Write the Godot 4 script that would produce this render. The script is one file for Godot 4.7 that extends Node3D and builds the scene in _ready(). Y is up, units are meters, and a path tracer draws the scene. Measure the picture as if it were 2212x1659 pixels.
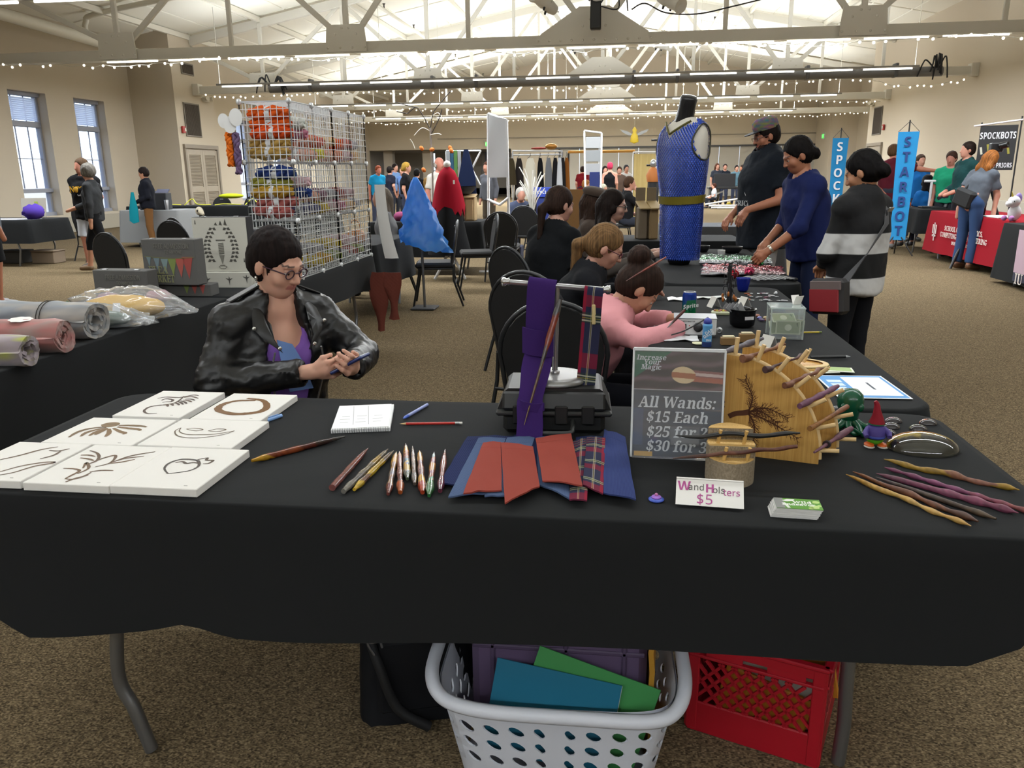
extends Node3D
# A craft and vendor hall: black-draped tables in front, a trussed white ceiling, people and stalls behind.
# World axes follow the room: -Z runs down the hall, +X to the right, metres.
const AX := -0.6
const RIDGE := 7.95
const PITCH := 0.19
const CHORD := 3.87
const TRUSS := [4.65,-2.7,-10.05,-17.4,-24.75,-32.1,-39.45]
const LAMPS := [[4.0,40.0,58.0,"behind the wand table"],[-3.6,18.0,24.0,"above the side table"],[-11.4,34.0,95.0,"over the wool stall aisle"],[-17.4,0.0,60.0,"fixed under the truss with the projector"],[-22.65,42.0,78.0,"before the truss with the grey pipe"],[-30.0,56.0,105.0,"behind the grey pipe"],[-37.35,150.0,260.0,"closest to the far wall"]]
const TOP := 0.745
var rng := RandomNumberGenerator.new()
var taken := {}
var mats := {}
var noise := FastNoiseLite.new()
func _ready() -> void:
	rng.seed = 7
	noise.seed = 3
	noise.frequency = 1.0
	set_camera()
	set_sky()
	set_room_lights()
	build_shell()
	build_trusses()
	build_tables()
	build_near_table()
	build_side_table()
	build_left_table()
	build_under_table()
	build_middle()
	build_hall_left()
	build_hall_right()
	build_hall_far()
	build_people_near()
	build_people_far()
# ---------------------------------------------------------------- camera, sky, light
func set_camera() -> void:
	var cam := Camera3D.new()
	cam.name = "camera"
	cam.fov = rad_to_deg(2.0*atan(829.5/1720.0))
	cam.near = 0.05
	cam.far = 300.0
	cam.transform = Transform3D(Basis.from_euler(Vector3(deg_to_rad(-14.9),deg_to_rad(7.7),deg_to_rad(-0.64)),EULER_ORDER_YXZ),Vector3(0,1.42,0))
	add_child(cam)
	cam.current = true
func set_sky() -> void:
	var e := Environment.new()
	e.background_mode = Environment.BG_SKY
	var m := ProceduralSkyMaterial.new()
	m.sky_top_color = Color(0.62,0.74,0.95)
	m.sky_horizon_color = Color(0.86,0.92,1.0)
	m.ground_horizon_color = Color(0.7,0.72,0.74)
	m.ground_bottom_color = Color(0.42,0.43,0.42)
	m.sky_energy_multiplier = 1.0
	m.energy_multiplier = 3.2
	var s := Sky.new()
	s.sky_material = m
	e.sky = s
	e.tonemap_mode = Environment.TONE_MAPPER_LINEAR
	e.tonemap_exposure = 1.13
	e.sdfgi_enabled = true
	e.ssao_enabled = true
	e.ssil_enabled = true
	var w := WorldEnvironment.new()
	w.name = "world"
	w.environment = e
	add_child(w)
func set_room_lights() -> void:
	# hung rows of fluorescent lamps: each row throws light up to the ceiling and down to the floor
	for q in LAMPS:
		for k in 2:
			if k == 0 and q[1] == 0.0:
				continue
			var a := AreaLight3D.new()
			a.name = "lamp_row_light"
			a.area_size = Vector2(18.6,0.14)
			a.area_normalize_energy = true
			a.light_color = Color(0.965,0.985,1.0)
			a.light_energy = q[1+k]
			a.area_range = 60.0
			a.shadow_enabled = true
			a.transform = Transform3D(Basis(Vector3.RIGHT,PI/2 if k == 0 else -PI/2),Vector3(-2.0,3.85+(0.08 if k == 0 else -0.04),q[0]))
			add_child(a,true)
# ---------------------------------------------------------------- mesh building
class MB:
	var v := PackedVector3Array()
	var n := PackedVector3Array()
	var c := PackedColorArray()
	var uv := PackedVector2Array()
	var i := PackedInt32Array()
	var col := Color.WHITE
	var tint := false
	var has_uv := false
	func vert(p: Vector3,nn: Vector3,u := Vector2.ZERO) -> int:
		v.append(p)
		n.append(nn)
		c.append(col)
		uv.append(u)
		return v.size() - 1
	func tri(a: int,b: int,d: int) -> void:
		i.append(a)
		i.append(d)
		i.append(b)
	func face(p: Array,u: Array = []) -> void:
		var nn: Vector3 = (p[1] - p[0]).cross(p[2] - p[0]).normalized()
		var s := v.size()
		for k in p.size():
			vert(p[k],nn,u[k] if u else Vector2.ZERO)
		for k in range(1,p.size() - 1):
			tri(s,s+k,s+k+1)
	func box(ctr: Vector3,size: Vector3,b := Basis(),bev := 0.0) -> MB:
		var h := size/2
		bev = minf(bev,minf(h.x,minf(h.y,h.z))*0.9)
		var q := []
		for s in 8:
			var g := Vector3(1 if s & 1 else -1,1 if s & 2 else -1,1 if s & 4 else -1)
			var t := []
			for ax in 3:
				var p := g*h - g*bev
				p[ax] = g[ax]*h[ax]
				t.append(ctr+b*p)
			q.append(t)
		for ax in 3:
			var e1 := 1 << ((ax+1) % 3)
			var e2 := 1 << ((ax+2) % 3)
			var e0 := 1 << ax
			face([q[e0][ax],q[e0 | e1][ax],q[e0 | e1 | e2][ax],q[e0 | e2][ax]])
			face([q[0][ax],q[e2][ax],q[e1 | e2][ax],q[e1][ax]])
			if bev > 0.0:
				var a1 := (ax+1) % 3
				var a2 := (ax+2) % 3
				for s1 in 2:
					for s2 in 2:
						var g := (e1 if s1 else 0) | (e2 if s2 else 0)
						var w := [q[g][a1],q[g][a2],q[g | e0][a2],q[g | e0][a1]]
						if s1 != s2:
							w.reverse()
						face(w)
		if bev > 0.0:
			for s in 8:
				var flip := (int(s & 1 > 0)+int(s & 2 > 0)+int(s & 4 > 0)) % 2 == 0
				face([q[s][0],q[s][2],q[s][1]] if flip else [q[s][0],q[s][1],q[s][2]])
		return self
	func tube(pts: Array,r,sides := 8,cap := true,shut := false) -> MB:
		var m := pts.size()
		var t0: Vector3 = (pts[1] - pts[0]).normalized()
		var up := Vector3.UP if absf(t0.y) < 0.9 else Vector3.RIGHT
		var nx := t0.cross(up).normalized()
		var s0 := v.size()
		for k in m:
			var t: Vector3
			if shut:
				t = (pts[(k+1) % m] - pts[(k - 1+m) % m]).normalized()
			else:
				t = (pts[mini(k+1,m - 1)] - pts[maxi(k - 1,0)]).normalized()
			nx = (nx - t*nx.dot(t)).normalized()
			var ny := t.cross(nx)
			var rr: float = r[k] if r is Array else r
			for j in sides:
				var a := TAU*j/sides
				var d := nx*cos(a)+ny*sin(a)
				vert(pts[k]+d*rr,d,Vector2(float(j)/sides,float(k)/m))
		for k in (m if shut else m - 1):
			var k2 := (k+1) % m
			for j in sides:
				var j2 := (j+1) % sides
				tri(s0+k*sides+j,s0+k*sides+j2,s0+k2*sides+j2)
				tri(s0+k*sides+j,s0+k2*sides+j2,s0+k2*sides+j)
		if cap and not shut:
			for e in 2:
				var k: int = 0 if e == 0 else m - 1
				var dd: Vector3 = (pts[0] - pts[1]).normalized() if e == 0 else (pts[m - 1] - pts[m - 2]).normalized()
				var cc := vert(pts[k],dd)
				var s1 := v.size()
				for j in sides:
					vert(v[s0+k*sides+j],dd)
				for j in sides:
					var j2 := (j+1) % sides
					if e == 0:
						tri(cc,s1+j2,s1+j)
					else:
						tri(cc,s1+j,s1+j2)
		return self
	func lathe(prof: Array,xf := Transform3D(),sides := 24,squash := 1.0) -> MB:
		var m := prof.size()
		var s0 := v.size()
		for k in m:
			var a: Vector2 = prof[maxi(k - 1,0)]
			var b: Vector2 = prof[mini(k+1,m - 1)]
			var d := b - a
			var pn := Vector2(d.y,-d.x).normalized()
			for j in sides+1:
				var t := TAU*j/sides
				var p: Vector2 = prof[k]
				vert(xf*Vector3(p.x*cos(t),p.y,p.x*sin(t)*squash),(xf.basis*Vector3(pn.x*cos(t),pn.y,pn.x*sin(t)/squash)).normalized(),Vector2(float(j)/sides,float(k)/(m - 1)))
		var w := sides+1
		for k in m - 1:
			for j in sides:
				tri(s0+k*w+j,s0+(k+1)*w+j+1,s0+k*w+j+1)
				tri(s0+k*w+j,s0+(k+1)*w+j,s0+(k+1)*w+j+1)
		return self
	func prism(poly: PackedVector2Array,depth: float,xf := Transform3D(),uvs := false) -> MB:
		var area := 0.0
		for k in poly.size():
			var p := poly[k]
			var q := poly[(k+1) % poly.size()]
			area += p.x*q.y - q.x*p.y
		if area < 0:
			poly = poly.duplicate()
			poly.reverse()
		var t := Geometry2D.triangulate_polygon(poly)
		var lo := poly[0]
		var hi := poly[0]
		for p in poly:
			lo = lo.min(p)
			hi = hi.max(p)
		for side in 2:
			var s0 := v.size()
			var nn := (xf.basis*(Vector3(0,0,1) if side == 1 else Vector3(0,0,-1))).normalized()
			for p in poly:
				vert(xf*Vector3(p.x,p.y,depth if side == 1 else 0.0),nn,Vector2((p.x - lo.x)/maxf(hi.x - lo.x,1e-6),1.0 - (p.y - lo.y)/maxf(hi.y - lo.y,1e-6)) if uvs else Vector2.ZERO)
			for k in range(0,t.size(),3):
				var a := poly[t[k]]
				var b := poly[t[k+1]]
				var d := poly[t[k+2]]
				var ccw := (b - a).cross(d - a) > 0
				if ccw == (side == 1):
					tri(s0+t[k],s0+t[k+1],s0+t[k+2])
				else:
					tri(s0+t[k],s0+t[k+2],s0+t[k+1])
		for k in poly.size():
			var p := poly[k]
			var q := poly[(k+1) % poly.size()]
			face([xf*Vector3(p.x,p.y,0),xf*Vector3(q.x,q.y,0),xf*Vector3(q.x,q.y,depth),xf*Vector3(p.x,p.y,depth)])
		return self
	func grid(rows: Array,loop := false,thick := 0.0) -> MB:
		var m := rows.size()
		var w: int = rows[0].size()
		var nn := []
		for a in m:
			var line := []
			for b in w:
				var du: Vector3 = rows[a][(b+1) % w if loop else mini(b+1,w - 1)] - rows[a][(b - 1+w) % w if loop else maxi(b - 1,0)]
				var dv: Vector3 = rows[mini(a+1,m - 1)][b] - rows[maxi(a - 1,0)][b]
				line.append(du.cross(dv).normalized())
			nn.append(line)
		for side in (2 if thick > 0.0 else 1):
			var s0 := v.size()
			for a in m:
				for b in w:
					var nv: Vector3 = nn[a][b]
					vert(rows[a][b] - (nv*thick if side else Vector3.ZERO),-nv if side else nv,Vector2(float(b)/maxi(w - 1,1),float(a)/maxi(m - 1,1)))
			for a in m - 1:
				for b in (w if loop else w - 1):
					var b2 := (b+1) % w
					var q := [s0+a*w+b,s0+a*w+b2,s0+(a+1)*w+b2,s0+(a+1)*w+b]
					if side == 0:
						tri(q[0],q[1],q[2])
						tri(q[0],q[2],q[3])
					else:
						tri(q[0],q[2],q[1])
						tri(q[0],q[3],q[2])
		if thick > 0.0:
			var edge := []
			for b in w:
				edge.append([m - 1,b])
			if not loop:
				for a in range(m - 2,-1,-1):
					edge.append([a,w - 1])
				for b in range(w - 2,-1,-1):
					edge.append([0,b])
				for a in range(1,m):
					edge.append([a,0])
			for k in edge.size() - (0 if loop else 1):
				var e: Array = edge[k]
				var g: Array = edge[(k+1) % edge.size()]
				var p: Vector3 = rows[e[0]][e[1]]
				var q: Vector3 = rows[g[0]][g[1]]
				if p.distance_squared_to(q) > 1e-12:
					face([q,p,p - nn[e[0]][e[1]]*thick,q - nn[g[0]][g[1]]*thick])
		return self
	func ball(ctr: Vector3,r: Vector3,b := Basis(),seg := 12,ring := 8) -> MB:
		var s0 := v.size()
		for k in ring+1:
			var ph := PI*k/ring
			for j in seg+1:
				var t := TAU*j/seg
				var d := Vector3(sin(ph)*cos(t),cos(ph),sin(ph)*sin(t))
				vert(ctr+b*(d*r),(b*(d/r)).normalized(),Vector2(float(j)/seg,float(k)/ring))
		var w := seg+1
		for k in ring:
			for j in seg:
				tri(s0+k*w+j,s0+k*w+j+1,s0+(k+1)*w+j+1)
				tri(s0+k*w+j,s0+(k+1)*w+j+1,s0+(k+1)*w+j)
		return self
	func ribbon(pts: Array,wid: Array,xf: Transform3D,h := 0.0006) -> MB:
		var m := pts.size()
		var a := []
		var b := []
		for k in m:
			var t: Vector2 = (pts[mini(k+1,m - 1)] - pts[maxi(k - 1,0)]).normalized()
			var nn := Vector2(-t.y,t.x)
			var w: float = wid[mini(k,wid.size() - 1)] if wid.size() == m else lerpf(wid[0],wid[-1],float(k)/(m - 1))
			var p: Vector2 = pts[k]
			a.append(xf*Vector3(p.x+nn.x*w,p.y+nn.y*w,h))
			b.append(xf*Vector3(p.x - nn.x*w,p.y - nn.y*w,h))
		for k in m - 1:
			face([a[k],b[k],b[k+1],a[k+1]])
		return self
	func done() -> ArrayMesh:
		var arr := []
		arr.resize(Mesh.ARRAY_MAX)
		arr[Mesh.ARRAY_VERTEX] = v
		arr[Mesh.ARRAY_NORMAL] = n
		if tint:
			arr[Mesh.ARRAY_COLOR] = c
		if has_uv:
			arr[Mesh.ARRAY_TEX_UV] = uv
		arr[Mesh.ARRAY_INDEX] = i
		var am := ArrayMesh.new()
		am.add_surface_from_arrays(Mesh.PRIMITIVE_TRIANGLES,arr)
		return am
# ---------------------------------------------------------------- nodes
func numbered(called: String) -> String:
	if not taken.has(called):
		taken[called] = 0
		return called
	taken[called] += 1
	return "%s_%03d" % [called,taken[called]]
func obj(called: String,mb,m: Material,parent: Node = null) -> MeshInstance3D:
	var o := MeshInstance3D.new()
	o.mesh = mb.done() if mb is MB else mb
	o.material_override = null
	if o.mesh is ArrayMesh:
		if o.mesh.surface_get_material(0) == null:
			o.mesh.surface_set_material(0,m)
		elif o.mesh.surface_get_material(0) != m:
			o.set_surface_override_material(0,m)
	else:
		o.set_surface_override_material(0,m)
	o.cast_shadow = GeometryInstance3D.SHADOW_CASTING_SETTING_ON
	o.name = numbered(called) if parent == null else called
	(parent if parent else self).add_child(o,true)
	return o
func thing(called: String,label: String,category: String,at := Vector3.ZERO,turn := 0.0,group := "") -> Node3D:
	var o := Node3D.new()
	o.name = numbered(called)
	add_child(o)
	o.position = at
	o.rotation.y = turn
	return tag(o,label,category,group)
func tag(o: Node3D,label: String,category: String,group := "") -> Node3D:
	o.set_meta("label",label)
	o.set_meta("category",category)
	if group:
		o.set_meta("group",group)
	return o
func struct(called: String,mb,m: Material,label := "") -> MeshInstance3D:
	var o := obj(called,mb,m)
	o.set_meta("kind","structure")
	if label:
		o.set_meta("label",label)
	return o
func copy(o: Node3D,at: Vector3,turn := 0.0,label := "",group := "") -> Node3D:
	var r: Node3D = o.duplicate()
	var base := String(o.name)
	if base.length() > 4 and base[base.length() - 4] == "_" and base.right(3).is_valid_int():
		base = base.left(base.length() - 4)
	r.name = numbered(base)
	add_child(r)
	r.position = at
	r.rotation = Vector3(0,turn,0)
	if label:
		r.set_meta("label",label)
	if group:
		r.set_meta("group",group)
	return r
func text(s: String,h: float,xf: Transform3D,m: Material,parent: Node,bold := true,serif := false,shear := 0.0,wide := 1.0,called := "lettering") -> MeshInstance3D:
	var t := TextMesh.new()
	var f := SystemFont.new()
	f.font_names = PackedStringArray(["Droid Serif" if serif else "Droid Sans"])
	f.font_weight = 700 if bold else 400
	t.font = f
	t.text = s
	t.font_size = 32
	t.pixel_size = h/23.0
	t.depth = 0.0016
	t.curve_step = 4.0
	var o := MeshInstance3D.new()
	o.mesh = t
	o.set_surface_override_material(0,m)
	o.name = called
	parent.add_child(o,true)
	o.transform = xf*Transform3D(Basis(Vector3(wide,0,0),Vector3(shear,1,0),Vector3(0,0,1)),Vector3.ZERO)
	return o
# ---------------------------------------------------------------- materials
func mat(col: Color,rough := 0.75,metal := 0.0,spec := 0.5) -> StandardMaterial3D:
	var key := "%s %.2f %.2f %.2f" % [col.to_html(),rough,metal,spec]
	if not mats.has(key):
		var m := StandardMaterial3D.new()
		m.albedo_color = col
		m.roughness = rough
		m.metallic = metal
		m.metallic_specular = spec
		mats[key] = m
	return mats[key]
func hexc(h: String) -> Color:
	return Color.html(h)
func mh(h: String,rough := 0.75,metal := 0.0,spec := 0.5) -> StandardMaterial3D:
	return mat(Color.html(h),rough,metal,spec)
func vmat(rough := 0.8,sheen := 0.0) -> StandardMaterial3D:
	var key := "v %.2f %.2f" % [rough,sheen]
	if not mats.has(key):
		var m := StandardMaterial3D.new()
		m.roughness = rough
		m.vertex_color_use_as_albedo = true
		if sheen > 0:
			m.rim_enabled = true
			m.rim = sheen
		mats[key] = m
	return mats[key]
func cloth(col: Color,key := "",scale := 220.0,bump := 0.02,rough := 0.92) -> StandardMaterial3D:
	var k := "cloth"+col.to_html()+key
	if not mats.has(k):
		var m: StandardMaterial3D = mat(col,rough).duplicate()
		m.metallic_specular = 0.3
		m.uv1_triplanar = true
		m.uv1_scale = Vector3.ONE*scale/64.0
		m.heightmap_enabled = true
		m.heightmap_texture = weave()
		m.heightmap_scale = bump
		mats[k] = m
	return mats[k]
func weave() -> ImageTexture:
	if not mats.has("weave"):
		var im := Image.create_empty(128,128,false,Image.FORMAT_RGB8)
		for y in 128:
			for x in 128:
				var a := 0.5+0.5*sin(x*TAU/4.0)*(1.0 if (y/2) % 2 == 0 else -1.0)
				var g := clampf(0.35*a+0.3+rng.randf()*0.3,0,1)
				im.set_pixel(x,y,Color(g,g,g))
		mats["weave"] = ImageTexture.create_from_image(im)
	return mats["weave"]
func speckle(key: String,cols: Array,size := 512,grain := 1) -> ImageTexture:
	if not mats.has(key):
		var im := Image.create_empty(size,size,false,Image.FORMAT_RGB8)
		var last := Color.BLACK
		for y in size:
			for x in size:
				if x % grain == 0 or rng.randf() < 0.3:
					var c: Color = cols[rng.randi() % cols.size()]
					last = c.lerp(cols[rng.randi() % cols.size()],rng.randf()*0.6)
				im.set_pixel(x,y,last)
		mats[key] = ImageTexture.create_from_image(im)
	return mats[key]
func wood(key: String,a: Color,b: Color,scale := Vector3(3,3,3),rough := 0.55) -> StandardMaterial3D:
	var k := "wood"+key
	if not mats.has(k):
		var im := Image.create_empty(256,256,false,Image.FORMAT_RGB8)
		var f := FastNoiseLite.new()
		f.seed = hash(key)
		f.frequency = 0.012
		for y in 256:
			for x in 256:
				var g := f.get_noise_2d(x*4.0,y*0.28)*0.5+0.5
				g = clampf(g+0.16*sin(g*36.0)+0.12*f.get_noise_2d(x*24.0,y*0.7),0,1)
				im.set_pixel(x,y,a.lerp(b,g))
		var m := StandardMaterial3D.new()
		m.albedo_texture = ImageTexture.create_from_image(im)
		m.roughness = rough
		m.uv1_triplanar = true
		m.uv1_scale = scale
		mats[k] = m
	return mats[k]
func glow(col: Color,e: float) -> StandardMaterial3D:
	var k := "glow%s%f" % [col.to_html(),e]
	if not mats.has(k):
		var m := StandardMaterial3D.new()
		m.albedo_color = col
		m.emission_enabled = true
		m.emission = col
		m.emission_energy_multiplier = e
		mats[k] = m
	return mats[k]
func glass(alpha := 0.1,tintc := Color(0.9,0.95,1.0),rough := 0.05) -> StandardMaterial3D:
	var k := "glass%f%s%f" % [alpha,tintc.to_html(),rough]
	if not mats.has(k):
		var m := StandardMaterial3D.new()
		m.albedo_color = Color(tintc,alpha)
		m.transparency = BaseMaterial3D.TRANSPARENCY_ALPHA
		m.roughness = rough
		mats[k] = m
	return mats[k]
func V(x: float,y: float,z: float) -> Vector3:
	return Vector3(x,y,z)
func T(p: Vector3,rx := 0.0,ry := 0.0,rz := 0.0) -> Transform3D:
	return Transform3D(Basis.from_euler(Vector3(deg_to_rad(rx),deg_to_rad(ry),deg_to_rad(rz))),p)
func smooth_path(pts: Array,n := 6) -> Array:
	var out := []
	for k in pts.size() - 1:
		var a = pts[maxi(k - 1,0)]
		var b = pts[k]
		var c = pts[k+1]
		var d = pts[mini(k+2,pts.size() - 1)]
		for j in n:
			var t := float(j)/n
			out.append(0.5*((2.0*b)+(c - a)*t+(2.0*a - 5.0*b+4.0*c - d)*t*t+(3.0*b - a - 3.0*c+d)*t*t*t))
	out.append(pts[-1])
	return out
# ---------------------------------------------------------------- the hall itself
func roof(x: float) -> float:
	return RIDGE - PITCH*absf(x - AX)
func wall_paint() -> StandardMaterial3D:
	if not mats.has("paint"):
		var m := StandardMaterial3D.new()
		m.albedo_color = Color(0.735,0.69,0.615)
		m.roughness = 0.85
		m.uv1_triplanar = true
		m.uv1_world_triplanar = true
		m.uv1_scale = Vector3.ONE*0.9
		m.heightmap_enabled = true
		m.heightmap_texture = speckle("plaster",[Color(0.2,0.2,0.2),Color(0.8,0.8,0.8),Color(0.5,0.5,0.5)],256,2)
		m.heightmap_scale = 0.05
		mats["paint"] = m
	return mats["paint"]
func build_shell() -> void:
	# carpet
	var carpet := StandardMaterial3D.new()
	carpet.albedo_texture = speckle("carpet",[hexc("4a4031"),hexc("685a45"),hexc("857459"),hexc("5a4e3c"),hexc("968468"),hexc("3a3227"),hexc("73664f")],1024,2)
	carpet.roughness = 1.0
	carpet.metallic_specular = 0.1
	carpet.uv1_triplanar = true
	carpet.uv1_world_triplanar = true
	carpet.uv1_scale = Vector3.ONE*0.33
	carpet.heightmap_enabled = true
	carpet.heightmap_texture = speckle("pile",[Color(0.1,0.1,0.1),Color(0.9,0.9,0.9),Color(0.5,0.5,0.5)],512,1)
	carpet.heightmap_scale = 0.25
	struct("floor",MB.new().box(V(-2.5,-0.1,-21),V(36,0.2,72)),carpet,"brown speckled loop carpet")
	var paint := wall_paint()
	# right wall, its recess by the far corner
	struct("wall_right",MB.new().box(V(9.75,3.2,-9.7),V(0.3,6.4,49.5)),paint)
	struct("wall_right_recess",MB.new().box(V(11.85,3,-39.2),V(0.3,6,9.2)),paint)
	struct("wall_right_return",MB.new().box(V(10.8,3,-34.55),V(1.8,6,0.2)),paint)
	struct("wall_right_block",MB.new().box(V(11.15,3,-45.25),V(1.5,6,3.1)),paint)
	# left: window bay, louvre-door block, second bay
	var wl := MB.new()
	bay_wall(wl,-14.6,14.5,-23.5,[-12.2,-15.3,-18.45,-20.85],1.32)
	struct("wall_left",wl,paint)
	struct("wall_left_block",MB.new().box(V(-14.0,3,-24.7),V(1.6,6,2.4)),paint)
	var w2 := MB.new()
	bay_wall(w2,-14.6,-25.9,-47.0,[-26.7,-30.2,-33.4],1.32)
	struct("wall_left_bay",w2,paint)
	var n := 0
	for z0 in [-12.2,-15.3,-18.45,-20.85,-26.7,-30.2,-33.4]:
		n += 1
		window(n,V(-14.6,0,z0 - 0.66),1.32)
	# back wall behind the camera
	struct("wall_back",MB.new().box(V(-2.5,4,14.6),V(36,8,0.2)),paint)
	# far wall: gable above, opening with a lobby on the left, folding partition on the right
	var g := MB.new()
	var zf := -46.9
	g.prism(PackedVector2Array([Vector2(-15,2.72),Vector2(12.4,2.72),Vector2(12.4,roof(12.4)+0.2),Vector2(AX,RIDGE+0.2),Vector2(-15,roof(-15)+0.2)]),0.3,Transform3D(Basis(),V(0,0,zf - 0.3)))
	struct("wall_far",g,paint)
	struct("wall_far_pier",MB.new().box(V(-4.9,1.36,zf - 0.15),V(2.7,2.72,0.3)),paint)
	var part := mh("aaa497",0.8)
	for k in 13:
		var o := struct("partition_panel",MB.new().box(V(-2.9+k*1.1,1.33,zf - 0.05),V(1.085,2.66,0.09),Basis(),0.012),part)
		o.set_meta("label","beige folding partition panel")
	struct("trim_1",MB.new().box(V(4.0,2.7,zf+0.06),V(16,0.09,0.1)),mh("3c3a38",0.5))
	struct("trim_2",MB.new().box(V(0.5,3.3,zf+0.03),V(22,0.04,0.04)),mh("7d766a",0.6))
	# lobby behind the opening
	var dark := paint
	var lob := MB.new()
	lob.box(V(-7.5,1.5,-55),V(9,3,0.2))
	struct("wall_lobby",lob,dark)
	var lw := MB.new()
	for sx in [[-15.5,-13.15],[-12.45,-10.55],[-9.95,-9.3],[-8.7,-6.9]]:
		lw.box(V((sx[0]+sx[1])/2,1.6,-54.8),V(sx[1] - sx[0],3.2,0.3))
	lw.box(V(-11,0.2,-54.8),V(9,0.4,0.3)).box(V(-11,3.0,-54.8),V(9,0.5,0.3))
	struct("wall_lobby_windows",lw,dark)
	struct("wall_lobby_left",MB.new().box(V(-15.4,1.6,-51),V(0.2,3.2,8)),dark)
	struct("ceiling_lobby",MB.new().box(V(-9.5,2.87,-51.2),V(13,0.3,8.0)),dark)
	for wx in [-12.8,-10.25,-9.0]:
		n += 1
		var wo := struct("window_%d" % n,MB.new().box(V(wx,1.57,-54.72),V(0.72,0.05,0.08)),mh("8e95a3",0.5))
		obj("window_mullion",MB.new().box(V(wx,1.6,-54.72),V(0.05,2.4,0.06)),mh("8e95a3",0.5),wo)
		obj("pane",MB.new().box(V(wx,1.6,-54.75),V(0.7,2.4,0.012)),glass(0.12),wo)
	for dx in [-13.9,-11.5]:
		struct("wall_lobby_pier",MB.new().box(V(dx,1.4,-48.6),V(0.55,2.8,0.55)),paint)
	# ceiling: roof slabs and the white deck panels between the trusses
	var white := mh("e9e6da",0.85)
	for s in [-1,1]:
		var r := MB.new()
		var x1: float = -15.0 if s < 0 else 12.4
		var p := PackedVector2Array([Vector2(AX,RIDGE+0.06),Vector2(AX,RIDGE+0.3),Vector2(x1,roof(x1)+0.3),Vector2(x1,roof(x1)+0.06)])
		r.prism(p,62.0,Transform3D(Basis(),V(0,0,-47.2)))
		struct("ceiling_left" if s < 0 else "ceiling_right",r,white,"white sloping ceiling deck")
	var slab := MB.new().box(V(0,0,0),V(1.16,0.05,3.5),Basis(),0.012).done()
	var ceil: Array = [get_node("ceiling_left"),get_node("ceiling_right")]
	for s in 2:
		var dir := -1.0 if s == 0 else 1.0
		var cnt := 12 if s == 0 else 9
		for iz in 11:
			for k in cnt:
				var z := -44.8+iz*3.66
				var x := AX+dir*(0.62+k*1.18)
				if absf(x) > 14.6 or z > -8.0:
					continue
				var o := obj("ceiling_panel",slab,white,ceil[s])
				o.transform = Transform3D(Basis(Vector3(0,0,1),-dir*atan(PITCH)),V(x,roof(x)+0.055,z))
	# purlins run down the hall under the deck
	var steel := mh("d9d5c8",0.6)
	for x in [-13.2,-10.9,-8.3,-5.75,-3.2,AX,1.95,4.5,7.1]:
		var o := struct("trim_%d" % (3+int(x+14)),MB.new().box(V(x,roof(x) - 0.06,-16),V(0.09,0.14,61)),steel)
		o.set_meta("label","white painted roof purlin")
	# grilles, doors, alarms on the side walls
	wall_grille(V(9.59,3.15,-33.26),PI/2*-1,1.0,0.98,"tall dark wall grille above the right panelled door")
	wall_grille(V(-13.19,3.08,-24.4),PI/2,0.9,0.95,"tall dark wall grille above the louvred doors")
	wall_grille(V(-13.19,4.56,-24.4),PI/2,0.68,0.3,"small high wall grille above the tall grille")
	louvre_door(1,V(-13.19,0,-24.72),PI/2,1.9)
	louvre_door(2,V(9.59,0,-33.26),-PI/2,1.6)
	fire_alarm(V(9.58,2.87,-32.35),-PI/2,"red fire alarm box on the wall beside the dark grille")
	fire_alarm(V(-13.18,2.77,-23.75),PI/2,"red fire alarm box between bay corner and grille")
	emergency_lamp(V(9.6,3.8,-34.0),-PI/2,"white twin emergency lamp beside the wall grille on the right")
	emergency_lamp(V(-13.2,3.75,-25.3),PI/2,"white twin emergency lamp above the louvred doors")
	exit_sign(V(-7.5,2.98,zf+0.08),0.0,"green EXIT sign above the lobby opening")
	exit_sign(V(10.38,3.05,-45.0),-PI/2,"green EXIT sign on the white pier by the partition")
	struct("baseboard_right",MB.new().box(V(9.56,0.3,-18),V(0.06,0.6,20),Basis(),0.01),mh("b7b0a2",0.7))
	struct("baseboard_left",MB.new().box(V(-14.42,0.2,-16),V(0.05,0.4,14),Basis(),0.01),mh("9a9384",0.7))
func bay_wall(m: MB,x: float,z0: float,z1: float,wins: Array,w: float) -> void:
	var z := z0
	for k in wins:
		m.box(V(x - 0.2,3,(z+k)/2),V(0.4,6,absf(z - k)))
		m.box(V(x - 0.2,0.225,k - w/2),V(0.4,0.45,w))
		m.box(V(x - 0.2,4.74,k - w/2),V(0.4,2.52,w))
		z = k - w
	m.box(V(x - 0.2,3,(z+z1)/2),V(0.4,6,absf(z - z1)))
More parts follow.
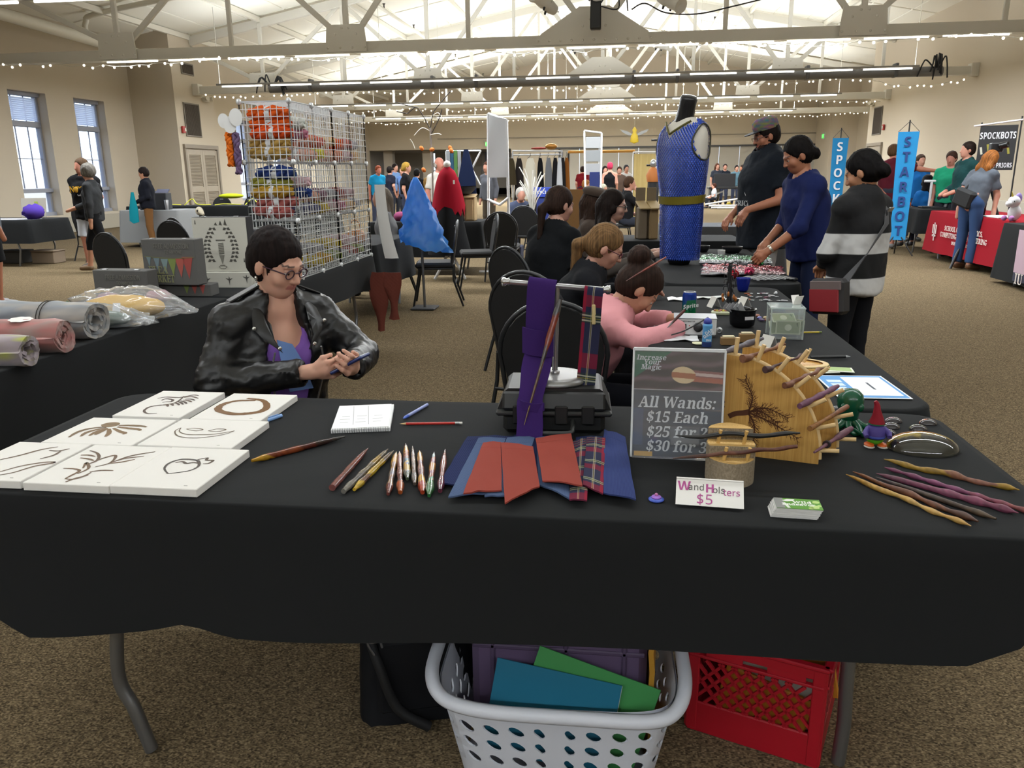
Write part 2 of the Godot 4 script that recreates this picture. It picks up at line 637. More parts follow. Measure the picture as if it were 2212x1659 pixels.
func window(n: int,at: Vector3,w: float) -> void:
	var fm := mh("8f929c",0.55)
	var o := struct("window_%d" % n,MB.new().box(at+V(-0.3,2.72,0),V(0.14,0.14,w),Basis(),0.01),fm,"tall white-framed window in three lights")
	for y in [0.49,1.09,3.44]:
		obj("window_sill" if y < 1.2 else "window_frame",MB.new().box(at+V(-0.27,y,0),V(0.2,0.1,w),Basis(),0.01),fm,o)
	for s in [-1,1]:
		obj("window_frame",MB.new().box(at+V(-0.3,1.96,s*(w/2 - 0.04)),V(0.12,3.0,0.08),Basis(),0.01),fm,o)
	for q in [[0.54,1.05],[1.14,2.65],[2.79,3.39]]:
		obj("pane",MB.new().box(at+V(-0.32,(q[0]+q[1])/2,0),V(0.012,q[1] - q[0],w - 0.16)),glass(0.1),o)
	for s in [-1,1]:
		obj("muntin",MB.new().box(at+V(-0.3,1.9,s*w/6),V(0.025,1.5,0.02)),fm,o)
		obj("muntin",MB.new().box(at+V(-0.3,3.09,s*w/6),V(0.025,0.6,0.02)),fm,o)
	obj("muntin",MB.new().box(at+V(-0.3,1.88,0),V(0.025,0.02,w - 0.16)),fm,o)
	# pulled blind of the top light
	var bm := mat(Color(0.86,0.9,0.95),0.7)
	if not mats.has("blind"):
		var b: StandardMaterial3D = bm.duplicate()
		b.backlight_enabled = true
		b.backlight = Color(0.95,0.97,1.0)
		mats["blind"] = b
	for k in 11:
		obj("blind_slat",MB.new().box(at+V(-0.255,2.83+k*0.05,0),V(0.004,0.047,w - 0.22)),mats["blind"],o)
func wall_grille(at: Vector3,turn: float,w: float,h: float,label: String) -> void:
	var t := thing("wall_grille",label,"grille",at,turn)
	obj("backing",MB.new().box(V(0,0,0.004),V(w,h,0.008)),mh("3a332c",0.9),t)
	var fm := mh("6d655a",0.6)
	for s in [-1,1]:
		obj("frame",MB.new().box(V(s*w/2,0,0.012),V(0.04,h+0.04,0.024),Basis(),0.004),fm,t)
		obj("frame",MB.new().box(V(0,s*h/2,0.012),V(w - 0.04,0.04,0.024),Basis(),0.004),fm,t)
	var bar := MB.new().box(V(0,0,0),V(0.012,h - 0.04,0.02)).done()
	for k in int(w/0.05):
		obj("slat",bar,mh("5a5046",0.7),t).position = V(-w/2+0.04+k*0.05,0,0.014)
func louvre_door(n: int,at: Vector3,turn: float,w: float) -> void:
	var fm := mh("84796a",0.6)
	var root := struct("door_%d" % n,MB.new().box(V(0,2.29,0.03),V(w+0.2,0.12,0.08),Basis(),0.008),fm,"taupe double door with louvred leaves")
	root.position = at
	root.rotation.y = turn
	for s in [-1,1]:
		obj("door_jamb",MB.new().box(V(s*(w/2+0.05),1.11,0.03),V(0.1,2.23,0.08),Basis(),0.008),fm,root)
	var lw := w/2 - 0.01
	var lm := mh("9b907f",0.6)
	var slat := MB.new().box(V(0,0,0),V(lw - 0.24,0.035,0.008),Basis(Vector3.RIGHT,0.7)).done()
	for s in [-1,1]:
		var leaf := obj("door_leaf",MB.new().box(V(s*w/4,1.1,0.008),V(lw,2.2,0.016)),lm,root)
		for e in [-1,1]:
			obj("stile",MB.new().box(V(s*w/4+e*(lw/2 - 0.06),1.1,0.025),V(0.12,2.2,0.03),Basis(),0.004),lm,leaf)
		for y in [0.12,1.0,2.12]:
			obj("rail",MB.new().box(V(s*w/4,y,0.025),V(lw - 0.24,0.16,0.03),Basis(),0.004),lm,leaf)
		for k in 42:
			var y := 0.24+k*0.044
			if absf(y - 1.0) > 0.1:
				obj("louvre",slat,lm,leaf).position = V(s*w/4,y,0.026)
func fire_alarm(at: Vector3,turn: float,label: String) -> void:
	var t := thing("fire_alarm",label,"alarm",at,turn)
	obj("case",MB.new().box(V(0,0,0.03),V(0.16,0.2,0.06),Basis(),0.01),mh("a32a22",0.5),t)
	obj("strobe",MB.new().box(V(0.03,0.0,0.07),V(0.05,0.1,0.03),Basis(),0.008),mh("e0dcd0",0.3),t)
func emergency_lamp(at: Vector3,turn: float,label: String) -> void:
	var t := thing("emergency_lamp",label,"lamp",at,turn)
	var m := mh("cfcabd",0.5)
	obj("case",MB.new().box(V(0,0,0.05),V(0.3,0.14,0.1),Basis(),0.015),m,t)
	for s in [-1,1]:
		obj("lamp_head",MB.new().lathe([Vector2(0,-0.06),Vector2(0.05,-0.05),Vector2(0.075,0.05),Vector2(0.065,0.05),Vector2(0,0.04)],T(V(s*0.14,0.02,0.16),80,s*25,0),14),m,t)
func exit_sign(at: Vector3,turn: float,label: String) -> void:
	var t := thing("exit_sign",label,"sign",at,turn)
	obj("case",MB.new().box(V(0,0,0),V(0.46,0.28,0.06),Basis(),0.01),mh("cfd3c8",0.5),t)
	obj("canopy",MB.new().box(V(0,0.17,0),V(0.6,0.05,0.1),Basis(),0.01),mh("b9b4a6",0.5),t)
	obj("face_panel",MB.new().box(V(0,0,0.033),V(0.4,0.22,0.006)),glow(Color(0.1,0.85,0.2),0.7),t)
	text("EXIT",0.15,Transform3D(Basis(),V(0,0,0.038)),glow(Color(0.6,1.0,0.6),1.1),t)
# ---------------------------------------------------------------- trusses, lamp rows, fairy lights
func bar(m: MB,a: Vector3,b: Vector3,w: float,d: float) -> MB:
	var t := (b - a).normalized()
	var bs := Basis(t.cross(Vector3.BACK).normalized(),t,Vector3.BACK)
	return m.box((a+b)/2,V(w,a.distance_to(b),d),bs,0.008)
func build_trusses() -> void:
	var steel := mh("cdc9be",0.6)
	var tin := mh("8e8c88",0.5)
	var tube := glow(Color(1.0,0.98,0.94),4.2)
	var tm := MB.new().tube([V(-0.59,0,0),V(0.59,0,0)],0.02,8).done()
	var ends := {4.65: "behind the tables",-2.7: "over the wand table",-10.05: "in front of the spotlights",-17.4: "carrying the projector and spotlights",-24.75: "with the thick grey pipe",-32.1: "behind the grey pipe",-39.45: "closest to the far wall"}
	for z in TRUSS:
		if z > -15.0:
			# beyond the upper edge of the picture: only the bottom chord
			var q := thing("roof_truss","white steel roof truss "+ends[z],"truss",V(AX,CHORD,z),0.0,"roof trusses")
			obj("bottom_chord",MB.new().box(V(-1.2,0.11,0),V(22.8,0.22,0.16),Basis(),0.01),steel,q)
			continue
		var xl := -13.2 if z == -24.75 else -14.6
		var xr := 9.6 if z > -34.0 else 11.7
		var t := thing("roof_truss","white steel roof truss "+ends[z],"truss",V(AX,CHORD,z),0.0,"roof trusses")
		obj("bottom_chord",MB.new().box(V((xl+xr)/2 - AX,0.11,0),V(xr - xl,0.22,0.13),Basis(),0.01),steel,t)
		obj("chord_flange",MB.new().box(V((xl+xr)/2 - AX,0.0,0),V(xr - xl,0.025,0.24)),steel,t)
		var ytop := func(x: float) -> float: return roof(AX+x) - 0.16 - CHORD
		for s in [-1,1]:
			var xe: float = (xl if s < 0 else xr) - AX
			obj("top_chord",bar(MB.new(),V(0,ytop.call(0.0),0),V(xe,ytop.call(xe),0),0.24,0.14),steel,t)
			for e in [[0,1]]:
				obj("seat_plate",MB.new().box(V(xe - s*0.1,0.12,0),V(0.2,0.34,0.3),Basis(),0.01),steel,t)
		for k in [-2,-1,0,1]:
			var x: float = k*5.15
			obj("web_post",bar(MB.new(),V(x,0.2,0.05),V(x,ytop.call(x),0.05),0.11,0.08),steel,t)
			for s in [-1,1]:
				var xu: float = x+s*2.57
				obj("web_diagonal",bar(MB.new(),V(x+s*0.12,0.3,-0.05),V(xu,ytop.call(xu),-0.05),0.11,0.08),steel,t)
		for k in [-2,-1,0,1]:
			var x: float = k*5.15+2.57
			obj("web_post",bar(MB.new(),V(x,0.2,0.0),V(x,ytop.call(x),0.0),0.09,0.07),steel,t)
			# gussets with bolt heads
		for k in [-2,-1,0,1]:
			var x: float = k*5.15
			var hw := 1.25 if k == 0 else 0.44
			var gh := 0.72 if k == 0 else 0.55
			var g := obj("gusset_plate",MB.new().prism(PackedVector2Array([Vector2(-hw,0.02),Vector2(hw,0.02),Vector2(hw*(0.98 if k else 0.85),0.24),Vector2(0.3 if k == 0 else 0.4,gh),Vector2(-0.3 if k == 0 else -0.4,gh),Vector2(-hw*(0.98 if k else 0.85),0.24)]),0.03,Transform3D(Basis(),V(x,0,0.1))),steel,t)
			for b in (11 if k == 0 else 4):
				obj("bolt",MB.new().ball(V(x - hw*0.9+b*hw*1.8/(10 if k == 0 else 3),0.1,0.13),V(0.025,0.025,0.014),Basis(),6,4),steel,g)
			for b in 4:
				obj("bolt",MB.new().ball(V(x+(b - 1.5)*0.15,0.36+(0.12 if b == 1 or b == 2 else 0.0),0.13),V(0.025,0.025,0.014),Basis(),6,4),steel,g)
		fairy_string(z,xl,xr,ends[z])
	for q in LAMPS:
		lamp_row(q[0],q[1] > 0.0,tm,tube,tin,q[3])
	# round grey stage pipe clamped in front of the second truss
	var pipe := thing("lighting_pipe","thick grey lighting pipe clamped along a truss","pipe",V(-0.6,3.92,-24.2))
	obj("pipe_tube",MB.new().tube([V(-9.9,0,0),V(9.1,0,0)],0.13,14),mh("6f6f70",0.4,0.3),pipe)
	for x in [-8.6,-4.9,-3.6,0.9,2.1,5.6,7.9]:
		obj("clamp",MB.new().box(V(x,0.05,0),V(0.09,0.36,0.32),Basis(),0.02),mh("4c4c4e",0.5),pipe)
	for q in [[-9.8,"loose black cable bundle at the end over the yarn cage"],[8.95,"loose black cable bundle at the end by the right wall"]]:
		var w := thing("cable_bundle",q[1],"cable",V(-0.6+q[0],3.95,-24.2))
		for k in 7:
			var a := rng.randf_range(-0.35,0.35)
			obj("cable",MB.new().tube(smooth_path([V(a*0.2,0.02,0.08),V(a*0.9,0.42 - absf(a)*0.5,0.12),V(a*1.2,0.15,0.16),V(a*1.5,-0.25+k*0.04,0.14)],5),0.02,5),mh("1c1c1e",0.6),w)
	# sprinkler pipes under the deck, running down the hall, with little heads
	for q in [[-7.2,"left of the ridge"],[-2.5,"just left of the ridge"],[3.3,"right of the ridge"]]:
		var p := thing("sprinkler_pipe","white sprinkler pipe under the ceiling "+q[1],"pipe",V(q[0],roof(q[0]) - 0.5,0))
		obj("pipe_tube",MB.new().tube([V(0,0,-46.8),V(0,0,-8.5)],0.05,8),mh("dedacd",0.5),p)
		for k in 10:
			obj("sprinkler_head",MB.new().lathe([Vector2(0.0,0.0),Vector2(0.025,0.02),Vector2(0.02,0.1),Vector2(0.05,0.14),Vector2(0,0.15)],Transform3D(Basis(),V(0,0.03,-11.0 - k*3.6)),8),mh("57534d",0.4,0.5),p)
	var fat := thing("air_duct_pipe","fat white pipe with elbows along the left wall","pipe",V(-13.9,4.75,-15))
	obj("pipe_tube",MB.new().tube([V(0,0.35,4.5),V(0.1,0.2,-3),V(0.3,0.0,-8.2)],0.14,12),mh("d8d4c6",0.5),fat)
	obj("pipe_elbow",MB.new().tube(smooth_path([V(0.2,0.1,-5.5),V(0.2,0.5,-5.5),V(0.7,0.72,-5.5),V(4.2,1.2,-5.5)],5),0.07,8),mh("d8d4c6",0.5),fat)
	obj("pipe_elbow",MB.new().tube(smooth_path([V(0.05,0.28,1.0),V(0.05,0.5,1.0),V(0.3,0.62,1.0)],5),0.08,8),mh("d8d4c6",0.5),fat)
	projector()
	for q in [[-1.55,4.62,-17.0,-38,-20,"white stage spotlight left of the black projector"],[0.85,4.58,-17.0,42,25,"white stage spotlight right of the black projector"],[-1.4,4.85,-24.4,-55,-14,"white stage spotlight over the grey pipe on the left side"],[1.0,4.85,-24.4,55,14,"white stage spotlight over the grey pipe on the right side"]]:
		spotlight(V(q[0],q[1],q[2]),q[3],q[4],q[5])
func lamp_row(z: float,up: bool,tm: ArrayMesh,tube: Material,tin: Material,where: String) -> void:
	var t := thing("lamp_row","row of white fluorescent tubes "+where,"lamp",V(-2.0,3.85,z),0.0,"fluorescent lamp rows")
	obj("channel",MB.new().box(V(0,0.045,0),V(18.8,0.05,0.09),Basis(),0.008),tin,t)
	for k in 13:
		obj("fluorescent_tube",tm,tube,t).position = V(-9.3+0.66+k*1.44,-0.005,0.02)
	if up:
		for x in [-9.3,-4.6,0.0,4.6,9.3]:
			obj("hanger_rod",MB.new().tube([V(x,0.06,0),V(x,roof(x - 2.0) - 3.85,0)],0.008,5),mh("d0ccc0",0.5),t)
func fairy_string(z: float,xl: float,xr: float,where: String) -> void:
	var t := thing("fairy_lights","string of tiny white fairy lights under the truss "+where,"fairy lights",V(0,CHORD - 0.02,z+0.1),0.0,"fairy light strings")
	var pts := []
	var bulbs := MB.new()
	var x := xl+0.4
	var y := 0.0
	while x < xr - 0.2:
		y = -0.05+0.05*sin(x*1.3)+rng.randf_range(-0.04,0.03)
		if z == -24.75 and x > 6.5:
			y -= 0.16*sin((x - 6.5)/3.0*PI)
		pts.append(V(x,y,0))
		if rng.randf() < 0.86:
			bulbs.ball(V(x+rng.randf_range(-0.03,0.03),y - 0.02,0.01),Vector3.ONE*0.028,Basis(),5,4)
		x += rng.randf_range(0.13,0.3)
	obj("wire",MB.new().tube(pts,0.006,4),mh("c9c5b8",0.6),t)
	obj("bulbs",bulbs,glow(Color(1.0,0.97,0.9),3.0),t).set_meta("kind","stuff")
func projector() -> void:
	var t := thing("projector_mount","black hanging box and column with cable loops on the truss centre","projector",V(-0.62,4.4,-16.95))
	var bm := mh("17181a",0.4)
	obj("column",MB.new().box(V(-0.12,1.05,0),V(0.2,0.9,0.16),Basis(),0.02),mh("1d2a2c",0.3),t)
	obj("case",MB.new().box(V(0.06,-0.02,0.02),V(0.21,0.56,0.2),Basis(),0.02),bm,t)
	var cm := mh("202124",0.6)
	for q in [[V(-0.2,0.6,0.1),V(-0.22,0.35,0.12),V(-0.05,0.2,0.13)],[V(-0.08,0.62,0.1),V(-0.12,0.38,0.14),V(0.05,0.22,0.14)],[V(0.15,0.1,0.12),V(0.5,0.05,0.14),V(0.42,0.5,0.14),V(0.28,0.72,0.12),V(0.55,0.75,0.1),V(0.68,0.0,0.1)],[V(0.75,0.02,0.12),V(1.0,0.12,0.12),V(1.4,-0.06,0.12),V(2.0,-0.1,0.12),V(2.6,0.0,0.12),V(3.4,0.16,0.12)],[V(0.28,0.6,0.12),V(0.24,0.3,0.14),V(0.16,0.15,0.14)]]:
		obj("cable",MB.new().tube(smooth_path(q,6),0.014,5),cm,t)
	obj("cable_loop",MB.new().tube(smooth_path([V(-0.12,0.35,0.14),V(0.05,0.2,0.16),V(0.24,0.26,0.15),V(0.12,0.38,0.14)],6),0.02,6),mh("b9b9bb",0.5),t)
	obj("plug_strip",MB.new().box(V(0.34,0.5,0.12),V(0.1,0.22,0.08),Basis(Vector3(0,0,1),0.5),0.01),bm,t)
func spotlight(at: Vector3,yaw: float,tilt: float,label: String) -> void:
	var t := thing("stage_spotlight",label,"spotlight",at,deg_to_rad(yaw))
	t.rotation.x = deg_to_rad(tilt)
	var m := mh("c4c1b8",0.5)
	obj("body",MB.new().lathe([Vector2(0,-0.3),Vector2(0.1,-0.28),Vector2(0.13,-0.1),Vector2(0.11,0.0),Vector2(0.13,0.05),Vector2(0.12,0.25),Vector2(0.15,0.34),Vector2(0.14,0.35),Vector2(0.0,0.3)],T(Vector3.ZERO,90,0,0),16),m,t)
	obj("yoke",MB.new().tube([V(-0.16,0,0),V(-0.16,0.2,0),V(0.16,0.2,0),V(0.16,0,0)],0.014,6),m,t)
	for q in [V(0.05,-0.14,0.05),V(-0.03,-0.15,-0.08),V(0.0,0.13,0.15)]:
		obj("knob",MB.new().lathe([Vector2(0.0,-0.03),Vector2(0.02,-0.03),Vector2(0.025,0.03),Vector2(0,0.03)],Transform3D(Basis(),q),8),mh("2a2a2a",0.6),t)
# ---------------------------------------------------------------- draped folding tables
func black_cloth() -> StandardMaterial3D:
	if not mats.has("blackcloth"):
		var m: StandardMaterial3D = cloth(Color(0.112,0.117,0.122),"table",500.0,0.012).duplicate()
		m.rim_enabled = true
		m.rim = 0.12
		mats["blackcloth"] = m
	return mats["blackcloth"]
func drape(x0: float,x1: float,z0: float,z1: float,top: float,hem: Callable,flare := 0.05,fold := 0.012,freq := 9.0,rc := 0.05) -> MB:
	var per := []
	var nor := []
	var step := 0.045
	var segs := [[V(x1,0,z1+rc),V(x1,0,z0 - rc),V(1,0,0)],[V(x1 - rc,0,z0),V(x0+rc,0,z0),V(0,0,1)],[V(x0,0,z0 - rc),V(x0,0,z1+rc),V(-1,0,0)],[V(x0+rc,0,z1),V(x1 - rc,0,z1),V(0,0,-1)]]
	for s in 4:
		var a: Vector3 = segs[s][0]
		var b: Vector3 = segs[s][1]
		var cnt := maxi(int(a.distance_to(b)/step),2)
		for k in cnt+1:
			per.append(a.lerp(b,float(k)/cnt))
			nor.append(segs[s][2])
		var nb: Vector3 = segs[(s+1) % 4][2]
		for k in range(1,6):
			var nn: Vector3 = (segs[s][2] as Vector3).slerp(nb,k/6.0)
			per.append(b - segs[s][2]*rc+nn*rc)
			nor.append(nn)
	var ctr := V((x0+x1)/2,top,(z0+z1)/2)
	var rows := []
	for f in [0.02,0.5,0.9,0.985]:
		var r := []
		for k in per.size():
			var p: Vector3 = per[k]
			r.append(ctr.lerp(V(p.x,top,p.z),f)+V(0,0.0016*noise.get_noise_2d(p.x*f*2.0,p.z*f*2.0),0))
		rows.append(r)
	var r2 := []
	for k in per.size():
		r2.append(V(per[k].x,top - 0.004,per[k].z)+nor[k]*0.004)
	rows.append(r2)
	var nd := 9
	for d in range(1,nd+1):
		var r := []
		var run := 0.0
		for k in per.size():
			if k > 0:
				run += per[k].distance_to(per[k - 1])
			var p: Vector3 = per[k]
			var bot: float = hem.call(p)
			var t := float(d)/nd
			var corner: float = 1.0 - absf(absf(nor[k].x) - absf(nor[k].z))
			var out := 0.008+flare*t*(top - bot)/0.5+fold*t*sin(run*freq+2.0*sin(run*2.3))+0.03*corner*t
			r.append(V(p.x,lerpf(top - 0.008,bot,t),p.z)+nor[k]*out)
		rows.append(r)
	return MB.new().grid(rows,true)
func folding_table(called: String,label: String,x0: float,x1: float,z0: float,z1: float,along_x := true,group := "black draped folding tables") -> Node3D:
	var ctr := V((x0+x1)/2,0,(z0+z1)/2)
	var t := thing(called,label,"table",ctr,0.0,group)
	var w := x1 - x0 - 0.02
	var d := z0 - z1 - 0.02
	obj("table_top",MB.new().box(V(0,TOP - 0.03,0),V(w,0.04,d),Basis(),0.01),mh("a79a86",0.7),t)
	var gm := mh("8d9095",0.35,0.85)
	var lx := w/2 - 0.32 if along_x else w/2 - 0.06
	var lz := d/2 - 0.06 if along_x else d/2 - 0.32
	for sx in [-1,1]:
		for sz in [-1,1]:
			# tubular leg: kinks outwards at knee height
			var foot := V(sx*lx,0.004,sz*(lz - 0.0))
			var k := V(sx*(lx+(0.05 if along_x else 0.0)),0.27,sz*(lz+(0.0 if along_x else 0.05)))
			var up := V(sx*(lx - (0.05 if along_x else 0.0)),TOP - 0.05,sz*(lz - (0.0 if along_x else 0.05)))
			obj("leg",MB.new().tube(smooth_path([foot,k.lerp(foot,0.3),k,k.lerp(up,0.3),up],5),0.0145,8),gm,t)
	for s in [-1,1]:
		var a := V(s*(lx - 0.03),0.55,-lz) if along_x else V(-lx,0.55,s*(lz - 0.03))
		var b := V(s*(lx - 0.03),0.55,lz) if along_x else V(lx,0.55,s*(lz - 0.03))
		obj("brace",MB.new().tube([a,b],0.01,6),gm,t)
	return t
func build_tables() -> void:
	var cl := black_cloth()
	# the wand table
	var wt := folding_table("folding_table","folding table with galvanised legs under the wand display",-1.55,0.88,-1.49,-2.29)
	# its front legs stand where the photo shows them: kinked, feet splayed
	for c in wt.get_children():
		if c.name.begins_with("leg"):
			wt.remove_child(c)
			c.free()
	var gm := mh("8d9095",0.35,0.85)
	for q in [[-0.82,0.30],[-0.82,-0.27],[0.9,0.14],[0.9,-0.29]]:
		var x: float = q[0]
		var z: float = q[1]
		var s := signf(x)
		obj("leg",MB.new().tube(smooth_path([V(x,0.003,z),V(x+(-0.03 if s < 0 else 0.004),0.12,z),V(x+(-0.06 if s < 0 else 0.0),0.22,z),V(x+(-0.03 if s < 0 else -0.004),0.45,z),V(x+(0.0 if s < 0 else -0.01),0.71,z)],6),0.0165,10),gm,wt)
	var hem := func(p: Vector3) -> float:
		var h := 0.445
		var front := clampf((p.z+2.29)/0.8,0,1)
		var pts := [[-1.6,0.5],[-1.40,0.452],[-1.316,0.408],[-1.02,0.437],[-0.935,0.459],[-0.83,0.437],[-0.36,0.455],[0.08,0.473],[0.44,0.478],[0.68,0.488],[0.80,0.545],[0.92,0.62]]
		for k in pts.size() - 1:
			if p.x >= pts[k][0] and p.x <= pts[k+1][0]:
				h = lerpf(pts[k][1],pts[k+1][1],(p.x - pts[k][0])/(pts[k+1][0] - pts[k][0]))
		if p.x > 0.8:
			h = 0.5+0.1*front
		return lerpf(0.5,h,front)
	tag(obj("tablecloth",drape(-1.56,0.89,-1.48,-2.295,TOP,hem,0.035,0.009,7.0,0.07),cl),"black cloth over the wand display table","tablecloth","black tablecloths")
	# the side table that runs away from it, then the armour table
	folding_table("folding_table","folding table under the black cloth with soda can and money box",0.15,0.88,-2.36,-4.86,false)
	tag(obj("tablecloth",drape(0.13,0.92,-2.33,-4.9,TOP - 0.002,func(p): return 0.36+0.05*sin(p.z*3.0),0.05,0.012,9.0,0.1),cl),"black cloth over the side table with soda can and money box","tablecloth","black tablecloths")
	folding_table("folding_table","folding table under the scale armour display",0.31,1.06,-4.98,-7.2,false)
	tag(obj("tablecloth",drape(0.29,1.1,-4.95,-7.25,TOP+0.004,func(p): return 0.3+0.05*sin(p.z*4.0),0.05,0.012,9.0,0.1),cl),"black cloth over the scale armour table","tablecloth","black tablecloths")
	# wool seller's tables on the left
	folding_table("folding_table","folding table under the rolled wool batts",-2.99,-2.22,-1.95,-4.2,false)
	folding_table("folding_table","folding table under the wire cage of yarn",-2.99,-2.12,-4.35,-6.7,false)
	tag(obj("tablecloth",drape(-3.02,-2.2,-1.9,-4.28,TOP,func(p): return 0.06+0.02*sin(p.z*3.0),0.03,0.02,7.0,0.06),cl),"black cloth under the rolled wool batts, hanging almost to the floor","tablecloth","black tablecloths")
	tag(obj("tablecloth",drape(-3.04,-2.1,-4.3,-6.72,TOP+0.002,func(p): return (0.5 if p.x > -2.5 else 0.3)+0.08*(p.z+5.5)*0.3,0.03,0.014,7.0,0.06),cl),"black cloth under the wire cage of yarn","tablecloth","black tablecloths")
# ---------------------------------------------------------------- wands
func wand(called: String,label: String,a: Vector3,b: Vector3,prof: Array,cols: Array,opt := {}) -> MeshInstance3D:
	var n: int = opt.get("n",34)
	var sides := 9
	var mb := MB.new()
	mb.tint = true
	var pts := []
	var rad := []
	var dir := (b - a).normalized()
	var side := dir.cross(Vector3.UP).normalized()
	var wig: float = opt.get("wig",0.0)
	var wf: float = opt.get("wf",2.0)
	for k in n+1:
		var t := float(k)/n
		var f := t*(prof.size() - 1)
		var i := mini(int(f),prof.size() - 2)
		var u := f - i
		u = u*u*(3 - 2*u)
		rad.append(lerpf(prof[i],prof[i+1],u))
		pts.append(a.lerp(b,t)+side*wig*sin(t*TAU*wf)+Vector3.UP*wig*0.5*cos(t*TAU*wf*0.8))
	mb.tube(pts,rad,sides)
	var nz: float = opt.get("patch",14.0)
	for k in mb.v.size():
		var t := clampf((mb.v[k] - a).dot(dir)/a.distance_to(b),0,1)
		var g := t*cols.size()+0.7*noise.get_noise_3dv(mb.v[k]*nz*6.0)
		var ci := clampi(int(floor(g)),0,cols.size() - 1)
		var col: Color = cols[ci]
		mb.c[k] = (col*(0.86+0.25*noise.get_noise_3dv(mb.v[k]*Vector3(90,90,90)))).srgb_to_linear()
	var o := obj(called,mb,vmat(opt.get("rough",0.45)))
	return tag(o,label,"wand",opt.get("group","")) as MeshInstance3D
func cl(a: Array) -> Array:
	return a.map(func(h): return Color.html(h))
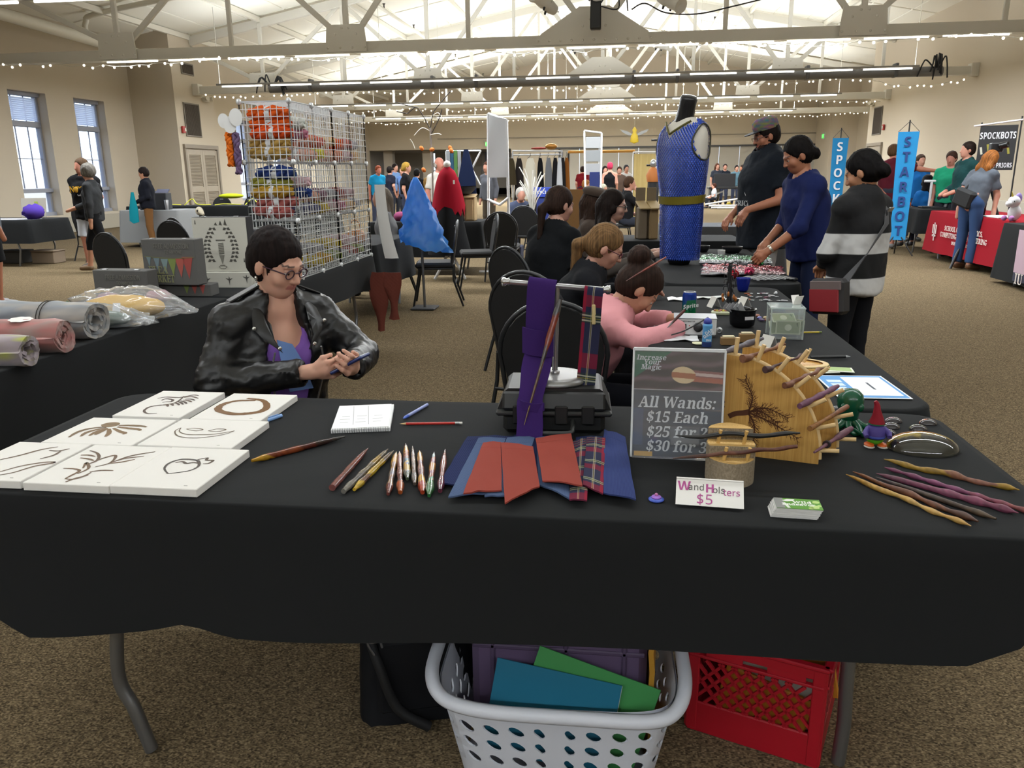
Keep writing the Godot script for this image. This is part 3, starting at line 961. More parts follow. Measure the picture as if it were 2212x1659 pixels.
func build_near_table() -> void:
	build_canvases()
	# notepad with a spiral
	var pad := thing("notepad","white spiral notepad lying open on the black cloth","notepad",V(-0.705,TOP,-2.08),deg_to_rad(13))
	obj("paper_block",MB.new().box(V(0,0.006,0.0),V(0.158,0.011,0.225),Basis(),0.001),mh("e8e9ea",0.8),pad)
	obj("top_sheet",MB.new().box(V(-0.003,0.0125,-0.002),V(0.152,0.0012,0.218),Basis(Vector3.UP,0.012)),mh("f3f4f5",0.8),pad)
	for x in [-0.03,0.012]:
		obj("ruled_line",MB.new().box(V(x,0.0133,-0.01),V(0.0012,0.0004,0.18),Basis(Vector3.UP,0.08)),mh("9b9ba0",0.8),pad)
	for k in 9:
		obj("writing",MB.new().box(V(-0.05+(k % 3)*0.045,0.0133,0.0+(k/3)*0.028),V(0.022+0.006*(k % 2),0.0004,0.0016),Basis(Vector3.UP,0.03)),mh("b9babf",0.8),pad)
	var ring := MB.new().tube([V(0,0,0),V(0,0.008,0.004),V(0,0.012,0.0),V(0,0.009,-0.006)],0.0011,5).done()
	for k in 24:
		obj("spiral_ring",ring,mh("c9cacc",0.3,0.8),pad).position = V(-0.074+k*0.0064,0.002,0.113)
	var pen := thing("pencil","red pencil with silver ferrule lying beside the notepad","pencil",V(-0.505,TOP+0.004,-2.057),deg_to_rad(8))
	obj("shaft",MB.new().tube([V(-0.07,0,0),V(0.066,0,0)],0.0038,6),mh("b8261e",0.35),pen)
	obj("point",MB.new().tube([V(-0.07,0,0),V(-0.084,0,0),V(-0.088,0,0)],[0.0038,0.0012,0.0004],6),mh("c9a878",0.6),pen)
	obj("ferrule",MB.new().tube([V(0.066,0,0),V(0.078,0,0)],0.004,8),mh("b9bbbd",0.3,0.8),pen)
	obj("eraser",MB.new().tube([V(0.078,0,0),V(0.086,0,0)],0.0038,8),mh("e4e0d8",0.8),pen)
	var bp := thing("ballpoint_pen","short pale blue ballpoint pen beyond the red pencil","pen",V(-0.575,TOP+0.0055,-2.165),deg_to_rad(-14))
	obj("barrel",MB.new().tube([V(0,0,-0.07),V(0,0,0.05)],0.0048,8),mh("8f9bd0",0.3),bp)
	obj("grip",MB.new().tube([V(0,0,0.05),V(0,0,0.066),V(0,0,0.078)],[0.005,0.0045,0.001],8),mh("3c5fc0",0.4),bp)
	var cap := thing("pen_cap","light blue pen cap beside the white canvas","pen cap",V(-0.962,TOP+0.006,-2.058),deg_to_rad(65))
	obj("cap_body",MB.new().tube([V(-0.028,0,0),V(0.0,0,0),V(0.026,0,0)],[0.0062,0.006,0.0055],8),mh("7fa6dd",0.35),cap)
	obj("clip",MB.new().box(V(-0.006,0.007,0),V(0.04,0.002,0.003)),mh("7fa6dd",0.35),cap)
	# wands laid on the cloth
	var y := TOP+0.008
	wand("wand","long rust-brown glossy wand lying alone beside the canvases",V(-0.868,y,-1.712),V(-0.703,y,-1.912),[0.004,0.0085,0.0075,0.0085,0.0075,0.0078,0.006,0.002],cl(["c09028","7a3a22","8a4426","5a2a20","3c2a26","4c4a48"]),{"rough": 0.12})
	var clay := [
		[[-0.614,-1.568],[-0.614,-1.829],["8a5550","83504a","8a4a40","7d4438"],"plum-brown glossy wand, outermost of the fanned row towards the canvases",[0.008,0.0085,0.0075,0.0085,0.0075,0.007,0.005,0.001]],
		[[-0.582,-1.550],[-0.562,-1.827],["7b7770","6d6a66","8a7f6a","a8894a","857a68"],"grey knobbly glossy wand with a mustard band",[0.006,0.0085,0.006,0.0085,0.006,0.008,0.0065,0.0055,0.001]],
		[[-0.562,-1.563],[-0.545,-1.818],["c7a530","7d5a44","c2a02c","b9962a","76654e","7a6a58"],"mustard-yellow glossy wand with grey-brown tip",[0.004,0.0085,0.0065,0.008,0.0065,0.0075,0.006,0.001]],
		[[-0.481,-1.547],[-0.536,-1.809],["70403a","8a6a50","77706a","8d6a3a","b8892c","b98a30"],"wand with clear knob, grey middle and ochre tip",[0.004,0.009,0.006,0.008,0.0065,0.0085,0.007,0.001]],
		[[-0.457,-1.558],[-0.529,-1.813],["a8562c","6d4036","7a4c40","8a5a4a","9a6d50"],"red-brown twisted wand with orange knob",[0.005,0.0095,0.006,0.008,0.006,0.0075,0.0065,0.001]],
		[[-0.462,-1.636],[-0.529,-1.873],["56604e","b08a30","57645c","9a5a34","b5802f","6a4a40"],"teal and ochre banded wand, farthest up the fanned row",[0.004,0.0095,0.0085,0.009,0.0075,0.008,0.006,0.001]],
		[[-0.438,-1.608],[-0.506,-1.854],["5a5048","6f5a4a","7d6450","6a5344"],"slim dark taupe wand in the fanned row",[0.004,0.0075,0.0055,0.006,0.006,0.0055,0.004,0.001]],
		[[-0.409,-1.563],[-0.481,-1.825],["b04528","c9962c","7a4a3c","8c5c44","b07e34","c08c38"],"ochre bubbly wand with red and yellow knob",[0.005,0.01,0.0085,0.007,0.0085,0.0065,0.008,0.0065,0.001]],
		[[-0.391,-1.547],[-0.442,-1.818],["2f6b38","4a7a50","8a5340","b57a2e","8a4a38","5f6a68"],"wand with a bright green knob and grey tip",[0.004,0.0105,0.008,0.0065,0.0085,0.0075,0.006,0.001]],
		[[-0.373,-1.575],[-0.419,-1.841],["6a3444","8a5248","8f5648","84483e"],"dusty red wand beside the fabric holsters",[0.005,0.0095,0.006,0.0065,0.0085,0.007,0.004,0.001]],
	]
	for w in clay:
		wand("wand",w[3],V(w[0][0],y,w[0][1]),V(w[1][0],y,w[1][1]),w[4],cl(w[2]),{"rough": 0.13,"group": "glossy clay wands"})
	var turned := [
		[[0.684,-1.514],[0.520,-1.769],["c99f55","d1aa62","c29a4e","b98c3c"],"pale yellow faceted wooden wand, outermost towards the business cards",[0.001,0.0055,0.003,0.0058,0.0032,0.0058,0.004,0.0055,0.0055,0.005,0.0035,0.001],0.0018],
		[[0.706,-1.538],[0.540,-1.789],["5a3a2a","7a4a30","6d4028","84502c"],"reddish brown wooden wand with bumpy handle",[0.002,0.0075,0.004,0.0065,0.004,0.0075,0.0062,0.0045,0.004,0.0035,0.001],0.0015],
		[[0.747,-1.556],[0.582,-1.762],["5b4a38","4c3c30","54463c","4a3a34","564a4a"],"dark walnut plain tapered wooden wand",[0.002,0.006,0.0045,0.005,0.0048,0.0045,0.004,0.003,0.001],0.0],
		[[0.803,-1.590],[0.590,-1.785],["7d3f58","8a4862","834660","7a4058","6f4254"],"purple-pink wooden wand with shaped handle",[0.001,0.008,0.005,0.0095,0.0055,0.0085,0.0055,0.0055,0.0055,0.006,0.0045,0.001],0.0],
		[[0.840,-1.585],[0.620,-1.827],["8a4a48","8a4658","83466a","8a4a70","7c4060"],"plum wooden wand with a row of beads",[0.003,0.006,0.0035,0.006,0.0035,0.006,0.0035,0.006,0.0035,0.006,0.0035,0.006,0.003,0.0045,0.001],0.0],
		[[0.859,-1.712],[0.634,-1.878],["a8862c","8a5a48","8c5c44","a5802f","a8842e","aa8a38"],"two-tone yellow and rose wavy wooden wand",[0.001,0.0065,0.004,0.006,0.0045,0.0085,0.0055,0.007,0.0045,0.0065,0.0045,0.001],0.003],
	]
	for w in turned:
		wand("wand",w[3],V(w[0][0],TOP+0.006,w[0][1]),V(w[1][0],TOP+0.006,w[1][1]),w[4].map(func(r): return r*1.12),cl(w[2]),{"rough": 0.55,"wig": w[5],"wf": 2.5,"group": "turned wooden wands","n": 44})
	build_holsters()
	build_price_sign()
	build_wand_rack()
	build_log_stand()
	build_tie_stand()
	# small things at the front right
	var btn := thing("button_badge","tiny blue and pink trinket disc beside the holster price card","trinket",V(0.09,TOP,-1.59))
	obj("disc",MB.new().lathe([Vector2(0,0.0),Vector2(0.016,0.001),Vector2(0.017,0.004),Vector2(0.012,0.007),Vector2(0,0.008)],Transform3D(),16),mh("3c56b8",0.4),btn)
	obj("bead_ring",MB.new().lathe([Vector2(0.0,0.006),Vector2(0.011,0.006),Vector2(0.01,0.01),Vector2(0,0.011)],Transform3D(),14),mh("9a62c8",0.4),btn)
	obj("centre_bead",MB.new().ball(V(0,0.013,-0.002),V(0.004,0.0035,0.004),Basis(),8,6),mh("c47aa8",0.4),btn)
	var hs := thing("price_card","white folded card reading Wand Holsters $5","card",V(0.2,TOP,-1.603),deg_to_rad(-4.5))
	var cs := T(V(0,0.03,0.022),-52,0,0)
	obj("card_front",MB.new().box(V(0,0,0),V(0.137,0.066,0.0012),cs.basis).done(),mh("eceae6",0.8),hs).position = V(0,0.026,0.02)
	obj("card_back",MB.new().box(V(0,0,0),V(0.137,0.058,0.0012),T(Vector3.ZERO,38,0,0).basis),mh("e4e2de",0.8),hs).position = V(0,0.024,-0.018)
	var pk := mh("b0508f",0.7)
	var ink := mh("55504f",0.7)
	var face := Transform3D(cs.basis,V(0,0.026,0.02))
	for q in [["W",-0.052,0.012,0.021,pk],["and",-0.027,0.01,0.014,ink],["H",0.0,0.009,0.02,pk],["ols",0.018,0.006,0.014,ink],["ters",0.044,0.002,0.0145,pk],["$5",-0.01,-0.018,0.022,pk]]:
		text(q[0],q[3],face*Transform3D(Basis(),V(q[1],q[2],0.0006)),q[4],hs,q[0] in ["W","H"])
	var bc := thing("business_cards","stack of green business cards reading Wild Endeavor","business cards",V(0.372,TOP,-1.553),deg_to_rad(-3))
	for k in 16:
		obj("card",MB.new().box(V(rng.randf_range(-0.001,0.001) - 0.012+k*0.0006,0.0008+k*0.0013,rng.randf_range(-0.001,0.001)),V(0.089,0.0012,0.051)),mh("c9c9c6" if k % 2 else "dedddb",0.6),bc)
	var topc := V(-0.002,0.0216,0)
	obj("card_face",MB.new().box(topc,V(0.089,0.0008,0.051)),mh("5a9a34",0.35),bc)
	obj("printed_band",MB.new().box(topc+V(-0.036,0.0005,0),V(0.017,0.0004,0.051)),mh("8a8d8c",0.4),bc)
	obj("printed_curve",MB.new().ribbon(smooth_path([Vector2(-0.04,0.024),Vector2(-0.034,0.012),Vector2(-0.026,-0.004),Vector2(-0.02,-0.024)],5),[0.0025,0.003],T(topc,-90,0,0)),mh("f0f2ee",0.4),bc)
	obj("printed_leaf",MB.new().prism(PackedVector2Array([Vector2(-0.03,0.012),Vector2(-0.02,0.02),Vector2(-0.004,0.021),Vector2(-0.008,0.013),Vector2(-0.02,0.009)]),0.0005,T(topc+V(0,0.0004,0),-90,0,0)),mh("f0f2ee",0.4),bc)
	text("Wild",0.011,T(topc+V(0.008,0.0005,-0.006),-90,0,0),mh("f4f5f0",0.5),bc,true,true)
	text("Endeavor",0.0095,T(topc+V(0.0,0.0005,0.006),-90,0,0),mh("f4f5f0",0.5),bc,true,true)
	for q in [[0.036,-0.012,0.007],[0.03,0.014,0.009],[0.04,0.006,0.004],[0.022,0.02,0.005]]:
		obj("printed_dot",MB.new().lathe([Vector2(0,0),Vector2(q[2],0.0),Vector2(q[2],0.0004),Vector2(0,0.0004)],Transform3D(Basis(),topc+V(q[0],0.0003,q[1])),12),mh("b9d67f",0.4),bc)
	build_sculptures()
func build_canvases() -> void:
	var white := cloth(Color(0.89,0.88,0.86),"canvas",900.0,0.006,0.85)
	var sets := [
		["curled seahorse",V(-1.3135,0,-2.125),0.205,0.266,[[16,-102,-9,-107,-35,-83,-43,-48,-31,-29,-7,-16,10,7,6,45,-2,75],[-70,45,-53,62,-12,61,4,72,20,93,41,87],[5,63,26,74,56,57],[19,46,38,48,57,34],[19,34,39,30,57,16],[14,27,33,17,51,-2],[10,18,26,9,45,-11],[6,7,22,-2,36,-18],[-2,-7,10,-12,21,-25],[-9,-16,1,-21,10,-35],[-45,25,-45,40,-34,44,-14,34,-9,16,-24,12,-30,4]],"3b2a20",2.3],
		["ring-shaped serpent biting its tail",V(-1.074,0,-2.118),0.207,0.264,[[-34,78,-5,73,23,61,51,26,68,-15,65,-50,41,-70,4,-80,-36,-66,-63,-46,-77,-10,-73,25,-51,51,-19,57,2,59]],"6a4a28",6.0],
		["brown octopus",V(-1.332,0,-1.863),0.25,0.214,[[-37,28,-71,7,-82,-24,-77,-64],[-30,23,-48,-3,-56,-27,-50,-55],[-22,18,-33,-13,-31,-48],[-20,12,-22,-18,-20,-39],[-15,12,7,-21,17,-51],[-7,19,30,-7,50,-17,51,-28],[-3,31,31,23,66,17,79,6],[-7,43,23,46,58,44,78,37],[-59,44,-36,50,-12,53]],"6b5330",3.6],
		["crescent with two leaf shapes",V(-1.07,0,-1.873),0.253,0.22,[[-87,31,-87,1,-56,-37,-9,-47,35,-30,61,-5,70,21],[-87,31,-73,-1,-42,-21,-5,-20,30,-12,58,8,70,21],[-66,21,-51,31,-20,22,-32,9,-66,21],[0,12,16,30,42,28,30,10,0,12]],"5a4a36",1.2],
		["two long bent brush strokes",V(-1.414,0,-1.628),0.2,0.252,[[-49,-3,-22,32,0,74,28,98],[23,72,49,69,67,88],[44,12,60,40,56,70],[11,-77,33,-38,66,-12,91,-5,93,-14,66,-35,47,-77,26,-95]],"5b4c40",2.2],
		["whiskered dragon head",V(-1.2,0,-1.624),0.207,0.256,[[-87,84,-58,69,-34,42,-24,14,-29,-5],[-88,51,-69,53,-46,45],[-77,33,-52,28,-31,18],[-29,-5,-20,34,-1,57,18,9,-1,-20],[22,19,39,59,81,93],[18,9,34,39,72,60],[17,4,41,16,63,37],[-70,-37,-41,-38,-21,-49,-21,-75,-22,-97],[-24,-32,-40,3,-11,-31,-14,-66],[6,-51,30,-40,57,-39],[-22,-97,-4,-99,10,-81,12,-55],[-7,-116,-1,-95,17,-71]],"57402a",2.0],
		["heart-shaped curled cat",V(-0.995,0,-1.627),0.204,0.256,[[-11,-47,-38,-15,-45,21,-28,46,8,43,24,28,35,1,26,-26,-11,-47],[-32,22,-20,31,-3,20,10,28,32,21],[10,47,27,61,33,46,50,45,49,26,37,22]],"38312c",2.0],
	]
	for q in sets:
		var t := thing("canvas_painting","white canvas painted with a brown "+q[0],"canvas",V(q[1].x,TOP,q[1].z),0.0,"small painted canvases")
		obj("canvas",MB.new().box(V(0,0.0105,0),V(q[2],0.019,q[3]),Basis(),0.0015),white,t)
		var top := T(V(0,0.0201,0),-90,0,0)
		for st in q[4]:
			var pts := []
			for k in range(0,st.size(),2):
				pts.append(Vector2(st[k],st[k+1])/1000.0)
			var sp := smooth_path(pts,6)
			var wid := []
			for k in sp.size():
				var u := float(k)/(sp.size() - 1)
				wid.append(q[6]/520.0*(0.25+0.75*sin(PI*clampf(0.12+u*0.8,0,1)))*(1.0+0.3*noise.get_noise_1d(k*3.0)))
			var dark := hexc(q[5])
			obj("painted_stroke",MB.new().ribbon(sp,wid,top,0.0004+0.0001*rng.randf()),mat(dark.lerp(hexc("8a5f2a"),rng.randf()*0.35),0.6),t)
		if q[0].begins_with("brown octopus"):
			obj("painted_blob",MB.new().lathe([Vector2(0,0),Vector2(0.024,0),Vector2(0.024,0.0005),Vector2(0,0.0005)],Transform3D(Basis(),V(-0.034,0.02,-0.048)),20,0.9),mh("775c33",0.6),t)
		obj("signature",MB.new().box(V(q[2]*0.33,0.0202,q[3]*0.43),V(0.008,0.0004,0.0016)),mh("8a8480",0.7),t)
func holster(label: String,q: Array,y: float,m: Material,crumple := 0.004) -> void:
	var rows := []
	for a in 9:
		var v := a/8.0
		var r := []
		for b in 6:
			var u := b/5.0
			var l := Vector2(q[0][0],q[0][1]).lerp(Vector2(q[3][0],q[3][1]),v)
			var g := Vector2(q[1][0],q[1][1]).lerp(Vector2(q[2][0],q[2][1]),v)
			var p := l.lerp(g,u)
			r.append(V(p.x,y+0.004+crumple*(0.5+noise.get_noise_2d(p.x*22+y*400,p.y*13))+0.002*sin(u*PI),p.y))
		rows.append(r)
	rows.reverse()
	for r in rows:
		r.reverse()
	var t := thing("wand_holster",label,"holster",Vector3.ZERO,0.0,"fabric wand holsters")
	var mb := MB.new().grid(rows,false,0.0035)
	mb.has_uv = true
	obj("fabric_sleeve",mb,m,t)
	var hemr := []
	for a in 2:
		var r := []
		for b in 6:
			r.append(rows[7+a][b]+V(0,0.0022,0))
		hemr.append(r)
	var hb := MB.new().grid(hemr,false,0.0015)
	hb.has_uv = true
	obj("hem_band",hb,m,t)
func plaid() -> StandardMaterial3D:
	if not mats.has("plaid"):
		var im := Image.create_empty(96,256,false,Image.FORMAT_RGB8)
		var base := hexc("2a2c44")
		for y in 256:
			for x in 96:
				var c := base
				if x < 16:
					c = c.lerp(hexc("9a1c34"),0.75)
				if y % 86 < 22:
					c = c.lerp(hexc("8a1c30"),0.55 if (x/2+y/2) % 2 else 0.75)
				if y % 86 in range(30,44):
					c = c.lerp(hexc("2e3f34"),0.6)
				if x in [44,45,52,53] or y % 86 in [33,34,40,41]:
					c = c.lerp(hexc("d6d2b8"),0.7)
				if x in [48,49] or y % 86 == 37:
					c = c.lerp(hexc("c9b53a"),0.6)
				im.set_pixel(x,y,c)
		var m := StandardMaterial3D.new()
		m.albedo_texture = ImageTexture.create_from_image(im)
		m.roughness = 0.9
		m.metallic_specular = 0.3
		mats["plaid"] = m
	return mats["plaid"]
func ribbed(key: String,a: String,b: String,n := 22) -> StandardMaterial3D:
	var k := "ribbed"+key
	if not mats.has(k):
		var im := Image.create_empty(128,128,false,Image.FORMAT_RGB8)
		for y in 128:
			for x in 128:
				var g := 0.5+0.5*sin(x*TAU*n/128.0)
				im.set_pixel(x,y,hexc(a).lerp(hexc(b),clampf(g*0.8+rng.randf()*0.25,0,1)))
		var m := StandardMaterial3D.new()
		m.albedo_texture = ImageTexture.create_from_image(im)
		m.roughness = 0.95
		m.metallic_specular = 0.25
		mats[k] = m
	return mats[k]
func build_holsters() -> void:
	var navy := ribbed("navy","1f2646","2b345e")
	var denim := ribbed("denim","435270","55678a",30)
	var red := cloth(Color(0.56,0.25,0.21),"holster",700.0,0.006)
	var y := TOP
	holster("navy corduroy holster at the wand end of the pile",[[-0.382,-1.945],[-0.26,-1.955],[-0.3,-1.6],[-0.385,-1.615]],y,navy)
	holster("navy corduroy holster flat under the middle of the pile",[[-0.262,-1.965],[-0.14,-1.97],[-0.12,-1.7],[-0.24,-1.7]],y,navy)
	holster("navy corduroy holster under the tartan ones",[[-0.1,-1.965],[0.0,-1.97],[-0.01,-1.7],[-0.08,-1.7]],y,navy)
	holster("faded denim holster under the first red one",[[-0.348,-1.92],[-0.278,-1.925],[-0.262,-1.56],[-0.346,-1.533]],y+0.005,denim)
	holster("faded denim holster under the second red one",[[-0.275,-1.93],[-0.205,-1.94],[-0.2,-1.55],[-0.27,-1.545]],y+0.005,denim)
	holster("faded denim holster with its corner sticking out under the third red one",[[-0.2,-1.94],[-0.125,-1.94],[-0.09,-1.55],[-0.163,-1.62]],y+0.005,denim)
	holster("brick-red holster over denim, first of three",[[-0.327,-1.868],[-0.283,-1.873],[-0.236,-1.563],[-0.315,-1.542]],y+0.011,red)
	holster("brick-red holster with its end folded to a point",[[-0.282,-1.868],[-0.198,-1.838],[-0.158,-1.59],[-0.219,-1.492]],y+0.014,red)
	holster("brick-red holster raised on the pile next to the tartan",[[-0.197,-1.887],[-0.111,-1.935],[-0.066,-1.588],[-0.153,-1.61]],y+0.019,red)
	holster("narrow tartan holster half under the red one",[[-0.104,-1.912],[-0.062,-1.945],[-0.055,-1.542],[-0.09,-1.541]],y+0.006,plaid())
	holster("wide tartan holster between red and blue ones",[[-0.07,-1.935],[-0.024,-1.932],[-0.022,-1.565],[-0.066,-1.612]],y+0.011,plaid())
	holster("long blue corduroy holster beside the price sign",[[-0.028,-1.998],[0.026,-1.947],[0.046,-1.549],[-0.021,-1.572]],y+0.008,ribbed("blue","2d3764","3c4878"),0.008)
func build_price_sign() -> void:
	var t := thing("price_sign","acrylic stand with dark poster reading All Wands $15 Each","sign",V(0.146,TOP,-1.852),deg_to_rad(-2.0))
	t.rotation.x = deg_to_rad(-5)
	# printed photo of turned wands, lower half plain slate
	var im := Image.create_empty(220,280,false,Image.FORMAT_RGB8)
	for y in 280:
		for x in 220:
			var c: Color
			if y < 102:
				var g := 0.5+0.5*sin(y*0.19+0.6*sin(x*0.06)+0.004*x*3)
				c = hexc("3a3236").lerp(hexc("6d5a60"),g*g)
				var yy := y - (60+(x - 110)*0.06)
				if absf(yy) < 15 and x > 120:
					c = hexc("c9b4b0") if absf(yy+5) < 4 else (hexc("a9624e") if yy > 2 else hexc("8a5a58"))
				if absf(yy) < 24 and x > 92 and x < 152:
					var e := Vector2((x - 122)/30.0,yy/22.0).length()
					if e < 1.0:
						c = hexc("d9c39c") if yy < -6 or yy > 8 else hexc("a86a4a")
				if x+y*1.3 < 92:
					c = hexc("2f6650")
				if y > 99:
					c = hexc("b0b2b6")
			else:
				var g := 0.5+0.5*noise.get_noise_2d(x*0.004+y*0.02,y*0.03)
				c = hexc("3b4048").lerp(hexc("4a5568"),g)
				if x < 26 and y > 150 and y < 250:
					c = c.lerp(hexc("4a5f8a"),0.5)
				if y > 266 and x < 52 and x > 4:
					c = hexc("c09a58")
			im.set_pixel(x,y,c)
	var pm := StandardMaterial3D.new()
	pm.albedo_texture = ImageTexture.create_from_image(im)
	pm.roughness = 0.22
	var w := 0.208
	var h := 0.262
	var mb := MB.new()
	mb.has_uv = true
	mb.prism(PackedVector2Array([Vector2(-w/2,0.004),Vector2(w/2,0.004),Vector2(w/2,h),Vector2(-w/2,h)]),0.0012,Transform3D(Basis(),V(0,0,0)),true)
	obj("printed_poster",mb,pm,t)
	obj("acrylic_front",MB.new().box(V(0,h/2+0.003,0.0035),V(w+0.006,h+0.004,0.002)),glass(0.05,Color.WHITE,0.03),t)
	var edge := mh("dfe3e6",0.25)
	for s in [-1,1]:
		obj("acrylic_edge",MB.new().box(V(s*(w/2+0.002),h/2+0.003,0.002),V(0.005,h+0.004,0.007),Basis(),0.001),edge,t)
	obj("acrylic_edge",MB.new().box(V(0,h+0.004,0.002),V(w+0.006,0.008,0.007),Basis(),0.001),edge,t)
	obj("acrylic_foot",MB.new().box(V(0,0.0015,-0.03),V(w,0.003,0.07)),glass(0.12,Color.WHITE,0.05),t)
	var wm := mh("cdd3da",0.5)
	var y := 0.0
	for q in [["All Wands:",0.136,0.026,0.0],["$15 Each",0.1,0.026,0.002],["$25 for 2",0.0635,0.026,0.002],["$30 for 3",0.028,0.026,0.002]]:
		text(q[0],q[2],Transform3D(Basis(),V(q[3],q[1]+0.002,0.0016)),wm,t,true,true,0.16,0.92)
	for q in [["Increase",0.246,-0.064],["Your",0.235,-0.062],["Magic",0.223,-0.064]]:
		text(q[0],0.0115,Transform3D(Basis(),V(q[2],q[1],0.0016)),wm,t,true,true,0.16)
func quarter_board() -> PackedVector2Array:
	var p := PackedVector2Array([Vector2(0,0)])
	for k in 17:
		var a := PI/2*k/16.0
		p.append(Vector2(sin(a+0.0)*0.226,0.012+cos(a)*0.235) if k < 16 else Vector2(0.226,0.0))
	p.remove_at(0)
	p.append(Vector2(-0.012,0.0))
	p.append(Vector2(-0.012,0.245))
	return p
func build_wand_rack() -> void:
	var bamboo := wood("bamboo",hexc("b5853f"),hexc("d6ab63"),Vector3(9,2.2,9),0.4)
	var pale := mh("d9b983",0.5)
	var at := V(0.262,TOP,-1.915)
	var turn := deg_to_rad(-16)
	var t := thing("wand_rack","bamboo quarter-circle wand rack with dowel pegs and burnt tree picture","rack",at,turn)
	var poly := quarter_board()
	obj("front_board",MB.new().prism(poly,0.012,Transform3D(Basis(),V(0,0,-0.006))),bamboo,t)
	obj("back_board",MB.new().prism(poly,0.012,Transform3D(Basis(),V(0.035,0,-0.11))),bamboo,t)
	for q in [V(0.02,0.03,-0.05),V(0.18,0.02,-0.05),V(0.03,0.2,-0.05)]:
		obj("spacer_rod",MB.new().tube([V(q.x,q.y,-0.1),V(q.x,q.y,-0.004)],0.006,8),pale,t)
	# edge veneer
	for z in [-0.0005,-0.1045]:
		var line := []
		for k in 17:
			var a := PI/2*k/16.0
			line.append(V(sin(a)*0.2275+(0.035 if z < -0.05 else 0.0),0.012+cos(a)*0.2365,z))
		obj("pale_edge",MB.new().tube(line,0.0055,6),pale,t)
	# pegs stick out of both edges, one wand across each pair
	var wd := [
		["7a7480","6b6670","grey pointed wand resting on the top pegs of the rack",[0.001,0.006,0.0085,0.006,0.009,0.007,0.0045]],
		["8a5a40","96664a","brown twisted wand on the second pegs of the rack",[0.011,0.008,0.004,0.006,0.0045,0.006,0.004]],
		["54393a","6a4a4c","thin dark squiggly wand on the third pegs of the rack",[0.009,0.005,0.003,0.0035,0.003,0.0035,0.002]],
		["83523c","8f5d48","reddish bumpy wand on the fourth pegs of the rack",[0.008,0.0075,0.005,0.007,0.0045,0.0065,0.003]],
		["7a4a66","8a5a78","purple knobbly wand on the fifth pegs of the rack",[0.007,0.0085,0.006,0.0085,0.0055,0.008,0.005]],
		["a06a34","8f5a38","amber tapered wand on the sixth pegs of the rack",[0.007,0.006,0.0045,0.006,0.0055,0.007,0.0065]],
		["8a5a6a","7d4f60","mauve wand with dark collar on the lowest pegs of the rack",[0.003,0.004,0.0045,0.005,0.009,0.0085,0.007]],
	]
	for k in 7:
		var a := PI/2*(0.055+k*0.148)
		var ends := []
		for e in 2:
			var z := 0.0 if e == 0 else -0.104
			var ox := 0.0 if e == 0 else 0.035
			var root := V(sin(a)*0.218+ox,0.012+cos(a)*0.227,z)
			var d := V(sin(a),cos(a),0)
			obj("peg",MB.new().tube([root,root+d*0.052],0.0052,8),pale,t)
			var tang := V(-cos(a),sin(a),0.0)
			ends.append(at+(root+d*0.02+tang*0.012).rotated(Vector3.UP,turn))
		var dir: Vector3 = (ends[1] - ends[0])
		var w: Array = wd[k]
		var o := wand("wand",w[2],ends[0] - dir*(0.55 if k > 0 else 0.5),ends[1]+dir*0.55,w[3].map(func(r): return r*0.95),cl([w[0],w[1]]),{"rough": 0.6,"wig": 0.004 if k in [1,2,3] else 0.0,"wf": 3.0,"group": "wands on the bamboo rack"})
		if k == 6:
			var c0: Vector3 = ends[0]+dir*0.1
			var band := MB.new().tube([c0,c0+dir*0.06],0.0095,10)
			obj("collar",band,mh("2a2024",0.6),o)
	# burnt picture: a winged tree
	var brown := mh("4f2a12",0.8)
	var fx := Transform3D(Basis(),V(0,0,0.0064))
	var trunk := MB.new().ribbon(smooth_path([Vector2(0.014,0.095),Vector2(0.03,0.104),Vector2(0.05,0.108),Vector2(0.062,0.112)],5),[0.006,0.0035,0.005,0.004,0.007],fx)
	obj("burnt_trunk",trunk,brown,t)
	var limbs := [[Vector2(0.06,0.112),Vector2(0.066,0.15),Vector2(0.046,0.192)],[Vector2(0.06,0.11),Vector2(0.11,0.092),Vector2(0.178,0.058)],[Vector2(0.06,0.108),Vector2(0.075,0.08),Vector2(0.076,0.04)],[Vector2(0.062,0.112),Vector2(0.1,0.125),Vector2(0.152,0.105)],[Vector2(0.062,0.112),Vector2(0.09,0.115),Vector2(0.13,0.09)]]
	for l in limbs:
		var sp := smooth_path(l,8)
		obj("burnt_limb",MB.new().ribbon(sp,[0.0026,0.0007],fx),brown,t)
		for k in range(2,sp.size() - 1):
			for s in [-1,1]:
				var d: Vector2 = (sp[k+1] - sp[k]).normalized().rotated(s*rng.randf_range(0.5,0.95))
				var ln := rng.randf_range(0.012,0.022)
				var tip: Vector2 = sp[k]+d*ln
				var tw := MB.new().ribbon([sp[k],sp[k]+d*ln*0.5,tip],[0.0009,0.0004],fx)
				tw.ribbon([sp[k]+d*ln*0.5,sp[k]+d*ln*0.5+d.rotated(0.7)*ln*0.4],[0.0006,0.0003],fx)
				obj("burnt_twig",tw,brown,t)
	for q in [Vector2(0.0,0.118),Vector2(0.0,0.13)]:
		obj("burnt_dot",MB.new().lathe([Vector2(0,0),Vector2(0.0035,0),Vector2(0.0035,0.0005),Vector2(0,0.0005)],T(V(q.x,q.y,0.006),90,0,0),10),brown,t)
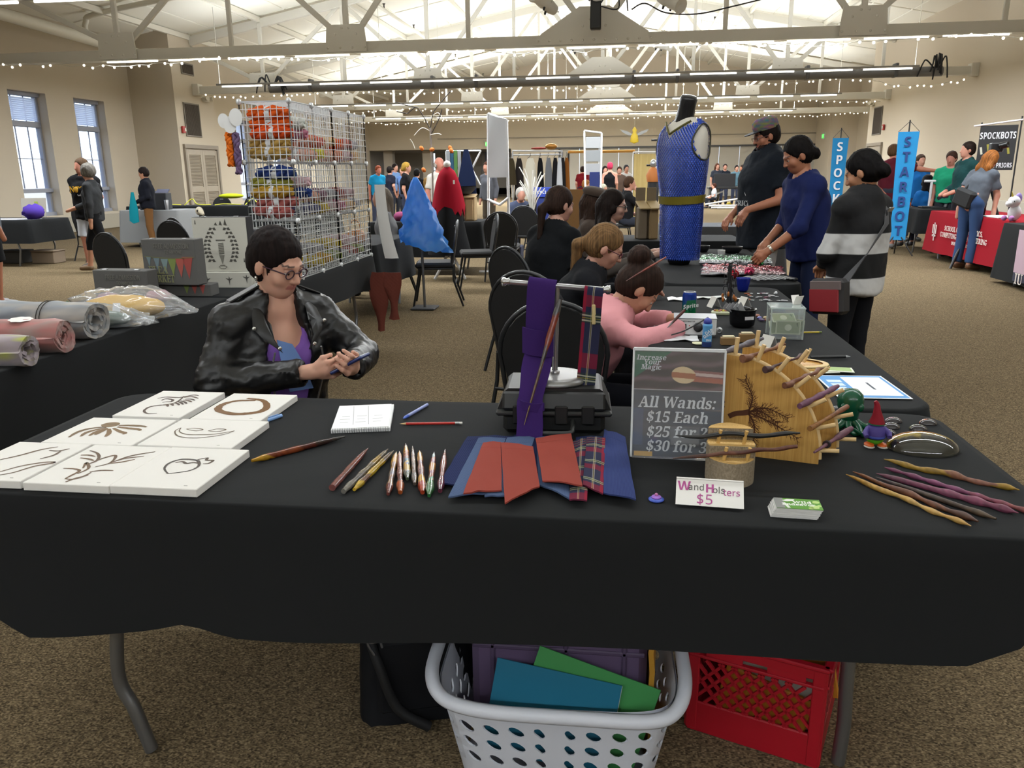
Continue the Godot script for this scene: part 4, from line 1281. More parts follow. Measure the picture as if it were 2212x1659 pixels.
func build_log_stand() -> void:
	var t := thing("log_stand","stepped birch log stand with pegs holding two wands","stand",V(0.258,TOP,-1.735))
	var bark := StandardMaterial3D.new()
	var im := Image.create_empty(128,128,false,Image.FORMAT_RGB8)
	for y in 128:
		for x in 128:
			var g := 0.5+0.5*noise.get_noise_2d(x*0.16,y*0.09)+0.35*noise.get_noise_2d(x*0.5+60,y*0.45)
			im.set_pixel(x,y,hexc("6a5c48").lerp(hexc("a89a84"),clampf(g,0,1)))
	bark.albedo_texture = ImageTexture.create_from_image(im)
	bark.roughness = 0.9
	bark.uv1_triplanar = true
	bark.uv1_scale = Vector3.ONE*9
	bark.heightmap_enabled = true
	bark.heightmap_texture = bark.albedo_texture
	bark.heightmap_scale = 0.3
	var ringim := Image.create_empty(128,128,false,Image.FORMAT_RGB8)
	for y in 128:
		for x in 128:
			var r := Vector2(x - 64,y - 58).length()+3.0*noise.get_noise_2d(x*0.05,y*0.05)
			ringim.set_pixel(x,y,hexc("c99f57").lerp(hexc("dcb878"),0.5+0.5*sin(r*0.75)))
	var endg := StandardMaterial3D.new()
	endg.albedo_texture = ImageTexture.create_from_image(ringim)
	endg.roughness = 0.6
	# three steps: the log is cut at three heights, each step a slice of the round
	var r0 := 0.053
	var steps := [[0.02,0.062,0.056],[-0.022,0.021,0.084],[-0.062,-0.021,0.112]]
	for s in steps:
		var poly := PackedVector2Array()
		for k in 13:
			var zz: float = lerpf(s[0],s[1],k/12.0)
			poly.append(Vector2(sqrt(maxf(r0*r0 - zz*zz*0.78,0.00002))*(1.0+0.03*noise.get_noise_1d(zz*90)),zz))
		for k in 13:
			var zz: float = lerpf(s[1],s[0],k/12.0)
			poly.append(Vector2(-sqrt(maxf(r0*r0 - zz*zz*0.78,0.00002))*(1.0+0.03*noise.get_noise_1d(zz*70+9)),zz))
		obj("bark_slice",MB.new().prism(poly,s[2],T(Vector3.ZERO,90,0,0)*Transform3D(Basis(),V(0,0,-s[2]))),bark,t)
		var cap := PackedVector2Array()
		for p in poly:
			cap.append(p*0.97)
		var mb := MB.new()
		mb.has_uv = true
		mb.prism(cap,0.0015,T(V(0,s[2]+0.0008,0),90,0,0)*Transform3D(Basis(),V(0,0,-0.0008)),true)
		obj("cut_face",mb,endg,t)
	for q in [V(-0.03,0.083,0.005),V(0.026,0.083,0.006),V(-0.02,0.055,0.04),V(0.03,0.055,0.038)]:
		obj("peg",MB.new().tube([q,q+V(0.005,0.034,0.004)],0.0042,8),mh("c7a05c",0.5),t)
	wand("wand","black wavy wand across the upper pegs of the log stand",V(0.405,0.855,-1.737),V(0.135,0.847,-1.72),[0.002,0.0055,0.005,0.006,0.0055,0.006,0.005,0.004,0.001],cl(["2a2826","1e1d1d","262424"]),{"rough": 0.35,"wig": 0.004,"wf": 2.2})
	wand("wand","rough reddish brown wand across the lower pegs of the log stand",V(0.392,0.84,-1.693),V(0.128,0.806,-1.686),[0.004,0.005,0.0042,0.0052,0.0045,0.005,0.004,0.0045,0.003,0.0012],cl(["6a3a28","5a2f22","74442e","4a2a22"]),{"rough": 0.5,"wig": 0.002,"wf": 4.0})
func build_tie_stand() -> void:
	# black plastic case that the stand rises from
	var c := thing("tool_case","black plastic tool case with handle under the metal T stand","case",V(-0.166,TOP,-2.1),deg_to_rad(3))
	var bm := mh("1d1e1e",0.45)
	obj("case_base",MB.new().box(V(0,0.03,0),V(0.27,0.056,0.19),Basis(),0.012),bm,c)
	obj("case_rim",MB.new().box(V(0,0.06,0),V(0.305,0.014,0.215),Basis(),0.005),mh("2a2b2b",0.4),c)
	var lid := MB.new()
	lid.prism(PackedVector2Array([Vector2(-0.15,0.066),Vector2(0.15,0.066),Vector2(0.128,0.118),Vector2(0.12,0.124),Vector2(-0.12,0.124),Vector2(-0.128,0.118)]),0.17,Transform3D(Basis(),V(0,0,-0.085)))
	obj("case_lid",lid,bm,c)
	for s in [-1,1]:
		obj("lid_slope",MB.new().box(V(0,0.09,s*0.088),V(0.27,0.05,0.03),Basis(Vector3.RIGHT,s*-0.3),0.006),bm,c)
	for x in [-0.09,0.02,0.09]:
		obj("latch",MB.new().box(V(x,0.058,0.105),V(0.034,0.05,0.012),Basis(),0.003),mh("161717",0.5),c)
	obj("handle",MB.new().tube(smooth_path([V(-0.05,0.04,0.1),V(-0.05,0.03,0.135),V(-0.04,0.022,0.145),V(0.04,0.022,0.145),V(0.05,0.03,0.135),V(0.05,0.04,0.1)],4),0.006,8),mh("2c2e2d",0.45),c)
	# T stand
	var st := thing("t_stand","brushed metal T-shaped scarf stand on the black case","stand",V(-0.166,TOP+0.124,-2.1),deg_to_rad(10))
	var steel := mh("a8a8aa",0.28,0.85)
	obj("foot_plate",MB.new().lathe([Vector2(0,0.0),Vector2(0.088,0.0),Vector2(0.09,0.006),Vector2(0.086,0.017),Vector2(0.07,0.02),Vector2(0,0.021)],Transform3D(),32),mh("8f8f8e",0.35,0.6),st)
	obj("post",MB.new().tube([V(0,0.02,0),V(0.004,0.255,0)],0.0078,12),steel,st)
	obj("collar",MB.new().lathe([Vector2(0.013,0.02),Vector2(0.014,0.026),Vector2(0.009,0.03)],Transform3D(),16),steel,st)
	obj("cross_bar",MB.new().tube([V(-0.132,0.272,0),V(0.138,0.246,0)],0.0072,12),steel,st)
	for q in [V(-0.132,0.272,0),V(0.138,0.246,0)]:
		var s := signf(q.x)
		obj("finial",MB.new().lathe([Vector2(0.0075,-0.012),Vector2(0.011,-0.01),Vector2(0.008,-0.005),Vector2(0.0125,0.001),Vector2(0.0115,0.009),Vector2(0,0.012)],T(q,0,0,-90.0*s),14),mh("c2c2c4",0.18,0.9),st)
	# purple felt holster strip draped over the bar with a loop and a wand through it
	var pf := cloth(hexc("3b2462"),"felt",160.0,0.05,1.0)
	var pt := thing("purple_strip","long purple felt holster strip hanging on the T stand with a wand","scarf",V(-0.2,0,-2.09))
	var path := [V(-0.012,1.02,-0.035),V(0.0,1.1,-0.02),V(0.004,1.146,0.0),V(0.0,1.12,0.02),V(-0.004,1.02,0.024),V(-0.006,0.96,0.022),V(-0.012,0.905,0.07),V(-0.02,0.84,0.118),V(-0.018,0.79,0.135),V(-0.02,0.75,0.15)]
	var sp := smooth_path(path,5)
	var rows := []
	for k in sp.size():
		var w := 0.036 if k < 26 else 0.034+0.004*sin(k*0.5)
		if k > 34:
			w = 0.033
		rows.append([sp[k]+V(-w,0.004,0),sp[k]+V(-w*0.3,0.001,0.004),sp[k]+V(w*0.3,-0.001,0.004),sp[k]+V(w,-0.005,0)])
	obj("felt_strip",MB.new().grid(rows,false,0.004),pf,pt)
	for q in [[0.985,0.07,0.036],[0.835,0.022,0.029]]:
		var rr := []
		for k in 5:
			var yy: float = q[0] - q[1]/2+q[1]*k/4.0
			var zz := 0.047 if q[0] > 0.9 else 0.132
			var xo := -0.008 if q[0] > 0.9 else -0.018
			rr.append([V(xo - q[2] - 0.003,yy+0.004,zz - 0.02),V(xo - q[2]*0.5,yy+0.002,zz),V(xo+q[2]*0.5,yy - 0.003,zz),V(xo+q[2]+0.003,yy - 0.005,zz - 0.02)])
		rr.reverse()
		obj("felt_loop",MB.new().grid(rr,false,0.004),pf,pt)
	wand("wand","wand with red and grey handle slipped through the purple felt loops",V(-0.148,1.1,-2.045),V(-0.232,0.79,-1.94),[0.005,0.0095,0.008,0.0095,0.006,0.0045,0.004,0.0035,0.003,0.002,0.001],cl(["55524f","8c3a26","8a3a28","4a423c","6a5040","6a503c","75583e","7d6045"]),{"rough": 0.25})
	# tartan strip on the other arm, with a clothespin
	var tp := thing("tartan_strip","tartan holster strip hanging on the T stand with a small clothespin","scarf",V(-0.068,0,-2.1))
	var tr := []
	for k in 15:
		var p: Vector3 = smooth_path([V(-0.004,1.0,-0.02),V(0.002,1.09,-0.016),V(0.005,1.124,0.0),V(0.003,1.1,0.014),V(-0.003,1.0,0.018),V(-0.01,0.9,0.03),V(-0.016,0.82,0.05)],3)[mini(k+4,18)]
		tr.append([p+V(-0.0245,0.003,0),p+V(0,0,0.002),p+V(0.0245,-0.003,0)])
	var tmb := MB.new().grid(tr,false,0.003)
	tmb.has_uv = true
	obj("tartan_fabric",tmb,plaid(),tp)
	for k in 2:
		obj("clothespin",MB.new().box(V(0.006,1.045+k*0.025,0.03),V(0.0095,0.028,0.006),Basis(Vector3(0,0,1),0.05),0.002),mh("c9b682",0.7),tp)
func build_sculptures() -> void:
	# green polymer octopus
	var g := mh("0f5238",0.22)
	var t := thing("octopus_figurine","shiny dark green clay octopus figurine beside the gnome","figurine",V(0.615,TOP,-2.12))
	obj("head",MB.new().lathe([Vector2(0.016,0.022),Vector2(0.023,0.034),Vector2(0.025,0.05),Vector2(0.031,0.066),Vector2(0.034,0.082),Vector2(0.03,0.1),Vector2(0.018,0.112),Vector2(0,0.116)],Transform3D(),22),g,t)
	for s in [-1,1]:
		obj("eye_bump",MB.new().ball(V(s*0.02,0.07,0.022),V(0.01,0.012,0.009),Basis(),10,7),g,t)
	for k in 8:
		var a := TAU*k/8.0+0.2
		var d := V(cos(a),0,sin(a))
		var side := V(-sin(a),0,cos(a))*(0.012 if k % 2 else -0.014)
		var r := 1.25 if k in [0,1,7] else 1.0
		obj("tentacle",MB.new().tube(smooth_path([d*0.012+V(0,0.03,0),d*0.026*r+V(0,0.018,0),d*0.044*r+V(0,0.006,0)+side,d*0.058*r+V(0,0.012,0)+side*1.6,d*0.06*r+V(0,0.024,0)+side*0.6],4),[0.011,0.01,0.0095,0.009,0.0088,0.0085,0.008,0.0075,0.007,0.0068,0.0064,0.006,0.0055,0.005,0.0045,0.004,0.003],8),g,t)
	# gnome
	var n := thing("gnome_figurine","small clay gnome with tall red hat and purple jacket","figurine",V(0.648,TOP,-2.0),deg_to_rad(180))
	for s in [-1,1]:
		obj("shoe",MB.new().ball(V(s*0.015,0.005,-0.008),V(0.012,0.006,0.017),Basis(),12,7),mh("c65a1c",0.4),n)
		obj("shoe_sole",MB.new().ball(V(s*0.016,0.002,-0.014),V(0.013,0.003,0.016),Basis(),12,6),mh("b9b5ae",0.3),n)
		obj("arm",MB.new().tube([V(s*0.018,0.045,0),V(s*0.028,0.036,-0.012),V(s*0.027,0.03,-0.022)],[0.008,0.0075,0.006],8),mh("4a3c86",0.6),n)
	obj("trousers",MB.new().ball(V(0,0.017,0),V(0.02,0.014,0.017),Basis(),14,9),mh("4f9a1c",0.5),n)
	obj("jacket",MB.new().lathe([Vector2(0.0,0.02),Vector2(0.022,0.021),Vector2(0.024,0.03),Vector2(0.021,0.05),Vector2(0.016,0.056),Vector2(0.0,0.058)],Transform3D(),18),mh("4a3c86",0.65),n)
	obj("belt",MB.new().lathe([Vector2(0.023,0.023),Vector2(0.0255,0.026),Vector2(0.0235,0.03)],Transform3D(),18),mh("3c4aa0",0.6),n)
	obj("scarf_of_leaves",MB.new().lathe([Vector2(0.012,0.054),Vector2(0.021,0.058),Vector2(0.012,0.066)],Transform3D(),18),mh("18573a",0.5),n)
	obj("hat",MB.new().tube(smooth_path([V(0,0.06,0),V(0,0.075,0),V(0.002,0.092,0),V(0.004,0.107,0),V(0.009,0.116,0)],4),[0.0195,0.0185,0.017,0.0155,0.014,0.0125,0.0112,0.01,0.009,0.0083,0.0077,0.0071,0.0066,0.006,0.0055,0.005,0.0035],14),mh("94162a",0.55),n)
	# glossy resin domes
	dome("large glossy resin dome with ochre and smoky swirls",V(0.757,TOP,-1.985),V(0.085,0.042,0.066),["1e1d1c","7a6412","a8650f","8a7418","262422","3a3832"])
	for q in [[0.758,-2.206,"7a3a52","small resin pebble with a pink patch"],[0.736,-2.154,"57525a","small smoky grey resin pebble"],[0.708,-2.096,"5a5880","small lilac resin pebble by the gnome"],[0.845,-2.198,"9a5030","small resin pebble with an orange patch"],[0.801,-2.144,"6a6a34","small olive resin pebble"],[0.632,-2.3,"6a5a5c","small resin pebble behind the octopus"]]:
		dome(q[3],V(q[0],TOP,q[1]),V(0.023,0.014,0.018),["2a282a",q[2],"343134"])
func dome(label: String,at: Vector3,r: Vector3,cols: Array) -> void:
	var mb := MB.new()
	mb.tint = true
	mb.lathe([Vector2(0.97,0.0),Vector2(1,0.06),Vector2(0.985,0.2),Vector2(0.92,0.4),Vector2(0.82,0.58),Vector2(0.68,0.74),Vector2(0.5,0.87),Vector2(0.27,0.965),Vector2(0.1,0.995),Vector2(0,1)],Transform3D(),40)
	for k in mb.v.size():
		var p := mb.v[k]
		mb.n[k] = V(p.x/r.x,maxf(p.y,0.02)/r.y,p.z/r.z).normalized()
		mb.v[k] = p*r
		var g := clampf((p.z*0.5+0.5)*cols.size()+0.9*noise.get_noise_3dv(p*Vector3(1.3,2,2.6)+at*30),0,cols.size() - 1.01)
		mb.c[k] = hexc(cols[int(g)]).lerp(hexc(cols[mini(int(g)+1,cols.size() - 1)]),smoothstep(0.3,0.7,g - int(g))).srgb_to_linear()
	var m := vmat(0.06)
	m.clearcoat_enabled = true
	m.clearcoat = 0.35
	m.clearcoat_roughness = 0.02
	var o := obj("resin_dome",mb,m)
	o.position = at
	tag(o,label,"resin dome","glossy resin pieces")
# ---------------------------------------------------------------- the side table with tools, the armour table
func build_side_table() -> void:
	var y := TOP
	# information sheet and leaflets at the near end
	var sh := thing("info_sheet","blue and white printed sheet at the end of the side table","paper",V(0.775,y,-2.578),deg_to_rad(2))
	obj("paper",MB.new().box(V(0,0.0018,0),V(0.216,0.0012,0.279)),mh("eef1f5",0.8),sh)
	obj("blue_border",MB.new().box(V(0,0.0027,0),V(0.204,0.0005,0.265)),mh("5d9bd6",0.7),sh)
	obj("white_panel",MB.new().box(V(0.03,0.0032,-0.002),V(0.125,0.0005,0.225)),mh("eef1f6",0.8),sh)
	for k in 3:
		obj("printed_figure",MB.new().box(V(-0.066,0.0032,-0.06+k*0.045),V(0.045 - k*0.006,0.0005,0.03),Basis(Vector3.UP,0.1*k)),mh("cfe2f4",0.8),sh)
	text("ADMINISTRATION",0.007,T(V(0.03,0.0036,0.0),-90,90,0),mh("6a6f78",0.8),sh)
	for q in [[0.70,-2.775,12,"pale green seed leaflet fanned out under another"],[0.755,-2.785,-6,"pale green seed leaflet on the top of the fan"]]:
		var l := thing("leaflet",q[3],"leaflet",V(q[0],y,q[1]),deg_to_rad(q[2]))
		obj("paper",MB.new().box(V(0,0.003 if q[2] > 0 else 0.006,0),V(0.1,0.002,0.066)),mh("e4e8da",0.7),l)
		obj("printed_grass",MB.new().box(V(0.006,0.0045 if q[2] > 0 else 0.0075,-0.004),V(0.075,0.0006,0.05)),mh("a3bd7c",0.7),l)
	var bp := thing("marker_pen","black pen with grey tip lying behind the leaflets","pen",V(0.775,y+0.006,-2.98),deg_to_rad(10))
	obj("barrel",MB.new().tube([V(-0.07,0,0),V(0.06,0,0)],0.0055,8),mh("232426",0.4),bp)
	obj("tip",MB.new().tube([V(0.06,0,0),V(0.078,0,0)],[0.0055,0.0012],8),mh("a9abad",0.4),bp)
	var tray := thing("oval_board","oval bamboo board lying behind the wand rack","board",V(0.62,y,-2.83),deg_to_rad(-8))
	obj("board",MB.new().lathe([Vector2(0,0),Vector2(0.115,0.0),Vector2(0.12,0.007),Vector2(0.115,0.014),Vector2(0,0.014)],Transform3D(),36,0.62),wood("bamboo",hexc("b5853f"),hexc("d6ab63"),Vector3(9,2.2,9),0.4),tray)
	obj("rim",MB.new().lathe([Vector2(0.092,0.013),Vector2(0.116,0.014),Vector2(0.112,0.02),Vector2(0.094,0.02)],Transform3D(),36,0.62),mh("dcc08c",0.5),tray)
	for q in [V(-0.055,0.02,-0.03),V(0.03,0.02,0.0)]:
		obj("peg",MB.new().tube([q,q+V(0.02,0.05,0)],0.0052,8),mh("d9b983",0.5),tray)
	# money box
	var mb := thing("money_box","clear acrylic box with dollar bills on the side table","box",V(0.69,y,-3.385),deg_to_rad(-3))
	var gl := glass(0.1,Color(0.92,0.96,0.95),0.06)
	var em := glass(0.35,Color(0.85,0.9,0.88),0.1)
	for s in [-1,1]:
		obj("acrylic_wall",MB.new().box(V(s*0.063,0.062,0),V(0.005,0.124,0.126)),gl,mb)
		obj("acrylic_wall",MB.new().box(V(0,0.062,s*0.063),V(0.121,0.124,0.005)),gl,mb)
		for e in [-1,1]:
			obj("edge",MB.new().tube([V(s*0.064,0.0,e*0.064),V(s*0.064,0.124,e*0.064)],0.0035,6),em,mb)
	obj("acrylic_lid",MB.new().box(V(0,0.128,0),V(0.138,0.008,0.138),Basis(),0.002),em,mb)
	obj("acrylic_floor",MB.new().box(V(0,0.003,0),V(0.12,0.005,0.12)),gl,mb)
	for k in 6:
		var bill := thing("dollar_bill",["folded green dollar bill standing inside the acrylic money box","green dollar bill lying on the heap in the money box"][k/3],"banknote",V(0.69,y+0.012,-3.385),deg_to_rad(-3),"bills in the money box")
		var c: Transform3D = [T(V(0.006,0.036,0.056),4,0,0),T(V(-0.02,0.035,0.03),-20,20,4),T(V(0.03,0.04,0.01),12,-30,-6),T(V(-0.01,0.07,0.02),-60,10,0),T(V(0.0,0.012,-0.02),-84,30,0),T(V(0.01,0.03,-0.03),-70,-20,8)][k]
		obj("paper",MB.new().box(Vector3.ZERO,V(0.098,0.058,0.0008)).done(),mh("b9bfa6",0.85),bill).transform = c
		obj("printed_frame",MB.new().box(Vector3.ZERO,V(0.088,0.048,0.0012)).done(),mh("8d9a7c",0.85),bill).transform = c
		obj("printed_oval",MB.new().lathe([Vector2(0,0),Vector2(0.014,0),Vector2(0.014,0.0018),Vector2(0,0.0018)],T(Vector3.ZERO,90,0,0),14).done(),mh("c3c9b2",0.85),bill).transform = c*T(V(0,0,-0.0001))
		text("1",0.014,c*T(V(0.034,0.012,0.001)),mh("4e5a44",0.8),bill)
	var slip := thing("tent_card","white folded paper tent on the lid of the money box","card",V(0.735,y+0.133,-3.4),deg_to_rad(30))
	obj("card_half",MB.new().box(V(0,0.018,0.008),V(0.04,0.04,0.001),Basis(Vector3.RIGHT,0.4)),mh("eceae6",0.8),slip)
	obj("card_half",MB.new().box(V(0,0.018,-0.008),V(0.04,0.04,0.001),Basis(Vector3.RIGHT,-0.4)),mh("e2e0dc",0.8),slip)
	# bowl with packets
	var bw := thing("bowl","black glossy bowl with a white sticker on the side table","bowl",V(0.55,y,-3.6))
	obj("shell",MB.new().lathe([Vector2(0,0.002),Vector2(0.04,0.0),Vector2(0.052,0.008),Vector2(0.056,0.03),Vector2(0.056,0.07),Vector2(0.062,0.078),Vector2(0.06,0.08),Vector2(0.052,0.07),Vector2(0.05,0.02),Vector2(0,0.015)],Transform3D(),32),mh("121214",0.16),bw)
	obj("sticker",MB.new().box(V(0.022,0.045,0.0525),V(0.042,0.014,0.002),Basis(Vector3.UP,0.38)),mh("d9d9db",0.6),bw)
	for k in 5:
		var pk := thing("packet","grey paper packet stuck in the black bowl","packet",V(0.53+k*0.008,y+0.025,-3.6+(k % 2)*0.012),0.2*k,"packets in the black bowl")
		obj("paper",MB.new().box(V(-0.022,0.045,0),V(0.09,0.03,0.003),Basis(Vector3(0,0,1),-0.55 - 0.08*k)),mh("8c8d90",0.6),pk)
	# soda can
	var can := thing("soda_can","blue and green soda can reading Sprite","can",V(0.335,y,-3.82))
	var im := Image.create_empty(8,64,false,Image.FORMAT_RGB8)
	for yy in 64:
		for x in 8:
			im.set_pixel(x,yy,hexc("1b3f9c").lerp(hexc("157a45"),smoothstep(18,44,yy)))
	var cm := StandardMaterial3D.new()
	cm.albedo_texture = ImageTexture.create_from_image(im)
	cm.roughness = 0.22
	cm.metallic = 0.35
	var cb := MB.new()
	cb.has_uv = true
	cb.lathe([Vector2(0.033,0.112),Vector2(0.033,0.01)].map(func(p): return p),Transform3D(),28)
	cb = MB.new()
	cb.has_uv = true
	cb.lathe([Vector2(0.027,0.002),Vector2(0.033,0.01),Vector2(0.033,0.06),Vector2(0.033,0.108),Vector2(0.0285,0.119)],Transform3D(),28)
	for k in cb.uv.size():
		cb.uv[k].y = 1.0 - cb.uv[k].y
	obj("can_body",cb,cm,can)
	var al := mh("b5b8bb",0.25,0.9)
	obj("can_lid",MB.new().lathe([Vector2(0.0285,0.119),Vector2(0.0275,0.122),Vector2(0.025,0.119),Vector2(0,0.119)],Transform3D(),24),al,can)
	obj("pull_tab",MB.new().box(V(0,0.1205,0.006),V(0.012,0.0015,0.02)),al,can)
	obj("printed_badge",MB.new().prism(PackedVector2Array([Vector2(-0.02,0.02),Vector2(0.02,0.026),Vector2(0.024,0.0),Vector2(0.0,-0.03),Vector2(-0.024,-0.006)]),0.001,Transform3D(Basis(),V(0.006,0.062,0.0328))),mh("1a6a4a",0.3),can)
	text("Sprite",0.018,Transform3D(Basis(Vector3(0,0,1),0.15),V(0.006,0.058,0.034)),mh("e6ecee",0.4),can,true,false,0.15)
	# woodburning station
	var st := thing("burning_station","white wood-burning control box with black dial and cord","tool",V(0.325,y,-3.4),deg_to_rad(-3))
	obj("case",MB.new().box(V(0,0.042,0),V(0.172,0.07,0.12),Basis(),0.004),mh("d8d9d9",0.5),st)
	obj("case_foot",MB.new().box(V(0,0.006,0),V(0.168,0.012,0.116)),mh("333436",0.6),st)
	obj("top_plate",MB.new().box(V(0,0.078,-0.002),V(0.176,0.004,0.126),Basis(),0.001),mh("9a9da0",0.4,0.5),st)
	obj("dial",MB.new().lathe([Vector2(0,0),Vector2(0.02,0.0),Vector2(0.018,0.012),Vector2(0.012,0.014),Vector2(0.012,0.024),Vector2(0,0.025)],T(V(0.012,0.042,0.06),90,0,0),20),mh("232325",0.5),st)
	obj("switch",MB.new().box(V(-0.04,0.045,0.061),V(0.007,0.02,0.005),Basis(),0.001),mh("1c1c1e",0.4),st)
	obj("indicator",MB.new().ball(V(-0.024,0.048,0.061),V(0.0025,0.0025,0.002),Basis(),8,6),mh("c0392b",0.3),st)
	text("BURN MASTER",0.006,Transform3D(Basis(),V(-0.03,0.066,0.0605)),mh("6a6a6a",0.7),st)
	obj("jack",MB.new().lathe([Vector2(0.008,0),Vector2(0.014,0.0),Vector2(0.014,0.01),Vector2(0.008,0.012)],T(V(0.099,0.028,0.045),90,0,0),16),mh("b5b7b9",0.3,0.8),st)
	obj("cord",MB.new().tube(smooth_path([V(0.05,0.085,0.062),V(0.0,0.06,0.1),V(-0.05,0.035,0.12),V(-0.1,0.02,0.13)],6),0.0028,6),mh("2a2a2c",0.6),st)
	obj("cord",MB.new().tube(smooth_path([V(-0.086,0.05,0.03),V(-0.13,0.05,0.06),V(-0.2,0.03,0.06),V(-0.24,0.02,0.08)],6),0.0028,6),mh("2a2a2c",0.6),st)
	# blue dauber bottle
	var db := thing("dauber_bottle","light blue dauber bottle with a round dark blue cap","bottle",V(0.352,y,-3.16))
	obj("bottle",MB.new().lathe([Vector2(0,0.0),Vector2(0.017,0.001),Vector2(0.0185,0.005),Vector2(0.0185,0.072),Vector2(0.0195,0.082),Vector2(0.019,0.088),Vector2(0.012,0.094)],Transform3D(),24),mh("5a9fd4",0.35),db)
	obj("cap",MB.new().ball(V(0,0.098,0),V(0.0165,0.0165,0.0165),Basis(),18,12),mh("35409c",0.35),db)
	obj("base_band",MB.new().lathe([Vector2(0.0188,0.0),Vector2(0.0192,0.012),Vector2(0.0187,0.02)],Transform3D(),24),mh("23386e",0.4),db)
	for q in [["DAB",0.062,0.012,0.5],["DAUB",0.05,0.012,0.5],["INK",0.028,0.008,0.0]]:
		text(q[0],q[2],Transform3D(Basis(Vector3(0,0,1),q[3]),V(0.004,q[1],0.0192)),mh("eef2f6",0.5),db)
	var lid := thing("jar_lid","small pale round lid in front of the burning station","lid",V(0.32,y,-3.2))
	obj("disc",MB.new().lathe([Vector2(0,0.0),Vector2(0.02,0),Vector2(0.021,0.006),Vector2(0,0.007)],Transform3D(),20),mh("d4d4ae",0.5),lid)
	# wooden block boxes in front of the bowl
	for q in [[0.44,-3.2,0.03,"low wooden block with pale top before the black bowl"],[0.52,-3.26,0.034,"wooden cube stack beside the low block"]]:
		var w := thing("wood_block_box",q[3],"wood block",V(q[0],y,q[1]),deg_to_rad(6))
		obj("block",MB.new().box(V(0,q[2]/2,0),V(0.06,q[2],0.03),Basis(),0.002),mh("8a6a40",0.6),w)
		obj("block_face",MB.new().box(V(0.0,q[2]+0.003,0),V(0.045,0.006,0.02),Basis(),0.001),mh("d8cca8",0.7),w)
	# tent cards
	for q in [[0.485,-4.12,20,"white tent card behind the soda can"],[0.635,-4.13,25,"white tent card beside the earring tree"],[0.585,-3.14,35,"small white tent card just behind the wand rack"]]:
		var c := thing("tent_card",q[3],"card",V(q[0],y,q[1]),deg_to_rad(q[2]))
		for s in [-1,1]:
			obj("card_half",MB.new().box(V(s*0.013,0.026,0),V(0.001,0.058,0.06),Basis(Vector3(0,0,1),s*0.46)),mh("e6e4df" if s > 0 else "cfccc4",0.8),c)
	# earring tree of black branches
	var et := thing("earring_tree","black wire tree hung with earrings and small rings","stand",V(0.577,y,-4.27))
	obj("trunk",MB.new().tube(smooth_path([V(0,0,0),V(0.004,0.06,0),V(-0.004,0.14,0),V(0.0,0.21,0)],5),[0.014,0.013,0.013,0.013,0.013,0.013,0.012,0.012,0.012,0.012,0.011,0.011,0.011,0.011,0.01,0.01],8),mh("17171a",0.5),et)
	for k in 22:
		var a := k*2.4
		var yy := 0.05+k*0.0075
		var p := V(0,yy,0)
		var d := V(cos(a),0.25,sin(a))*rng.randf_range(0.02,0.036)
		obj("branch",MB.new().tube(smooth_path([p,p+d,p+d*1.2+V(0,-0.022,0)],4),0.0028,5),mh("1c1c20",0.45),et)
	for k in 7:
		var a := k*0.9
		var e := thing("earring","amber and copper earring hanging low on the black wire tree" if k < 5 else "silver earring hanging on the black wire tree","earring",V(0.577+cos(a)*0.034,y+0.004+(k % 3)*0.015,-4.27+sin(a)*0.03),a,"earrings on the wire tree")
		obj("drop",MB.new().ball(V(0,0.014,0),V(0.008,0.014,0.006),Basis(),10,7),mh("a0602c" if k < 5 else "b0b0b4",0.3,0.2),e)
	# blue cup, rings and keyrings, papers
	var cup := thing("blue_cup","cobalt blue glazed cup beside the earring tree","cup",V(0.707,y,-4.68))
	obj("shell",MB.new().lathe([Vector2(0,0.001),Vector2(0.022,0),Vector2(0.03,0.012),Vector2(0.037,0.05),Vector2(0.04,0.074),Vector2(0.042,0.078),Vector2(0.038,0.077),Vector2(0.033,0.04),Vector2(0,0.012)],Transform3D(),26),mh("14227a",0.12),cup)
	for k in 12:
		var kr := thing("keyring","silver and leather keyring laid out near the table edge","keyring",V(0.74+(k % 4)*0.045 - (k/4)*0.015,y,-4.62+(k/4)*0.13+rng.randf()*0.03),rng.randf()*6.0,"keyrings laid out near the table edge")
		var line := []
		for j in 10:
			line.append(V(cos(j*TAU/10)*0.011,0.002,sin(j*TAU/10)*0.011))
		obj("ring",MB.new().tube(line,0.0016,5,false,true),mh("bcbec2",0.25,0.9),kr)
		obj("fob",MB.new().box(V(0.03,0.004,0),V(0.036,0.006,0.012),Basis(),0.002),mh(["8a4a2c","9a9ca0","6a3a4a","b8b8ba"][k % 4],0.5,0.3 if k % 2 else 0.0),kr)
	for k in 7:
		var s := thing("polished_stone","small polished stone between bowl and money box","stone",V(0.655+(k % 3)*0.028,y,-3.74 - (k/3)*0.06+rng.randf()*0.02),rng.randf()*3,"polished stones")
		obj("stone",MB.new().ball(V(0,0.007,0),V(0.015,0.0075,0.011),Basis(),10,6),mh(["5a4a6a","8a5a4a","7a7a86","4a4a8a","9a8a6a"][k % 5],0.2),s)
	var papers := [[0.33,-4.35,0.13,0.1,"e9e9ea","white paper bag lying behind the soda can"],[0.22,-3.62,0.12,0.16,"dfe0e2","white papers under the girl's face"],[0.26,-3.3,0.14,0.12,"d5d7da","foil and white paper beside the burning station"],[0.5,-4.42,0.15,0.07,"cfd3cf","bundle of thin cords and cloth strips"],[0.62,-4.35,0.1,0.06,"d8d8d8","pale plastic bag beside the earring tree"]]
